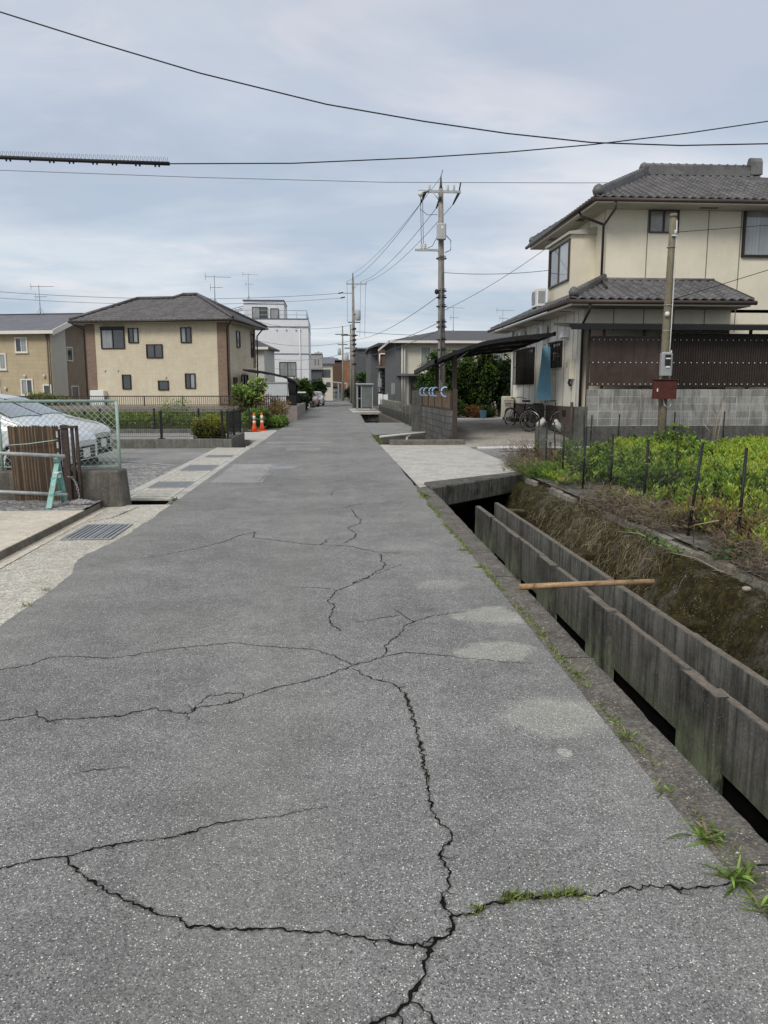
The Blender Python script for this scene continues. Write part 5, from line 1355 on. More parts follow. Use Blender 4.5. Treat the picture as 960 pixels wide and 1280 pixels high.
Gb = thing('house', 'dark grey modern house with a pale upper box next to the white block', 'house', (-2.6, 112, 0))
m = MB(); m.box(-5.5, -1.1, 112, 120, 0, 5.0); m.build('wall', M['grey_bld'], Gb)
m = MB(); m.box(-5.5, -1.0, 111.6, 120.2, 4.6, 6.7); m.m = 1
for x in (-2.0, -1.55): m.box(x - .05, x + .05, 111.56, 111.6, 5.2, 6.0)
m.m = 1; m.box(-5.6, -.95, 111.5, 120.3, 6.7, 6.8); m.build('upper_box', [plain('grey_panel', (.34, .33, .32), .8, .15, 3, bump=.2), M['grey_bld']], Gb)
window(Gb, .2, 0, 1.4, .9, 1.8, 0, 'frame_dark', ('glass',))
Wh = thing('house', 'white two storey house with a car shelter beyond the grey house', 'house', (0, 132, 0))
m = MB(); m.box(-2.6, .55, 132, 140, 0, 6.0); m.build('wall', M['apt_wall'], Wh)
m = MB(); m.prism([(-3, 131.5, 6.0), (.9, 131.5, 6.0), (.9, 136, 7.2), (-3, 136, 7.2)], (0, 0, .15)); m.prism([(-3, 140.5, 6.0), (.9, 140.5, 6.0), (.9, 136, 7.2), (-3, 136, 7.2)], (0, 0, .15)); m.build('roof', M['roof_slate'], Wh)
window(Wh, -.6, 0, 3.9, 1.4, 1.2, 0, 'frame_dark', ('glass', 'glass')); window(Wh, -.2, 0, 2.3, .6, .7, 0, 'frame_dark', ('glass',))
sp = thing('carport', 'white flat car shelter with a white vehicle under it at the end of the street', 'carport', (1.6, 146, 0))
m = MB(); m.prism([(-.8, 143, 3.3), (3.2, 143, 2.85), (3.2, 143, 3.05), (-.8, 143, 3.5)], (0, 6, 0)); m.build('roof', M['white'], sp)
for x in (1.6, 2.3, 3.1):
    m = MB(); m.box(x - .1, x + .1, 143.1, 143.3, -.1, 3.0); m.build('post', M['white'], sp)
Bb = thing('building', 'brown brick building with a plain front at the end of the street', 'building', (4, 165, 0))
m = MB(); m.box(2.9, 6.8, 165, 176, 0, 7.9); m.build('wall', M['brown_brick'], Bb)
m = MB(); m.box(.2, 2.9, 166, 177, 0, 7.5); m.m = 1; m.box(0.1, 6.9, 165.5, 176.5, 7.9, 8.1); m.build('dark_wing', [M['brown_dark'], M['roof_dark']], Bb)
m = MB(); m.box(3.6, 5.9, 164.9, 165, .2, 6.2); m.m = 1
for z in (2.0, 3.8): m.box(3.6, 5.9, 164.86, 164.9, z, z + .08)
m.build('panel', [plain('brown_panel', (.28, .155, .085), .7, .1, 3, bump=.1), M['brown_dark']], Bb)
Db = thing('house', 'dark slate coloured gabled house behind the street poles', 'house', (10, 150, 0))
m = MB(); m.prism([(5.2, 150, 0), (13.4, 150, 0), (13.4, 150, 6.4), (9.0, 150, 8.6), (7.2, 150, 9.4), (5.2, 150, 9.4)], (0, 8, 0)); m.build('wall', M['grey_bld'], Db)
m = MB(); m.prism([(13.9, 149.5, 6.1), (9.0, 149.5, 8.65), (7.2, 149.5, 9.45), (5.0, 149.5, 9.45), (5.0, 149.5, 9.65), (7.3, 149.5, 9.65), (9.1, 149.5, 8.85), (13.9, 149.5, 6.35)], (0, 9, 0)); m.build('roof', M['roof_slate'], Db)
window(Db, 1.05, 0, 3.9, .8, 1.9, 0, 'frame_white', ('glass_curtain',), .2)
Fg = thing('house', 'low grey roofed house in the distance over the brown building', 'house', (0, 185, 0))
m = MB(); m.box(-6, 3, 185, 192, 0, 7.4); m.build('wall', M['house_a_side'], Fg); m = MB(); m.prism([(-6.5, 184.5, 7.4), (3.5, 184.5, 7.4), (2.0, 188.5, 9.2), (-5, 188.5, 9.2)], (0, 0, .2)); m.prism([(3.5, 184.5, 7.4), (3.5, 192.5, 7.4), (2, 188.5, 9.2)], (0, 0, .2)); m.build('roof', M['roof_slate'], Fg)
ef = thing('mesh_fence', 'dark green mesh fence with slanting braces closing the end of the street', 'fence', (2, 153, 0))
m = MB(); m.box(-2.6, 4.6, 153, 153.06, .15, 1.35); m.build('mesh', M['mesh_green'], ef)
for x in (-2.6, -.8, 1.0, 2.8, 4.6):
    m = MB(); m.cyl((x, 152.95, 0), (x, 152.95, 1.42), .05, None, 6); m.build('post', M['grey_plastic'], ef)
for x in (-1.4, .4):
    m = MB(); m.cyl((x, 152.9, 1.3), (x + 1.0, 152.9, .1), .04, None, 5); m.build('brace', M['net_grey'], ef)
es = MB(); es.box(-20, 30, 151.5, 152.8, -.02, .12); struct(es.build('far_kerb', M['bridge']))

# ------------------------------------------------------------------ right side of the street, far
Ap = thing('apartment_building', 'cream two storey apartment building with a dark grey end wall and a low hip roof', 'building', (5.3, 62, .6))
m = MB(); m.box(5.3, 19, 62.0, 74, .3, 5.45); m.m = 1; m.box(5.26, 5.32, 62.3, 74, .3, 5.4); m.box(6.3, 8.2, 61.97, 62.0, .3, 2.75)
m.build('wall', [M['apt_wall'], M['apt_grey']], Ap)
m = MB(); m.box(5.22, 5.62, 61.75, 62.1, .3, 5.3); m.m = 1; m.tube([(5.75, 61.7, 5.3), (5.75, 61.7, .5)], .09, 8); m.tube([(5.95, 61.7, 5.3), (5.95, 61.7, .5)], .06, 8); m.build('corner_pier', [M['apt_grey'], M['house_a_side']], Ap)
m = MB(); m.add([(4.7, 61.2, 5.45), (19.6, 61.2, 5.45), (19.6, 74.6, 5.45), (4.7, 74.6, 5.45), (9.6, 67.9, 6.75), (15, 67.9, 6.75)], [(0, 1, 5, 4), (1, 2, 5), (2, 3, 4, 5), (3, 0, 4), (3, 2, 1, 0)]); m.build('roof', M['roof_dark'], Ap)
m = MB(); m.box(4.65, 19.65, 61.14, 61.2, 5.28, 5.47); m.box(4.64, 4.7, 61.14, 74.6, 5.28, 5.47); m.build('fascia', M['frame_white'], Ap)
window(Ap, 2.35, 0, 3.0, .7, 1.4, 0, 'frame_white', ('glass_curtain',), .06); window(Ap, 2.35, 0, .95, .7, 1.4, 0, 'frame_white', ('glass_curtain',), .06)
for i in range(3): window(Ap, 5.2 + i * 2.6, 0, 3.0, 1.5, 1.2, 0, 'frame_white', ('glass', 'glass_curtain'), .06)
m = MB(); m.box(6.45, 7.25, 61.88, 61.96, .55, 2.55); do = m.build('door', M['frame_dark'], Ap); m = MB(); m.box(7.12, 7.16, 61.84, 61.88, 1.3, 1.7); m.build('handle', M['galv'], do)
m = MB(); m.box(5.32, 8.5, 61.3, 62.0, 2.75, 2.92); m.build('porch_slab', M['apt_grey'], Ap)
m = MB(); m.box(4.95, 5.25, 62.2, 62.6, 1.3, 2.2); m.build('meter_box', M['grey_plastic'], Ap)
antenna(Ap, 5.2, 4.2, 5.6, 2.4, .2); antenna(Ap, 9.6, 5.0, 5.9, 2.0, .1)

Sb = thing('apartment_building', 'brown and grey building with an open dark outside staircase', 'building', (5, 84, 0))
m = MB(); m.box(4.5, 6.0, 86, 96, 0, 6.3); m.m = 1; m.box(5.3, 8.5, 85.0, 95, 4.2, 6.6); m.build('wall', [M['apt_grey'], M['brown_dark']], Sb)
m = MB(); m.prism([(4.2, 84.6, 6.0), (5.4, 84.6, 6.5), (8.8, 84.6, 6.5), (8.8, 84.6, 6.7), (5.3, 84.6, 6.7), (4.2, 84.6, 6.2)], (0, 11, 0)); m.build('roof', M['roof_dark'], Sb)
m = MB()
for i in range(9):
    z = .4 + i * .42; m.box(5.35, 7.8, 84.9 - .25 + i * .03, 84.9 + .1 + i * .03, z, z + .12)
m.m = 1; m.box(5.2, 5.35, 82.6, 85.2, .2, 3.6); m.box(5.0, 8.6, 83.6, 85.1, 4.0, 4.2)
m.build('staircase', [M['black'], M['apt_grey']], Sb)
m = MB()
for a, b in (((5.45, 4.3), (5.45, 5.6)), ((7.8, 4.3), (7.8, 5.6)), ((5.45, 5.55), (7.8, 5.55))): m.tube([(a[0], 84.85, a[1]), (b[0], 84.85, b[1])], .08, 6)
m.tube([(8.2, 84.5, 3.0), (6.4, 84.5, 1.6)], .06, 5); m.build('handrail', M['frame_white'], Sb)

# glazed shelter on the far bridge
gs_ = thing('glazed_shelter', 'small grey framed shelter with translucent panels standing on the far slab bridge', 'shelter', (2.75, 61, .06))
m = MB()
for x, y in ((2.15, 60.2), (3.3, 60.2), (2.15, 62.4), (3.3, 62.4), (2.45, 60.2)): m.box(x - .04, x + .04, y - .04, y + .04, .06, 2.05)
for z in (.12, 1.0, 2.0): m.box(2.15, 3.3, 60.17, 60.21, z - .03, z + .03) if z != 1.0 else m.box(2.15, 2.45, 60.17, 60.21, z - .03, z + .03)
m.build('frame', M['grey_plastic'], gs_)
m = MB(); m.box(2.5, 3.25, 60.19, 60.21, .3, 1.97); m.box(2.14, 2.16, 60.25, 62.35, .2, 1.97); m.box(3.29, 3.31, 60.25, 62.35, .2, 1.97); m.box(2.2, 3.25, 62.38, 62.4, .2, 1.97); m.build('panel', M['poly_grey'], gs_)
m = MB(); m.prism([(2.05, 60.0, 2.05), (3.42, 60.0, 2.05), (3.42, 62.6, 2.12), (2.05, 62.6, 2.12)], (0, 0, .06)); m.build('roof', M['grey_plastic'], gs_)
sb = thing('notice_board', 'white notice panels on posts beside the glazed shelter', 'notice board', (4.1, 59.5, 0))
m = MB(); m.box(3.72, 4.05, 59.5, 59.55, .55, 1.35); m.box(4.10, 4.45, 59.5, 59.55, .45, 1.3); m.build('panel', M['white'], sb)
m = MB()
for x in (3.75, 4.4): m.cyl((x, 59.58, -.3), (x, 59.58, 1.4), .03, None, 6)
m.build('post', M['grey_plastic'], sb)
mp = thing('meter_pole', 'short grey pole with a meter box beside the notice panels', 'pole', (4.1, 64, 0))
m = MB(); m.cyl((4.1, 64, -.3), (4.1, 64, 3.0), .06, .05, 8); m.build('pole', M['grey_plastic'], mp); MB().box(3.95, 4.25, 63.85, 63.95, 1.9, 2.6).build('box', M['grey_plastic'], mp); MB().box(3.95, 4.25, 63.85, 63.95, 1.1, 1.5).build('box', M['black'], mp)
tb = MB(); tb.box(3.9, 4.05, 44, 58.5, -.3, .95); tag(tb.build('block_wall', M['tan_block'], at=(4, 50, 0)), 'tan concrete block wall along the far bank beyond the second bridge', 'wall')
nf = thing('net_fence', 'pale grey net fence on the bank beyond the second bridge', 'fence', (3.65, 45, 0))
for i in range(14):
    y = 31.5 + i * 1.9
    m = MB(); m.cyl((3.66, y, -.1), (3.66, y, 1.0 + .06 * math.sin(i * 3)), .025, None, 6); m.build('post', M['far_net'], nf)
m = MB()
for i in range(60): y = 31.5 + i * .41; m.box(3.655, 3.665, y, y + .012, 0, .93)
for k in range(9): m.box(3.655, 3.665, 31.5, 56, .04 + k * .11, .05 + k * .11)
m.build('net', M['far_net'], nf)
# ------------------------------------------------------------------ left foreground: wall block, chain link, screen, barrier
lb = MB(); lb.prism([(-3.50, 10.44, -.05), (-2.80, 10.56, -.05), (-2.86, 10.60, .485), (-3.50, 10.50, .495)], (0, .42, 0))
lb.box(-30, -3.50, 10.62, 10.86, -.05, .485)
tag(lb.build('fence_base_wall', M['lotblock'], at=(-3.1, 10.6, 0), bevel=.02), 'rough low concrete wall with a squared end carrying the chain link fence', 'wall')
cf = thing('chain_link_fence', 'pale green chain link fence on the low wall in front of the parked white cars', 'fence', (-3, 10.75, .48))
m = MB()
for x in (-2.88, -4.44, -6.0, -7.6): m.tube([(x, 10.75, .4), (x, 10.75, 1.42)], .022, 8)
m.tube([(-9, 10.75, 1.405), (-2.87, 10.75, 1.42)], .020, 8); m.tube([(-9, 10.75, .53), (-2.88, 10.75, .53)], .014, 6)
m.build('frame', M['fence_green'], cf)
m = MB(); s = .085; H_ = .87
for i in range(-12, 90):
    for d in (1, -1):
        x0 = -9 + i * s; x1 = x0 + d * H_
        if d == -1: x0, x1 = x0 + H_ * 0, x0 - H_
        a0, a1, z0, z1 = x0, x1, .535, .535 + H_
        # clip against the end post
        if d == 1 and a1 > -2.89:
            f = (-2.89 - a0) / (a1 - a0)
            if f <= 0: continue
            a1 = -2.89; z1 = z0 + (z1 - z0) * f
        if d == -1 and a0 > -2.89:
            f = (a0 + 2.89) / (a0 - a1)
            if f >= 1: continue
            a0 = -2.89; z0 = .535 + H_ * f
        m.tube([(a0, 10.75 + .004 * d, z0), (a1, 10.75 + .004 * d, z1)], .0032, 3, False)
m.build('wire_mesh', M['wire'], cf)

bs = thing('slatted_screen', 'dark brown slatted screen leaning in front of the chain link fence', 'screen', (-3.95, 10.55, .1))
m = MB(); n = 48
for i in range(n):
    x = -4.28 + .66 * i / n; xb = x + .05; m.m = 1 if random.random() < .27 else 0
    dz = random.uniform(-.012, .012)
    m.prism([(xb, 10.55, .07), (xb + .0125, 10.55, .07), (x + .0125, 10.60, 1.09 + dz), (x, 10.60, 1.09 + dz)], (0, .015, 0))
m.build('slats', [M['bamboo_dark'], M['slat_tan']], bs)
m = MB(); m.box(-4.26, -3.6, 10.605, 10.615, .2, 1.05); m.build('backing', M['black'], bs)
m = MB(); m.tube([(-4.3, 10.53, .84), (-4.0, 10.53, .86), (-3.7, 10.53, .90), (-3.56, 10.53, .92)], .006, 5); m.tube([(-4.25, 10.52, .22), (-3.6, 10.52, .2)], .01, 5); m.build('tie_wire', M['wire'], bs)
fp_ = thing('folding_gate', 'folded dark brown steel gate posts standing beside the slatted screen', 'gate', (-3.45, 10.5, .05))
for x, w, h in ((-3.60, .02, 1.05), (-3.55, .085, 1.11), (-3.425, .03, 1.08), (-3.365, .03, 1.10)):
    m = MB(); m.prism([(x + .03, 10.42, .03), (x + w + .03, 10.42, .03), (x + w, 10.47, h), (x, 10.47, h)], (0, .05, 0)); m.build('post', M['brown_steel'], fp_)
m = MB(); m.box(-3.55, -3.335, 10.44, 10.47, 1.07, 1.10); m.box(-3.44, -3.34, 10.44, 10.46, .52, .54); m.build('rail', M['brown_steel'], fp_)
m = MB()
for z in np.linspace(.25, .95, 6): m.box(-3.585, -3.565, 10.40, 10.42, z, z + .08)
m.build('chain', M['chain'], fp_)

ba = thing('pipe_barrier', 'teal A-frame barrier stand with two galvanised pipes through it', 'barrier', (-3.5, 10.05, .1))
m = MB()
foot = [((-3.53, 9.80), 1), ((-3.50, 10.34), -1)]
for (fx, fy), d in foot:
    m.prism([(fx - .035, fy, .10), (fx + .035, fy, .10), (-3.44, 10.06, .70), (-3.50, 10.06, .70)], (0, .03 * d, 0))
    m.prism([(fx - .035, fy, .10), (fx - .03, fy, .10), (-3.495, 10.06, .70), (-3.50, 10.06, .70)], (0, .06 * d, 0))
m.tube([(-3.47, 10.0, .68), (-3.47, 10.06, .73), (-3.47, 10.12, .68)], .035, 8)
m.box(-3.53, -3.48, 9.95, 10.22, .44, .47); m.box(-3.53, -3.48, 9.86, 10.28, .24, .27)
m.build('stand', M['teal'], ba)
for za, zb in ((.80, .735), (.315, .24)):
    m = MB(); m.tube([(-5.2, 9.94, za + .04), (-3.36, 10.02, zb)], .024, 10); m.build('pipe', M['galv'], ba)
m = MB(); m.box(-3.50, -3.45, 10.0, 10.1, .46, .50); m.box(-3.50, -3.44, 9.98, 10.1, .52, .54); m.build('clip', M['white'], ba)
chm = MB(); random.seed(5)


def link_(mb, c, d, k):
    c = Vector(c); d = Vector(d).normalized(); s = d.cross(V(.2, .3, 1)).normalized(); u = d.cross(s)
    if k % 2: s, u = u, s
    mb.tube([c + d * .022 * math.cos(a) + s * .012 * math.sin(a) for a in np.linspace(0, 2 * PI, 10, endpoint=False)], .0042, 5, closed=True)


path_ = [(-3.36, 10.12, .46), (-3.33, 10.16, .44), (-3.30, 10.2, .36), (-3.28, 10.2, .26), (-3.27, 10.2, .14)]
t = 0
for i in range(len(path_) - 1):
    a, b = Vector(path_[i]), Vector(path_[i + 1]); n = max(1, int((b - a).length / .032))
    for k in range(n): link_(chm, a.lerp(b, k / n), b - a, t); t += 1
for k in range(95):
    a = k * 2.399; r = .15 * math.sqrt(k / 95)
    link_(chm, (-3.25 + r * math.cos(a) * 1.1, 10.12 + r * math.sin(a) * .8, .115 + max(0, .035 * (1 - r / .16)) + random.uniform(0, .015)), (math.cos(a * 3), math.sin(a * 3), random.uniform(-.3, .3)), k)
tag(chm.build('chain', M['chain'], at=(-3.25, 10.12, .1)), 'pale chain hanging from the teal stand and heaped on the slab beside it', 'chain')
random.seed(9)

# ------------------------------------------------------------------ cars
def catmull(P, t):
    """P: rows of values at knots 0..n-1"""
    n = len(P) - 1; x = min(max(t, 0), 1) * n; i = min(int(x), n - 1); f = x - i
    p0 = P[max(i - 1, 0)]; p1 = P[i]; p2 = P[i + 1]; p3 = P[min(i + 2, n)]
    return .5 * ((2 * p1) + (-p0 + p2) * f + (2 * p0 - 5 * p1 + 4 * p2 - p3) * f * f + (-p0 + 3 * p1 - 3 * p2 + p3) * f ** 3)


def interp(xs_, ys_, x):
    return float(np.interp(x, xs_, ys_))


def car(name, label, loc, rz, paint, top, W=1.68, L=4.1, plate=True, group=None):
    """top: [(x from nose, roofline z)], nose at +X; lofted shell, glass and lamps follow the same surface"""
    t = thing(name, label, 'car', loc, rz, group)
    X = [p[0] for p in top]; Z = [p[1] for p in top]
    def zt(x):
        h = max(.012, min(.24, x * .55, (L - x) * .55)); ws = (1, 2, 3, 4, 3, 2, 1)
        return sum(k * interp(X, Z, x + h * (j - 3) / 3) for j, k in enumerate(ws)) / 16
    belt_x = [0, .25, .9, 2.2, 3.6, L]; belt_z = [.62, .70, .86, .92, .98, .95]
    def sect(x):
        e = min(1, max(0, x / .42)) ** .5; r = min(1, max(0, (L - x) / .30)) ** .5
        w = W / 2 * (.72 + .28 * e) * (.82 + .18 * r)
        top_ = zt(x); zb = -.03 * math.log(math.exp(-interp(belt_x, belt_z, x) / .03) + math.exp(-(top_ - .05) / .03)); g = max(0, top_ - zb)
        wr = w * (.97 - .33 * min(1, g / .6)); low = .20 + .12 * (1 - e) + .1 * (1 - r)
        return np.array([(w * .90, low), (w * .985, low + .10), (w, .45), (w * .995, .62 if zb > .66 else zb - .04), (w * .975, zb), (wr + (w * .975 - wr) * .25, zb + g * .62), (wr, zb + g * .90), (wr * .72, top_ - .012), (wr * .35, top_), (0, top_ + .004)])
    def S(x, s): return catmull(sect(x), s)
    m = MB(); nx, ns = 110, 40
    xx = [L * (.5 - .5 * math.cos(PI * i / nx)) for i in range(nx + 1)]
    for side in (1, -1):
        m.grid(lambda u, v: (-xx[int(round(u * nx))], side * S(xx[int(round(u * nx))], v)[0], S(xx[int(round(u * nx))], v)[1]), nx, ns, True)
    for x in (0.0, L):
        pts = [(-x, S(x, i / ns)[0], S(x, i / ns)[1]) for i in range(ns + 1)] + [(-x, -S(x, i / ns)[0], S(x, i / ns)[1]) for i in range(ns, -1, -1)]
        m.poly(pts)
    m.build('body', paint, t, True)
    def patch(nm, mat, x0, x1, s0, s1, off=.006, both=True, nu=14, nv=8, parent=t, skew=0):
        for side in ((1, -1) if both else (1,)):
            q = MB()
            def f(u, v):
                s = s0 + (s1 - s0) * v; x = x0 + (x1 - x0) * u + skew * (v - .5) ; p = S(x, s)
                pa = S(x, min(1, s + .02)); pb = S(x, max(0, s - .02)); tn = pa - pb; nn = np.array([tn[1], -tn[0]]); ln = np.hypot(*nn)
                nn = nn / ln if ln > 1e-9 else np.array([0, 1])
                zz = (zt(x - .03) - zt(x + .03)) / .06
                return (-x + off * max(-1, min(1, -zz)) * -1 * 0 + off * .6 * (1 if zz < -.15 else 0), side * (p[0] + off * nn[0]), p[1] + off * abs(nn[1]))
            q.grid(f, nu, nv, True); q.build(nm, mat, parent, True)
    xa_, xb_ = (.95, 1.75) if top[5][0] == .95 else (1.0, 1.8)
    i0 = max(range(len(top) - 1), key=lambda i: top[i + 1][1] - top[i][1] if top[i + 1][0] < 2.2 and top[i][0] > .5 else -1)
    xa, xb = top[i0][0], top[i0 + 1][0]
    q = MB(); 
    def wf(u, v):
        x = xa + .06 + (xb - xa - .10) * u; s = .72 + .28 * (1 - abs(2 * v - 1)); p = S(x, s); sd = 1 if v < .5 else -1
        return (-x + .006, sd * p[0], p[1] + .010)
    q.grid(wf, 12, 20, True); q.build('windscreen', M['car_glass'], t, True)
    patch('side_window', M['car_glass'], xb - .12, 2.45, .50, .665, skew=.22); patch('side_window', M['car_glass'], 2.52, 3.45, .50, .665)
    q = MB()
    def rf_(u, v):
        x = L - .30 + .16 * u; s = .55 + .45 * (1 - abs(2 * v - 1)); p = S(x, s); sd = 1 if v < .5 else -1
        return (-x - .012, sd * p[0] * .9, p[1] - .02)
    q.grid(rf_, 3, 12, True); q.build('rear_window', M['car_glass'], t, True)
    patch('headlight', M['lamp'], .10, .50, .33, .45, .008, nu=8)
    for side in (1, -1):
        q = MB(); q.tube([(-x + .008, side * S(x, .71)[0], S(x, .71)[1] + .008) for x in np.linspace(xa_ + .06, xb_ - .02, 12)], .010, 5); q.build('pillar_seal', M['black'], t, True)
    patch('tail_light', M['tail'], L - .22, L - .02, .34, .50, .008, nu=6)
    q = MB(); q.box(-.05, .012, -.46, .46, .34, .56); q.m = 1
    for z in (.40, .46, .52): q.box(.012, .018, -.44, .44, z - .008, z + .008)
    q.m = 0; q.box(-.09, .008, -.60, .60, .22, .30); q.build('grille', [M['black'], M['chrome']], t, True)
    q = MB(); q.box(.018, .026, -.165, .165, .36, .525); q.build('number_plate', M['white'], t, True)
    q = MB(); q.box(-L - .014, -L, -.165, .165, .66, .82); q.build('number_plate', M['white'], t, True)
    for x in (.75, L - .72):
        for side in (1, -1):
            y = side * (W / 2 - .09)
            q = MB(); q.lathe((0, 0, 0), [(.20, -.09), (.30, -.095), (.315, -.06), (.315, .06), (.30, .095), (.20, .09)], 24)
            o = q.build('wheel', M['rubber'], None, True); o.parent = t; o.location = (-x, y, .315); o.rotation_euler = (PI / 2, 0, 0)
            h = MB(); h.lathe((0, 0, 0), [(.02, -.08), (.2, -.07), (.2, .07), (.02, .08)], 18)
            for k in range(5):
                a = k * 2 * PI / 5
                for e in (-.088, .08): h.box(.02, .06, -.02, .02, e, e + .008); h.prism([(.03 * math.cos(a) - .02 * math.sin(a), .03 * math.sin(a) + .02 * math.cos(a), e), (.03 * math.cos(a) + .02 * math.sin(a), .03 * math.sin(a) - .02 * math.cos(a), e), (.19 * math.cos(a) + .02 * math.sin(a), .19 * math.sin(a) - .02 * math.cos(a), e), (.19 * math.cos(a) - .02 * math.sin(a), .19 * math.sin(a) + .02 * math.cos(a), e)], (0, 0, .012))
            hh = h.build('rim', M['galv'], None, True); hh.parent = o
            a = MB(); a.tube([(-x + .37 * math.cos(b), side * (W / 2 - .012), .315 + .37 * math.sin(b)) for b in np.linspace(-.2, PI + .2, 18)], .035, 6); a.build('wheel_arch', M['black'], t, True)
    for side in (1, -1):
        q = MB(); q.bevbox(-xa - .42, -xa - .24, side * (W / 2 + .12) - .10, side * (W / 2 + .12) + .10, .92, 1.05, .03); q.build('mirror', paint, t, True)
    return t


van = [(0, .66), (.06, .76), (.2, .84), (.5, .93), (.78, 1.00), (.95, 1.06), (1.75, 1.46), (2.1, 1.53), (2.8, 1.54), (3.6, 1.50), (3.85, 1.36), (4.05, 1.0), (4.1, .85)]
hatch = [(0, .66), (.06, .76), (.25, .86), (.6, .94), (.88, .99), (1.0, 1.03), (1.8, 1.42), (2.2, 1.49), (2.9, 1.50), (3.6, 1.45), (3.88, 1.25), (4.05, .98), (4.1, .85)]
car('parked_car', 'white compact car parked nearest the chain link fence with its nose to the road', (-4.38, 14.15, .02), R(-3), M['car_white'], van, group='cars parked on the gravel lot')
car('parked_car', 'pearl white hatchback parked beyond the nearest white car on the gravel lot', (-4.86, 16.9, .02), R(-2), M['car_pearl'], hatch, group='cars parked on the gravel lot')
car('parked_car', 'pinkish car parked at the left roadside far down the street', (-1.98, 77.5, 0), R(-91), M['car_pink'], hatch, group='cars far down the street')
car('parked_car', 'white van parked at the left roadside just behind the pinkish car', (-1.50, 83.5, 0), R(-91), M['car_white'], van, group='cars far down the street')
car('parked_car', 'white vehicle under the flat car shelter at the end of the street', (.9, 144.5, 1.0), R(-90), M['car_white'], van)

# ------------------------------------------------------------------ cones and fences on the left
def cone(label, loc):
    t = thing('traffic_cone', label, 'traffic cone', loc, 0, 'orange cones on the drain slab')
    m = MB(); m.bevbox(-.18, .18, -.18, .18, 0, .03, .01); m.build('base', M['orange'], t, True)
    m = MB(); m.lathe((0, 0, 0), [(.115, .03), (.085, .12), (.05, .38), (.038, .62), (.042, .68), (.025, .70)], 14); m.build('body', M['orange'], t, True)
    for z0, z1 in ((.30, .40), (.47, .60)):
        m = MB(); r0 = .062 - .042 * z0; m.lathe((0, 0, 0), [(r0 + .012, z0), (r0 + .008, z1)], 14); m.build('white_band', M['reflect'], t, True)


cone('orange traffic cone with white bands, left of the pair on the slab', (-2.92, 30.2, .015))
cone('orange traffic cone with white bands, right of the pair on the slab', (-2.66, 30.6, .015))


def mesh_fence(t, pts, z0, h, posts, pitch=.06):
    for (x, y) in posts:
        m = MB(); m.box(x - .03, x + .03, y - .03, y + .03, z0 - .02, z0 + h + .05); m.box(x - .09, x + .09, y - .09, y + .09, z0, z0 + .015); m.build('post', M['black'], t)
    m = MB()
    for a, b in zip(pts[:-1], pts[1:]):
        L = math.dist(a, b); n = int(L / pitch)
        for i in range(n):
            f = i / n; x = a[0] + (b[0] - a[0]) * f; y = a[1] + (b[1] - a[1]) * f
            m.tube([(x, y, z0 + .06), (x, y, z0 + h)], .0035, 3, False)
        for k in range(4):
            z = z0 + .06 + (h - .06) * k / 3; m.tube([(a[0], a[1], z), (b[0], b[1], z)], .006, 3, False)
    m.build('mesh', M['black'], t)


f1 = thing('mesh_fence', 'black steel mesh fence on the low wall behind the parking lot, turning at its end', 'fence', (-3, 21.75, .25))
mesh_fence(f1, [(-14, 21.73), (-2.84, 21.73), (-2.84, 24.8)], .25, .72, [(-4.65, 21.73), (-6.7, 21.73), (-8.7, 21.73), (-2.98, 21.73), (-2.84, 21.75), (-2.84, 23.2), (-2.84, 24.8)], .055)
m = MB(); m.box(-2.86, -2.82, 21.75, 24.8, .95, 1.0); m.build('top_rail', M['black'], f1)
f2 = thing('mesh_fence', 'second black steel mesh fence beyond the path, in front of the weeds', 'fence', (-5, 29.75, .14))
mesh_fence(f2, [(-20, 29.74), (-3.0, 29.74)], .14, .72, [(-3.05, 29.74), (-4.95, 29.74), (-6.6, 29.74), (-8.6, 29.74), (-10.6, 29.74)], .07)
rl = thing('railing', 'brown aluminium railing along the retaining wall in front of the beige house', 'railing', (-6, 42.1, .78))
m = MB(); m.box(-24, -1.78, 42.08, 42.12, 1.26, 1.31); m.box(-24, -1.78, 42.08, 42.12, .80, .84); m.build('rail', M['frame_brown'], rl)
m = MB()
x = -24.0
while x < -2.3: m.box(x, x + .022, 42.09, 42.11, .84, 1.26); x += .11
m.build('bars', M['frame_brown'], rl)
for i in range(12): m = MB(); x = -1.82 - 2.0 * i; m.box(x - .03, x + .03, 42.07, 42.13, .78, 1.31); m.build('post', M['frame_brown'], rl)
m = MB(); m.box(-2.34, -1.8, 42.06, 42.08, .80, 1.30); m.build('panel', M['black'], rl)

# ------------------------------------------------------------------ utility poles and wires
def tall_pole(label, x, y, h, lean, arms, r=.19):
    t = thing('utility_pole', label, 'utility pole', (x, y, 0))
    m = MB(); m.tube([(x, y, -.3), (x + lean * .5, y, h * .5), (x + lean, y, h)], [r * .9, r * .72, r * .5], 14); m.build('shaft', M['pole_conc'], t)
    return t


def insul(mb, x, y, z, s=1.0): mb.lathe((x, y, z), [(.015, 0), (.05 * s, .03), (.03, .07), (.055 * s, .10), (.03, .14), (.05 * s, .17), (.02, .22), (.02, .28)], 8)


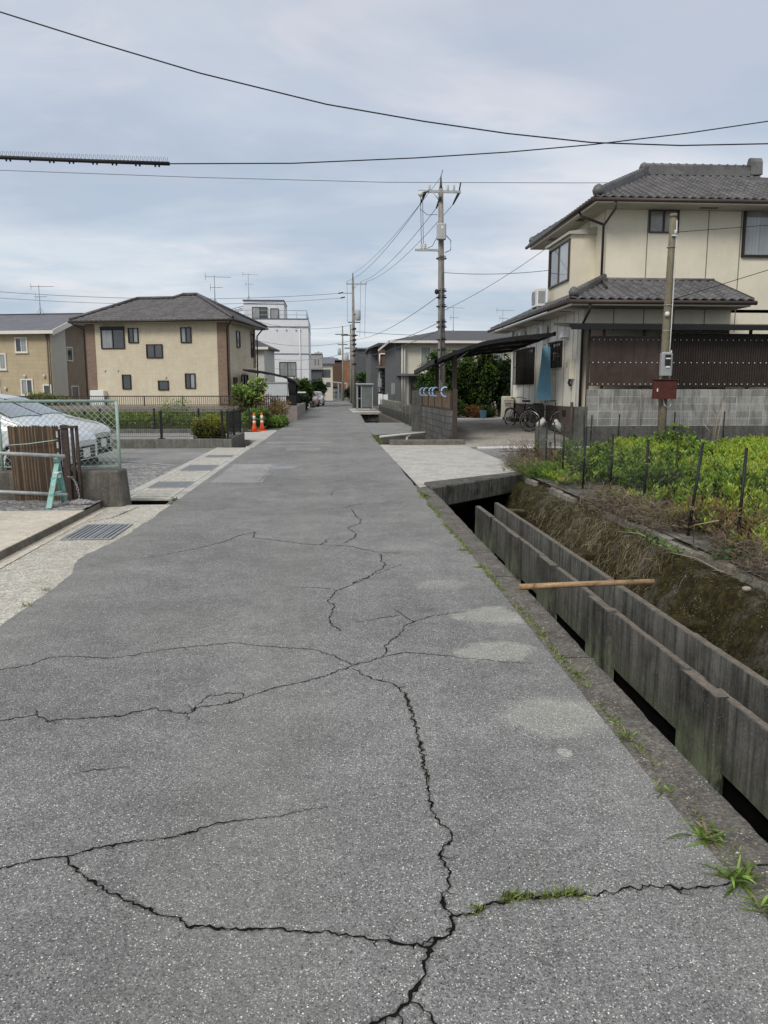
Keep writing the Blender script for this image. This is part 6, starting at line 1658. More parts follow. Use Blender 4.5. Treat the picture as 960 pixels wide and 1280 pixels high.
P1 = tall_pole('tall concrete utility pole with crossarms behind the carport on the right', 4.58, 31.5, 9.38, -.15, None)
m = MB(); m.tube([(4.43, 31.5, 9.3), (4.43, 31.5, 9.5), (4.43, 31.5, 9.86)], [.085, .05, .02], 8); m.tube([(4.43, 31.5, 9.85), (4.47, 31.5, 9.97), (4.5, 31.5, 10.08)], .014, 5); m.build('top_cap', M['brown_steel'], P1)
m = MB(); m.box(3.55, 5.22, 31.42, 31.5, 9.22, 9.31); m.tube([(4.43, 31.4, 8.85), (4.1, 31.42, 9.24)], .025, 5); m.tube([(3.6, 31.4, 9.2), (3.95, 31.42, 9.28)], .04, 5); m.build('crossarm', M['galv'], P1)
m = MB(); m.box(3.42, 4.40, 31.42, 31.5, 7.02, 7.10); m.build('crossarm', M['galv'], P1)
for x in (3.98, 4.70, 4.94): m = MB(); insul(m, x, 31.46, 9.31, 1.2); m.build('insulator', M['insul'], P1)
m = MB(); m.lathe((3.62, 31.4, 9.05), [(.04, 0), (.1, .05), (.1, .15), (.05, .2)], 8); m.build('insulator', M['insul'], P1)
for x, k in ((3.68, 1.1), (3.82, 1.4)): m = MB(); insul(m, x, 31.46, 7.1, k); m.build('insulator', M['insul'], P1)
for q_, r_ in (([(5.12, 31.4, 9.2), (4.95, 31.7, 8.85)], [.06, .03]), ([(3.80, 31.4, 9.2), (3.66, 31.8, 8.85)], [.07, .03]), ([(4.40, 31.3, 9.0), (4.30, 31.8, 8.72)], [.07, .03]), ([(5.15, 31.45, 9.3), (5.2, 31.45, 9.6)], [.03, .03])):
    MB().tube(q_, r_, 6).build('strain_fitting', M['dark_ins'], P1)
m = MB(); m.bevbox(4.26, 4.60, 31.05, 31.38, 7.42, 8.02, .04); m.m = 1; m.box(4.40, 4.48, 31.04, 31.05, 7.8, 7.9); m.build('transformer', [M['transf'], M['white']], P1)
m = MB(); m.tube([(4.62, 31.3, 7.6), (4.82, 31.3, 7.4), (4.82, 31.3, 7.05), (4.6, 31.35, 6.95)], .018, 5); m.tube([(4.28, 31.3, 7.55), (4.1, 31.35, 7.2), (3.9, 31.4, 7.12)], .014, 5)
for x in (3.62, 3.70): m.tube([(x, 31.4, 9.1), (x + .05, 31.42, 7.3)], .012, 4)
m.tube([(4.46, 31.27, 6.6), (4.47, 31.27, 2)], .03, 6)
m.tube([(3.6, 31.4, 8.6), (3.9, 31.42, 8.38), (4.3, 31.42, 8.4)], .012, 4)
m.build('lead', M['wire_grey'], P1)
m = MB()
for z in (6.75, 5.5, 5.25, 4.9, 4.3, 4.1, 3.6, 3.2): m.tube([(4.57 - .013 * z + .2 * math.cos(a), 31.5 + .2 * math.sin(a), z) for a in np.linspace(0, 2 * PI, 12, endpoint=False)], .022, 4, closed=True); m.box(4.46 - .01 * z, 4.70 - .01 * z, 31.26, 31.30, z + .04, z + .07)
m.lathe((4.28, 31.3, 5.35), [(.03, 0), (.08, .05), (.08, .15), (.03, .2)], 6)
m.build('band', M['dark_ins'], P1)

P2 = tall_pole('second utility pole down the street with a transformer hung on its right side', 2.30, 73, 11.6, -.06, None, .21)
m = MB(); m.tube([(2.24, 73, 11.3), (2.24, 73, 12.25)], [.08, .04], 6); m.build('top_cap', M['brown_steel'], P2)
m = MB(); m.box(1.62, 3.52, 72.95, 73.05, 11.22, 11.32); m.tube([(2.25, 72.9, 10.8), (2.7, 72.95, 11.25)], .03, 5); m.box(1.3, 2.3, 72.95, 73.02, 10.4, 10.48); m.build('crossarm', M['galv'], P2)
m = MB()
for x in (1.68, 2.95, 3.45): insul(m, x, 73, 11.3, 1.4)
m.build('insulator', M['insul'], P2)
m = MB(); m.lathe((2.68, 72.9, 8.0), [(.2, 0), (.26, .1), (.26, .85), (.2, .95), (.05, 1.0)], 12); m.build('transformer', M['transf'], P2)
m = MB(); m.box(1.75, 2.9, 72.95, 73.03, 7.8, 7.88); m.box(2.3, 2.62, 72.8, 73, 8.5, 8.58)
for z in (7.2, 6.6, 6.2, 5.8, 5.2, 4.8, 4.0): m.tube([(2.28 + .21 * math.cos(a), 73 + .21 * math.sin(a), z) for a in np.linspace(0, 2 * PI, 10, endpoint=False)], .03, 4, closed=True); m.box(2.2, 2.52, 72.75, 72.82, z, z + .12)
m.tube([(.9, 73, 10.42), (1.35, 73, 10.5)], .06, 6); m.tube([(1.1, 73, 10.0), (1.5, 73, 10.1)], .06, 6)
m.build('band', M['dark_ins'], P2)
m = MB()
for x in (2.95, 3.4): m.tube([(x, 73, 11.2), (x - .1, 73, 6.5)], .014, 4)
m.tube([(1.7, 73, 11.2), (1.72, 73, 7.9)], .014, 4); m.build('lead', M['wire_grey'], P2)
for (x, y, h, lb_) in ((2.75, 100, 9.9, 'thin dark utility pole just left of the second pole'), (2.2, 128, 12.0, 'distant utility pole with a transformer behind the brown building front')):
    t = tall_pole(lb_, x, y, h, 0, None, .2)
    m = MB(); m.box(x - 1.2, x + .9, y, y + .1, h - 1.4, h - 1.28); m.box(x - .8, x + .8, y, y + .1, h - 3.0, h - 2.88); m.build('crossarm', M['dark_ins'], t)
    m = MB(); m.lathe((x - .55, y, h - 4.6), [(.2, 0), (.28, .1), (.28, .95), (.1, 1.1)], 10); m.build('transformer', M['transf'], t)
t = tall_pole('short distant utility pole left of the brown building', -1.9, 140, 8.6, 0, None, .16)
m = MB(); m.box(-2.6, -1.2, 140, 140.1, 8.2, 8.32); m.build('crossarm', M['dark_ins'], t)


def wire(label, a, b, sag, r=.012, mat='wire_grey', n=24, name='power_line', group=None, kind=None):
    a = Vector(a); b = Vector(b); m = MB()
    m.tube([a.lerp(b, i / n) - V(0, 0, sag * 4 * (i / n) * (1 - i / n)) for i in range(n + 1)], r, 5, False)
    return tag(m.build(name, M[mat], at=tuple(a)), label, 'power line', group)


wire('uppermost wire of the bundle between the two tall poles', (4.42, 31.5, 9.8), (2.24, 73, 12.2), .45, .010)
wire('left main wire between the tall poles, ending in a dark fitting at the crossarm tip', (3.66, 31.8, 8.85), (1.68, 73, 11.5), .55, .012)
wire('middle main wire between the two tall poles', (4.30, 31.8, 8.72), (2.95, 73, 11.5), .55, .012)
wire('right main wire between the two tall poles, from the right end of the crossarm', (4.95, 31.7, 8.85), (3.45, 73, 11.5), .55, .012)
wire('highest of the three lower cables between the tall poles', (4.45, 31.3, 5.35), (2.3, 73, 6.3), .45, .013)
wire('middle of the three lower cables between the tall poles', (4.47, 31.3, 4.3), (2.3, 73, 5.6), .4, .013)
wire('lowest of the three lower cables between the tall poles', (4.47, 31.3, 4.0), (2.3, 73, 4.8), .35, .014)
wire('cable from the tall pole running right to the cream house, upper one', (4.6, 31.4, 6.2), (8.55, 28.4, 5.95), .12, .012)
wire('thin service wire rising from the tall pole to the bay window of the cream house', (4.62, 31.4, 4.75), (7.7, 27.5, 6.55), .12, .010)
wire('cable from the second pole running right towards the tall roofs', (2.5, 73, 7.0), (22, 66, 6.9), .5, .022)
wire('wire running left from the second pole over the beige house, upper one', (.9, 73, 10.42), (-34, 60, 9.6), .9, .018)
wire('wire running left from the second pole over the beige house, lower one', (1.1, 73, 10.0), (-34, 61, 9.2), .9, .016)
for i, (za, zb, lb_) in enumerate(((7.6, 7.2, 'topmost of four slack wires between the white block and the second pole'), (6.2, 5.5, 'second of four slack wires between the white block and the second pole'), (5.2, 4.0, 'third of four slack wires between the white block and the second pole'), (4.3, 3.2, 'lowest of four slack wires between the white block and the second pole'))):
    wire(lb_, (2.15, 73, za), (-6.5, 72, zb + .6), .5, .016)
# wires over the road nearby
wire('long black cable sagging from the upper left across the street to the right', (-5.4, 9, 6.05), (8.4, 9, 5.15), .0, .010, 'wire_black', 2) if False else None
m = MB(); px = [(-4.6, 5.83), (-3.39, 5.46), (-2.4, 5.19), (-1.35, 4.92), (0, 4.64), (1.07, 4.49), (2.0, 4.385), (2.97, 4.31), (4.0, 4.30), (5.02, 4.34), (7, 4.5)]
m.tube([(x, 9, z) for x, z in px], .0072, 6, False); tag(m.build('power_line', M['wire_black'], at=(0, 9, 4.6)), 'black cable entering at the top left and sagging across the road above the others', 'power line')
m = MB(); px = [(-9, 5.06), (-6.5, 4.93), (-4.66, 4.85), (-2.28, 4.81), (-.5, 4.85), (1.31, 4.96), (2.7, 5.07), (3.96, 5.2), (5.4, 5.39), (6.67, 5.59), (9, 6.0)]
m.tube([(x, 12, z) for x, z in px], .0085, 6, False)
bl = thing('power_line', 'black cable with a bird spike sleeve on its left part, rising to the right', 'power line', (-2, 12, 4.8))
m.build('cable', M['wire_black'], bl)
m = MB(); m.tube([(-9, 12, 5.06), (-6.5, 12, 4.93), (-4.66, 12, 4.85), (-3.4, 12, 4.825), (-2.28, 12, 4.81)], .028, 8)
m.m = 0
x = -5.4
while x < -2.3:
    z = 4.85 - (x + 4.66) * .017
    for dx in (-.02, .02): m.tube([(x, 12, z), (x + dx, 11.98, z + .085)], .0025, 3, False)
    if int(x * 10) % 3 == 0: m.tube([(x, 12, z), (x, 12, z - .05)], .014, 5)
    x += .055
m.build('spike_sleeve', M['wire_black'], bl)
m = MB(); m.tube([(-14, 26, 8.4), (-10.1, 26, 8.32), (-4, 26, 8.22), (1.82, 26, 8.18), (8, 26, 8.27), (14.6, 26, 8.4), (20, 26, 8.6)], .010, 5, False); tag(m.build('power_line', M['wire_grey'], at=(0, 26, 8.2)), 'thin grey wire crossing the whole sky nearly level below the spiked cable', 'power line')
m = MB(); m.tube([(8.84, 19.9, 5.55), (11, 19.2, 5.62), (15, 18, 5.8)], .008, 5, False); tag(m.build('power_line', M['wire_black'], at=(9, 19.9, 5.5)), 'wire from the top of the wooden post to the right across the upper window', 'power line')
m = MB(); m.tube([(8.9, 19.9, 3.9), (11, 19.4, 4.55), (15, 18.5, 5.9)], .009, 5, False); tag(m.build('power_line', M['wire_black'], at=(9, 19.9, 4)), 'slanting wire rising to the right from the middle of the wooden post', 'power line')
# ------------------------------------------------------------------ vegetation
G1, G2 = (.012, .024, .007), (.10, .17, .035)


def bush(name, label, cat, base, lumps, n, dark, light, size, tr=None, group=None, width=.5, limbs=()):
    t = thing(name, label, cat, base, 0, group)
    crown('crown', M['leaf'], int(n * 1.7), lumps, dark, light, size, width, t)
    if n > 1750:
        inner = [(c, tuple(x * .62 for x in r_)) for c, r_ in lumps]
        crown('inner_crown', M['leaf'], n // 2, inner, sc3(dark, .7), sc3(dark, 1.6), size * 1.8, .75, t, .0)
    if tr: trunk(t, M['bark'], base, tr[0], tr[1], limbs)
    return t


def lumps_in(c, r, k, s=.5, seed=1):
    rg = np.random.default_rng(seed); out = [(c, tuple(x * .72 for x in r))]
    for _ in range(k):
        d = rg.normal(size=3); d /= np.linalg.norm(d); d[2] = d[2] * .9 + .05
        q = rg.uniform(.55, .85); f = rg.uniform(s * .7, s * 1.25)
        out.append((tuple(c[i] + d[i] * r[i] * q for i in range(3)), tuple(x * f for x in r)))
    return out


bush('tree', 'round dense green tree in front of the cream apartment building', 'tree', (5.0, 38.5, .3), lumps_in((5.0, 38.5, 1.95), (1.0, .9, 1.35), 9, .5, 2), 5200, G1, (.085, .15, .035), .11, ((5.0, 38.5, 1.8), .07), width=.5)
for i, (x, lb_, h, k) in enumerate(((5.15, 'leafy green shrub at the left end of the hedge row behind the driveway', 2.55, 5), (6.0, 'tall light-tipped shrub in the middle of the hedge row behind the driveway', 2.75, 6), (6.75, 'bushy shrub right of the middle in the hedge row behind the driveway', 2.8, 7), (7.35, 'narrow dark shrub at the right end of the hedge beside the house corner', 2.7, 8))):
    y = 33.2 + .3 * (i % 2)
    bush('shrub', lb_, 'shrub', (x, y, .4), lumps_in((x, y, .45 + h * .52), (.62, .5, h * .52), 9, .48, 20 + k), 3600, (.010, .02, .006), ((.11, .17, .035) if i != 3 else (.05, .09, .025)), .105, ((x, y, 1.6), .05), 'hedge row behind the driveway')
for i, (x, z, s, li) in enumerate(((5.3, .85, .5, (.10, .16, .04)), (6.55, .7, .42, (.045, .075, .02)))):
    bush('shrub', ['low pale green shrub at the foot of the hedge near the wall', 'low dark shrub at the foot of the hedge near the pots'][i], 'shrub', (x, 32.5, .4), lumps_in((x, 32.5, z), (s, s, s * .8), 6, .5, 40 + i), 1300, G1, li, .09)
bush('flowering_shrub', 'small orange and red leaved shrub at the foot of the hedge', 'shrub', (5.95, 32.2, .42), lumps_in((5.95, 32.2, .75), (.42, .3, .30), 5, .5, 44), 420, (.05, .035, .012), (.34, .13, .04), .06)
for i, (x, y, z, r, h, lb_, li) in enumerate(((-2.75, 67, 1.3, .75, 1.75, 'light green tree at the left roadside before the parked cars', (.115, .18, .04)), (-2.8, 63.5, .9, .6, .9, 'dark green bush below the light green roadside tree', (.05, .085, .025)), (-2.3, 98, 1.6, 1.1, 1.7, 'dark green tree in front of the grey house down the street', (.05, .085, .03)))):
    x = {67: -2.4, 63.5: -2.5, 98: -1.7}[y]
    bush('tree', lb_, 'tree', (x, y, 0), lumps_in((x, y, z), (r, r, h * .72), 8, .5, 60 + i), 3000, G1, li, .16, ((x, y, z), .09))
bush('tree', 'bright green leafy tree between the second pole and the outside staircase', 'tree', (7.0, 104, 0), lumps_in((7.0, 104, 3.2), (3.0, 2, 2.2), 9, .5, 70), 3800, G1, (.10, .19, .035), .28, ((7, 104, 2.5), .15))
bush('tree', 'small dark tree beside the dark slate house at the end of the street', 'tree', (4.2, 140, 0), lumps_in((4.0, 140, 1.6), (1.4, 1, 1.3), 6, .5, 71), 1200, G1, (.06, .1, .03), .25, ((4, 140, 1), .1))

bush('hedge_bush', 'clipped round yellow-green bush behind the mesh fence at the lot corner', 'bush', (-3.45, 22.4, 0), [((-3.42, 22.35, .42), (.47, .42, .42)), ((-3.6, 22.3, .5), (.3, .3, .3)), ((-3.2, 22.4, .5), (.28, .3, .3))], 4200, (.02, .03, .006), (.30, .30, .045), .05, None, None, .6)
# tall leafy plants in the vacant plot at the roadside
bush('shrub', 'tall big-leaved light green plant in the vacant plot by the cones', 'shrub', (-3.9, 37, .4), lumps_in((-3.95, 37, 1.35), (.6, .5, .6), 8, .5, 80) + [((-3.4, 37.2, 1.8), (.35, .35, .35))], 900, (.03, .05, .015), (.27, .38, .10), .2, ((-3.8, 37, 1.3), .04), None, .55)
bush('shrub', 'dark green shrub behind the orange cones in the vacant plot', 'shrub', (-3.1, 33, .2), lumps_in((-3.1, 33.2, .5), (.52, .8, .4), 8, .5, 81), 1500, (.018, .032, .009), (.16, .25, .055), .11)
bush('shrub', 'reddish brown seeded weeds beside the road at the pinkish wall', 'weeds', (-2.75, 38.5, .2), lumps_in((-2.5, 38.6, .65), (.5, 1.9, .5), 8, .45, 82), 900, (.06, .045, .02), (.30, .20, .09), .15, None, None, .2)
bush('shrub', 'bright green low weeds spilling over the drain edge by the road', 'weeds', (-2.5, 35, .05), lumps_in((-2.35, 34.4, .22), (.42, 2.0, .26), 6, .5, 83), 1700, (.02, .035, .01), (.17, .27, .05), .11)
for i, (x, y, h) in enumerate(((-3.4, 36.6, 1.5), (-2.95, 37.8, 1.45), (-2.6, 39.0, 1.35))):
    t = thing('seed_stalks', ['reddish dock seed stalks nearest the big-leaved plant', 'reddish dock seed stalks in the middle of the roadside weeds', 'reddish dock seed stalks nearest the pinkish wall'][i], 'plant', (x, y, .2), 0, 'dock stalks in the vacant plot')
    m = MB()
    for k in range(7): m.tube([(x + .05 * k - .15, y, .2), (x + .11 * k - .33, y + .04 * k, h - .07 * abs(k - 3))], .012, 4)
    m.build('stem', M['bark'], t)
    P = []; 
    for k in range(7):
        f = RNG.uniform(.35, 1, 60)[:, None]; a = np.array([x + .05 * k - .15, y, .2]); b = np.array([x + .11 * k - .33, y + .04 * k, h - .07 * abs(k - 3)])
        P.append(a + (b - a) * f + RNG.normal(0, .025, (60, 3)))
    P = np.concatenate(P); leaf_mesh('seed_head', M['dry'], P, RNG.normal(size=P.shape) + [0, 0, .8], .06, .035, lerp((.06, .025, .015), (.2, .08, .04), RNG.uniform(0, 1, len(P))), t)
bush('shrub', 'feathery green shrub left of centre in the vacant plot behind the second fence', 'shrub', (-6.9, 35, .3), lumps_in((-6.9, 35, .85), (.8, .5, .55), 7, .45, 84), 420, (.05, .07, .025), (.26, .32, .12), .11, None, None, .3)
bush('shrub', 'brown twiggy plant in the vacant plot above the clipped bush', 'shrub', (-4.3, 36, .3), lumps_in((-4.5, 36, 1.0), (.6, .4, .45), 6, .4, 85), 240, (.06, .04, .03), (.2, .13, .09), .16, None, None, .12)
# street clutter at left, behind the carport
ml = thing('roadside_canopy', 'small pale canopy on a dark post by the left roadside hedge', 'canopy', (-2.4, 57, 0))
m = MB(); m.box(-2.7, -1.75, 57, 58.2, 1.42, 1.52); m.build('top', M['white'], ml); m = MB(); m.box(-2.3, -2.2, 57.4, 57.5, -.1, 1.42); m.build('post', M['black'], ml)
bush('hedge_bush', 'dark clipped bush under the small pale canopy', 'bush', (-2.25, 59.5, 0), [((-2.25, 59.5, .65), (.5, 1.2, .75))], 2600, (.006, .012, .004), (.03, .05, .018), .12)


def field(name, label, cat, n, pos, h, leaf, wid, dark, light, per, spread=.5, mat='leaf', droop=.1, base_z=-.02):
    """n upright plants, each a whorl of narrow leaves up a stalk, joined in one mesh"""
    pos = np.asarray(pos); k = per
    hh = np.repeat(np.asarray(h), k); P = np.repeat(pos, k, axis=0)
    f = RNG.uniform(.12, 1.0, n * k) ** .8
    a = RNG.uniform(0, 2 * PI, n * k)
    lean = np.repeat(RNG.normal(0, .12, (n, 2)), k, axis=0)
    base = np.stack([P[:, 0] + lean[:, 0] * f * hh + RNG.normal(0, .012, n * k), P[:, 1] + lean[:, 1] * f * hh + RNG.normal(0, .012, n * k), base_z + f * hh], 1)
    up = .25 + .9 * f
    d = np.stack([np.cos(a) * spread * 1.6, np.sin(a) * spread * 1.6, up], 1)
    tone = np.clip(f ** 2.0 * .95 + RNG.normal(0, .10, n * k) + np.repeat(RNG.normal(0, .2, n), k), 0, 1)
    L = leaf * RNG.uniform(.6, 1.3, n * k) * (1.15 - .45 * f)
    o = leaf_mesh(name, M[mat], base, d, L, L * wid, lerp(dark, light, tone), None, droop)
    return tag(o, label, cat, kind='stuff')


# the weed garden on the right
n = 6400
q = RNG.uniform(0, 1, (n * 3, 2)); x = 3.85 + 9.7 * q[:, 0]; y = 4.6 + 16.1 * q[:, 1]
def patchy(x, y, s, o): return np.array([mnoise.noise((a * s + o, b * s, o)) for a, b in zip(x, y)])
left_lim = 3.85 + np.clip((y - 15.5) * .75, 0, 3.2)
keep = (x > left_lim) & (x < y * .60 + 1.4)
nz = patchy(x, y, .55, 3.0); n2 = patchy(x, y, 1.4, 8.0)
keep &= (nz > -.34) & (RNG.uniform(0, 1, len(x)) < .8) & (RNG.uniform(0, 1, len(x)) < np.clip(.62 + (x - left_lim) * .9, .1, 1)) & ~((n2 > .22) & (x < 4.5))
x, y, nz, n2 = x[keep][:n], y[keep][:n], nz[keep][:n], n2[keep][:n]; n = len(x)
hgt = .80 * (.40 + .22 * nz + .12 * n2 + RNG.normal(0, .07, n)).clip(.12, .8) * np.clip(.40 + (x - 3.9) * .55, .4, 1) * np.where(y > 17, .8, 1.0) * np.where((y > 12.5) & (x < 5.6 + (y - 12.5) * .25), .62, 1.0)
kind = (n2 + RNG.normal(0, .18, n)) > .05
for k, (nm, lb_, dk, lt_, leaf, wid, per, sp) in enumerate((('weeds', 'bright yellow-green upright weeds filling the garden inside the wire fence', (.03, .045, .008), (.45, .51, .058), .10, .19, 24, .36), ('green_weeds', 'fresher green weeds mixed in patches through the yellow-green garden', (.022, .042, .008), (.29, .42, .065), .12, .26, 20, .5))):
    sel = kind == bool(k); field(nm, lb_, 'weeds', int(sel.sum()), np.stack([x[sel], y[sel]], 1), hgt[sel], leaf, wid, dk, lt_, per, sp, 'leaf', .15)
# taller, darker plants among them
n = 300; x = RNG.normal(0, 1, n); c = np.array([(5.4, 10.2), (4.9, 13.2), (6.6, 14.2), (5.2, 16.0), (8.4, 18.8), (4.7, 11.0)])[RNG.integers(0, 6, n)]
pos = c + RNG.normal(0, .38, (n, 2)); pos[:, 0] = np.maximum(pos[:, 0], 4.15)
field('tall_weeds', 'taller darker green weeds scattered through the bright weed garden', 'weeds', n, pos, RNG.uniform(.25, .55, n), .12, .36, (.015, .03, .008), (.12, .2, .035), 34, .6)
t = thing('sapling', 'leafy sapling standing taller than the weeds beside a fence post', 'plant', (4.75, 10.3, 0))
m = MB(); m.tube([(4.75, 10.3, -.05), (4.78, 10.3, .5), (4.74, 10.25, 1.02)], .012, 6); m.tube([(4.77, 10.3, .6), (4.95, 10.3, .85)], .008, 5); m.build('stem', M['bark'], t)
crown('crown', M['leaf'], 420, [((4.75, 10.25, 1.0), (.17, .15, .09)), ((4.92, 10.3, .86), (.13, .12, .07)), ((4.70, 10.3, .72), (.14, .12, .16)), ((4.8, 10.3, .4), (.15, .13, .2))], (.03, .05, .012), (.22, .33, .05), .065, .55, t)
# dead brown grass along the edge
n = 3600; y = RNG.uniform(4.2, 16.5, n); e = np.abs(RNG.normal(0, .34, n)); x = 3.72 + e * np.where(RNG.uniform(0, 1, n) < .75, 1.0, -.25)
k = np.array([mnoise.noise((b * .9, 4.4, 0)) for b in y]) > -.22; x, y, e = x[k], y[k], e[k]; n = len(x)
P = np.stack([x, y, np.full(n, -.10) + RNG.uniform(0, .30, n) * np.clip(1.2 - e, .2, 1)], 1); P = np.repeat(P, 9, 0) + RNG.normal(0, .03, (n * 9, 3))
d = RNG.normal(0, 1, P.shape); d[:, 2] = np.abs(d[:, 2]) * .9 + .25
tag(leaf_mesh('dry_grass', M['dry'], P, d, RNG.uniform(.08, .26, len(P)), .0055, lerp((.06, .045, .035), (.33, .26, .19), RNG.uniform(0, 1, len(P)) ** 1.5), None, .35), 'tangled dead brown grass along the garden edging above the bank', 'dry grass', kind='stuff')
# straw hanging down the bank
n = 4600; yc = RNG.choice([11.6, 10.6, 9.9, 9.3, 8.5, 7.9], n, p=[.08, .17, .22, .25, .17, .11]); y = yc + RNG.normal(0, .26, n); f = RNG.uniform(0, 1, n)
P = np.stack([3.56 - .42 * f, y, -.06 - .62 * f ** 1.4], 1) + RNG.normal(0, .03, (n, 3)); P[:, 0] -= .02
d = np.stack([-.35 + RNG.normal(0, .4, n), RNG.normal(0, .6, n), -.75 + RNG.normal(0, .6, n)], 1)
tag(leaf_mesh('hanging_straw', M['dry'], P, d, RNG.uniform(.05, .24, n), .0042, lerp((.075, .06, .035), (.36, .315, .205), RNG.uniform(0, 1, n) ** 1.7), None, .2), 'pale straw hanging over the mossy bank towards the ditch', 'dry grass', kind='stuff')
n = 2200; y = RNG.uniform(4.5, 14.8, n)
P = np.stack([RNG.uniform(3.1, 3.75, n), y, np.zeros(n)], 1); P[:, 2] = np.where(P[:, 0] > 3.46, -.12, -.12 - (3.46 - P[:, 0]) * 1.7)
d = RNG.normal(0, 1, P.shape); d[:, 2] = np.abs(d[:, 2]) * .5
tag(leaf_mesh('moss_tufts', M['leaf'], P, d, RNG.uniform(.015, .05, n), .012, lerp((.03, .035, .008), (.13, .15, .04), RNG.uniform(0, 1, n)), None, .2), 'tiny moss and weed tufts on the bank top and face', 'moss', kind='stuff')
# grass by the first bridge end
n = 260; field('grass_clump', 'bright fresh grass beside the right end of the concrete bridge beam', 'grass', n, np.stack([RNG.normal(3.95, .22, n), RNG.normal(14.3, .55, n)], 1), RNG.uniform(.12, .34, n), .18, .07, (.03, .06, .01), (.17, .30, .045), 9, .4, 'leaf', .3, -.1)
n = 240; field('brown_brush', 'reddish brown brush at the corner of the wire fence by the driveway', 'weeds', n, np.stack([RNG.normal(4.35, .22, n), RNG.normal(15.9, .9, n)], 1), RNG.uniform(.25, .55, n), .14, .08, (.05, .032, .022), (.22, .14, .10), 12, .5, 'dry', .2, -.05)
# reddish patch near the front post and leafy plant on the edging
n = 330; field('red_weeds', 'reddish orange dying weeds by the two front fence posts', 'weeds', n, np.stack([RNG.normal(4.3, .22, n), RNG.normal(7.8, .7, n)], 1), RNG.uniform(.15, .45, n), .085, .22, (.05, .035, .02), (.235, .15, .075), 12, .55, 'dry', .15, -.05)
t = thing('leafy_plant', 'glossy green broad-leaved plant growing over the garden edging by the nearest post', 'plant', (3.85, 6.95, -.05))
P = np.array([(3.80, 6.95, .0)]) + RNG.normal(0, .07, (70, 3)) * [1.2, 1.2, .6]
leaf_mesh('leaves', M['leaf'], P, RNG.normal(0, 1, P.shape) * [1, 1, .3] + [0, 0, .5], RNG.uniform(.07, .13, 70), .055, lerp((.03, .07, .03), (.15, .27, .11), RNG.uniform(0, 1, 70)), t, .35)
t = thing('leafy_plant', 'low round-leaved creeper on top of the bank below the edging', 'plant', (3.6, 8.3, -.1))
P = np.stack([RNG.uniform(3.5, 3.66, 90), RNG.uniform(7.5, 9.0, 90), np.full(90, -.09)], 1)
leaf_mesh('leaves', M['leaf'], P, RNG.normal(0, 1, P.shape) * [1, 1, .2] + [0, 0, .5], .06, .045, lerp((.04, .07, .02), (.16, .25, .07), RNG.uniform(0, 1, 90)), t, .2)
for i, (x, y, z, r, lb_) in enumerate(((3.86, 6.45, .01, .075, 'pale brown rounded stone lying on the garden edging'), (3.98, 5.95, .0, .06, 'smaller pale stone nearer the camera on the garden edging'), (3.5, 6.1, -.10, .04, 'small grey stone on the bank top'))):
    m = MB(); m.grid(lambda u, v: (x + r * math.cos(u * 2 * PI) * math.sin(v * PI) * (1 + .3 * mnoise.noise((u * 3, v * 3, i))), y + r * .8 * math.sin(u * 2 * PI) * math.sin(v * PI), z - r * .55 * math.cos(v * PI)), 16, 10)
    tag(m.build('stone', M['stone'], at=(x, y, z)), lb_, 'stone')
t = thing('dead_twigs', 'bare pale forked twigs standing before the block wall', 'twigs', (10.2, 19.8, .3))
m = MB()
for a in (((10.1, 19.8, 0), (10.15, 19.8, .9), (9.95, 19.8, 1.15)), ((10.15, 19.8, 0), (10.2, 19.8, .8), (10.42, 19.85, 1.35)), ((10.2, 19.8, 0), (10.3, 19.8, .7), (10.35, 19.8, 1.1)), ((10.1, 19.8, .4), (9.8, 19.7, .7))): m.tube(a, [.014, .010, .005][:len(a)], 5)
m.build('stem', M['stem'], t)
# long stray straws on the bank top
m = MB()
for a, b, c in (((3.5, 7.6, -.1), (3.55, 7.1, -.06), (3.6, 6.7, -.1)), ((3.75, 7.6, .0), (3.7, 7.5, .2), (3.85, 7.3, .28)), ((4.0, 7.2, .0), (4.15, 7.1, .25), (4.1, 6.9, .33)), ((3.6, 8.2, -.1), (3.5, 8.4, -.05), (3.45, 8.9, -.12))): m.tube([a, b, c], .006, 5)
tag(m.build('straw', M['stem'], at=(3.6, 7.4, 0)), 'few long pale straws lying loose on the bank top', 'straw')

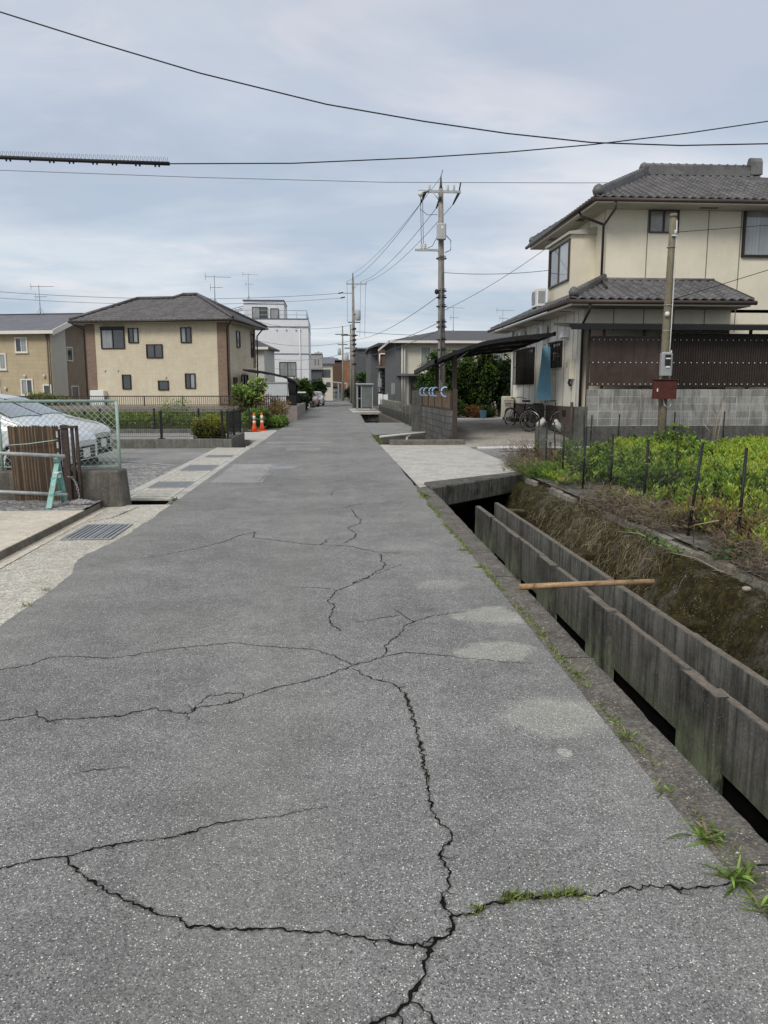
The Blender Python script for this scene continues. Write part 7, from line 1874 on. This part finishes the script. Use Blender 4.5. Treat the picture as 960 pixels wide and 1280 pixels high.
# tufts along the kerb seam
def tuft(label, x, y, n, size, light=(.24, .36, .07), z=.006):
    t = thing('grass_tuft', label, 'grass tuft', (x, y, z), 0, 'grass tufts along the kerb seam')
    a = RNG.uniform(0, 2 * PI, n); el = RNG.uniform(.15, 1.1, n)
    d0 = np.stack([np.cos(a) * np.cos(el), np.sin(a) * np.cos(el), np.sin(el)], 1)
    L = size * RNG.uniform(.6, 1.25, n); m = MB(); me_cols = []
    vs = []; fs = []
    B = np.array([x, y, z]) + RNG.normal(0, .018, (n, 3)) * [1, 1, 0]
    for i in range(n):
        s = np.array([-d0[i, 1], d0[i, 0], 0]); s /= max(1e-6, np.linalg.norm(s)); w = .0055 * size / .1 * RNG.uniform(.7, 1.2)
        pts = [B[i] + d0[i] * L[i] * f - np.array([0, 0, .55 * L[i] * f * f * math.cos(el[i])]) for f in (0, .35, .7, 1.0)]
        for p in pts: p[2] = max(p[2], z + .002)
        ws = [w * .6, w, w * .8, .0004]
        b = len(vs)
        for p, k in zip(pts, ws): vs += [tuple(p - s * k), tuple(p + s * k)]
        for j in range(3): fs.append((b + 2 * j, b + 2 * j + 1, b + 2 * j + 3, b + 2 * j + 2))
    m.add(vs, fs); o = m.build('blades', M['leaf'], t)
    ca = o.data.color_attributes.new('Col', 'FLOAT_COLOR', 'POINT'); cc = np.ones((len(vs), 4))
    dead = np.repeat(RNG.uniform(0, 1, n) < .16, 8); tone = np.repeat(RNG.uniform(.3, 1.2, n), 8) * np.tile(np.repeat([.55, .9, 1.1, 1.2], 2), n)
    cc[:, :3] = np.where(dead[:, None], np.array((.30, .25, .13)), np.array(light)) * tone[:, None]; ca.data.foreach_set('color', cc.ravel())
    return t


tuft('largest fresh grass tuft at the kerb seam, above the kerb joint', 1.295, 2.40, 34, .105)
tuft('spreading grass tuft at the kerb joint where the crack meets the kerb', 1.285, 2.17, 36, .10)
tuft('grass tuft nearest the camera at the right edge of the road', 1.29, 2.02, 26, .08)
tuft('short grass tuft on the seam a little beyond the largest one', 1.285, 2.72, 16, .06)
tuft('upright grass tuft on the seam beside the pale asphalt patch', 1.315, 3.20, 16, .065)
tuft('yellowish sparse tuft on the seam beside the middle pale patch', 1.35, 3.95, 22, .08, (.30, .33, .10))
tuft('small pale tuft on the seam level with the elongated pale patch', 1.345, 4.25, 14, .06)
tuft('tuft of short grass at the seam near the rusty pipe, nearer', 1.33, 6.6, 30, .07)
tuft('tuft of short grass at the seam near the rusty pipe, farther', 1.29, 7.35, 34, .07)
tuft('bright grass tuft at the corner of the concrete bridge', 1.40, 11.2, 60, .13, (.20, .33, .05))
tuft('low grass tuft at the left road edge by the drain opening', -2.24, 11.15, 40, .09, (.16, .22, .05))
tuft('sparse dry tuft at the left road edge near the photo border', -2.22, 5.6, 22, .05, (.26, .28, .08))
tuft('small dry tuft at the left road edge beyond the sparse one', -2.24, 6.05, 20, .05, (.26, .28, .08))
for i, y in enumerate((3.55, 4.7, 5.15, 5.6, 8.1, 8.9, 9.7, 10.4)):
    tuft('sparse yellowish tuft along the kerb seam, one of several small ones', right_edge(y) + random.uniform(-.02, .02), y, random.randint(9, 18), random.uniform(.04, .065), random.choice(((.3, .34, .1), (.24, .33, .08), (.34, .32, .14))))
# moss and seedlings in the seam and the near crack
n = 2600; y = np.concatenate([RNG.uniform(1.9, 12.2, n)]); x = np.array([right_edge(b) for b in y]) + RNG.normal(0, .012, n)
k = np.array([mnoise.noise((b * 1.7, 8.8, 0)) for b in y]) > -.18; x, y = x[k], y[k]
cr = np.array(CRACKS[4][1]); f = RNG.choice([1.6, 4.2, 4.8, 5.4, 6.3, 6.8, 7.3, 7.8], 220) + RNG.normal(0, .22, 220); i = f.astype(int); g = (f - i)[:, None]; pc_ = cr[i] * (1 - g) + cr[i + 1] * g + RNG.normal(0, .008, (220, 2))
kk = (pc_[:, 0] > .36) & (pc_[:, 0] < 1.0); pc_ = pc_[kk]
P = np.concatenate([np.stack([x, y, np.full(len(x), .006)], 1), np.stack([pc_[:, 0], pc_[:, 1], np.full(len(pc_), .008)], 1)])
d = RNG.normal(0, 1, P.shape); d[:, 2] = np.abs(d[:, 2]) + .2
tag(leaf_mesh('seam_weeds', M['leaf'], P, d, RNG.uniform(.012, .042, len(P)), .006, lerp((.06, .08, .02), (.28, .34, .09), RNG.uniform(0, 1, len(P))) * RNG.choice([.7, 1.0, 1.25], (len(P), 1)), None, .1), 'tiny seedlings and moss growing in the kerb seam and the widest crack', 'weeds', kind='stuff')
n = 300; y = RNG.uniform(22.5, 27, n); P = np.stack([1.52 + RNG.normal(0, .06, n), y, np.full(n, .0)], 1); d = RNG.normal(0, 1, P.shape); d[:, 2] = np.abs(d[:, 2])
tag(leaf_mesh('kerb_grass', M['leaf'], P, d, .07, .02, lerp((.08, .09, .03), (.25, .27, .09), RNG.uniform(0, 1, n)), None, .1), 'dry grass along the road edge between the first and second bridge', 'grass', kind='stuff')
# green growth in the vacant plot and along the lot
n = 3000; x = RNG.uniform(-22, -3.2, n); y = 30.2 + 11 * RNG.uniform(0, 1, n) ** .8
field('vacant_weeds', 'rank green weeds filling the vacant plot between the second fence and the railing', 'weeds', n, np.stack([x, y], 1), (RNG.uniform(.2, .5, n)), .16, .3, (.03, .045, .014), (.24, .30, .085), 12, .6, 'leaf', .2, .12)
n = 30; bush('shrub', 'yellow-green grassy growth behind the chain link fence below the tan house', 'weeds', (-17, 47, .6), lumps_in((-17.0, 47, 1.0), (1.6, .5, .5), 6, .5, 90), 900, (.03, .05, .015), (.2, .24, .07), .2)
# ------------------------------------------------------------------ sky, sun, camera
SUN_EL, SUN_AZ = R(40), R(216)            # azimuth clockwise from +Y: behind and a little to the left
w = bpy.data.worlds.new('World'); SC.world = w; w.use_nodes = True
n = w.node_tree.nodes; l = w.node_tree.links
bg = n['Background']
sky = n.new('ShaderNodeTexSky'); sky.sky_type = 'NISHITA'; sky.sun_disc = False; sky.sun_elevation = SUN_EL; sky.sun_rotation = SUN_AZ
sky.air_density = 1.2; sky.dust_density = 2.0
tc = n.new('ShaderNodeTexCoord')
def N(t, **kw):
    o = n.new(t)
    for k, v in kw.items(): setattr(o, k, v)
    return o
sp_ = N('ShaderNodeSeparateXYZ'); l.new(tc.outputs['Generated'], sp_.inputs[0])
def mth(op, a, b=0.0, clamp=False):
    o = N('ShaderNodeMath', operation=op, use_clamp=clamp)
    for i, v in ((0, a), (1, b)):
        if isinstance(v, bpy.types.NodeSocket): l.new(v, o.inputs[i])
        else: o.inputs[i].default_value = v
    return o.outputs[0]
# project the view direction on a cloud deck, so clouds flatten toward the horizon
zz = mth('ADD', mth('MAXIMUM', sp_.outputs[2], 0.0), .10)
cv = N('ShaderNodeCombineXYZ'); l.new(mth('DIVIDE', sp_.outputs[0], zz), cv.inputs[0]); l.new(mth('DIVIDE', sp_.outputs[1], zz), cv.inputs[1])
def cl(scale, loc, detail=7, rough=.55, sx=1.0, sy=1.0):
    mp = N('ShaderNodeMapping'); mp.inputs['Location'].default_value = loc; mp.inputs['Scale'].default_value = (sx, sy, 1); l.new(cv.outputs[0], mp.inputs[0])
    t = N('ShaderNodeTexNoise'); t.inputs['Scale'].default_value = scale; t.inputs['Detail'].default_value = detail; t.inputs['Roughness'].default_value = rough; t.inputs['Distortion'].default_value = .5
    l.new(mp.outputs[0], t.inputs['Vector']); return t.outputs['Fac']
def rmp(f, stops):
    r = N('ShaderNodeValToRGB'); el = r.color_ramp.elements
    while len(el) < len(stops): el.new(.5)
    for e, (p, c) in zip(el, stops): e.position = p; e.color = (c + (1,)) if isinstance(c, tuple) else (c, c, c, 1)
    l.new(f, r.inputs[0]); return r.outputs[0]
def mx(f, a, b, mode='MIX'):
    o = N('ShaderNodeMix', data_type='RGBA', blend_type=mode)
    for i, v in ((0, f), (6, a), (7, b)):
        if isinstance(v, bpy.types.NodeSocket): l.new(v, o.inputs[i])
        else: o.inputs[i].default_value = (v + (1,)) if isinstance(v, tuple) else v
    return o.outputs[2]
el_ = sp_.outputs[2]
base = rmp(el_, [(0.0, (.72, .81, .86)), (.06, (.63, .73, .82)), (.18, (.59, .69, .80)), (.32, (.64, .70, .80)), (.46, (.68, .72, .79)), (.7, (.84, .86, .90)), (1.0, (1.30, 1.30, 1.32))])
c1 = rmp(cl(.95, (3.1, 1.7, 0), 8, .58, .8, 1.0), [(.40, 0.0), (.60, 1.0)])
c2 = rmp(cl(2.1, (2.6, 5.4, 4), 7, .62, .8, 1.0), [(.46, 0.0), (.66, 1.0)])
c3 = rmp(cl(.55, (1.3, 6.2, 2), 5, .5), [(.42, 0.0), (.58, 1.0)])
col = mx(mth('MULTIPLY', c1, .8), base, mx(.5, base, (.99, .99, 1.0), 'MIX'))
col = mx(mth('MULTIPLY', c2, .6), col, (.94, .89, .91))
col = mx(mth('MULTIPLY', c3, .7), col, mx(1.0, base, (.68, .73, .81), 'MULTIPLY'))
skys = mx(1.0, sky.outputs[0], (.10, .10, .10), 'MULTIPLY')
col = mx(.90, skys, col)
l.new(col, bg.inputs['Color']); bg.inputs['Strength'].default_value = 1.0

sun = bpy.data.lights.new('sun', 'SUN'); sun.energy = 1.95; sun.angle = R(20); sun.color = (1.0, .95, .87)
so = bpy.data.objects.new('sun', sun); COL.objects.link(so)
d = V(math.sin(SUN_AZ) * math.cos(SUN_EL), math.cos(SUN_AZ) * math.cos(SUN_EL), math.sin(SUN_EL))
so.rotation_euler = (-d).to_track_quat('-Z', 'Y').to_euler(); so.location = d * 60

cam = bpy.data.cameras.new('camera'); co = bpy.data.objects.new('camera', cam); COL.objects.link(co)
cam.sensor_fit = 'VERTICAL'; cam.sensor_height = 36.0; cam.lens = 36.0 * 962.0 / 1280.0
cam.clip_start = .05; cam.clip_end = 3000
co.location = (0, 0, 1.55); co.rotation_euler = (R(90 - 8.9206), 0, R(-3.9945))
SC.camera = co
SC.view_settings.view_transform = 'Standard'; SC.view_settings.look = 'None'; SC.view_settings.exposure = 0; SC.view_settings.gamma = 1
SC.render.engine = 'CYCLES'
SC.cycles.use_denoising = True
SC.cycles.max_bounces = 6; SC.cycles.diffuse_bounces = 3; SC.cycles.glossy_bounces = 3; SC.cycles.transmission_bounces = 3; SC.cycles.transparent_max_bounces = 4
SC.cycles.caustics_reflective = False; SC.cycles.caustics_refractive = False
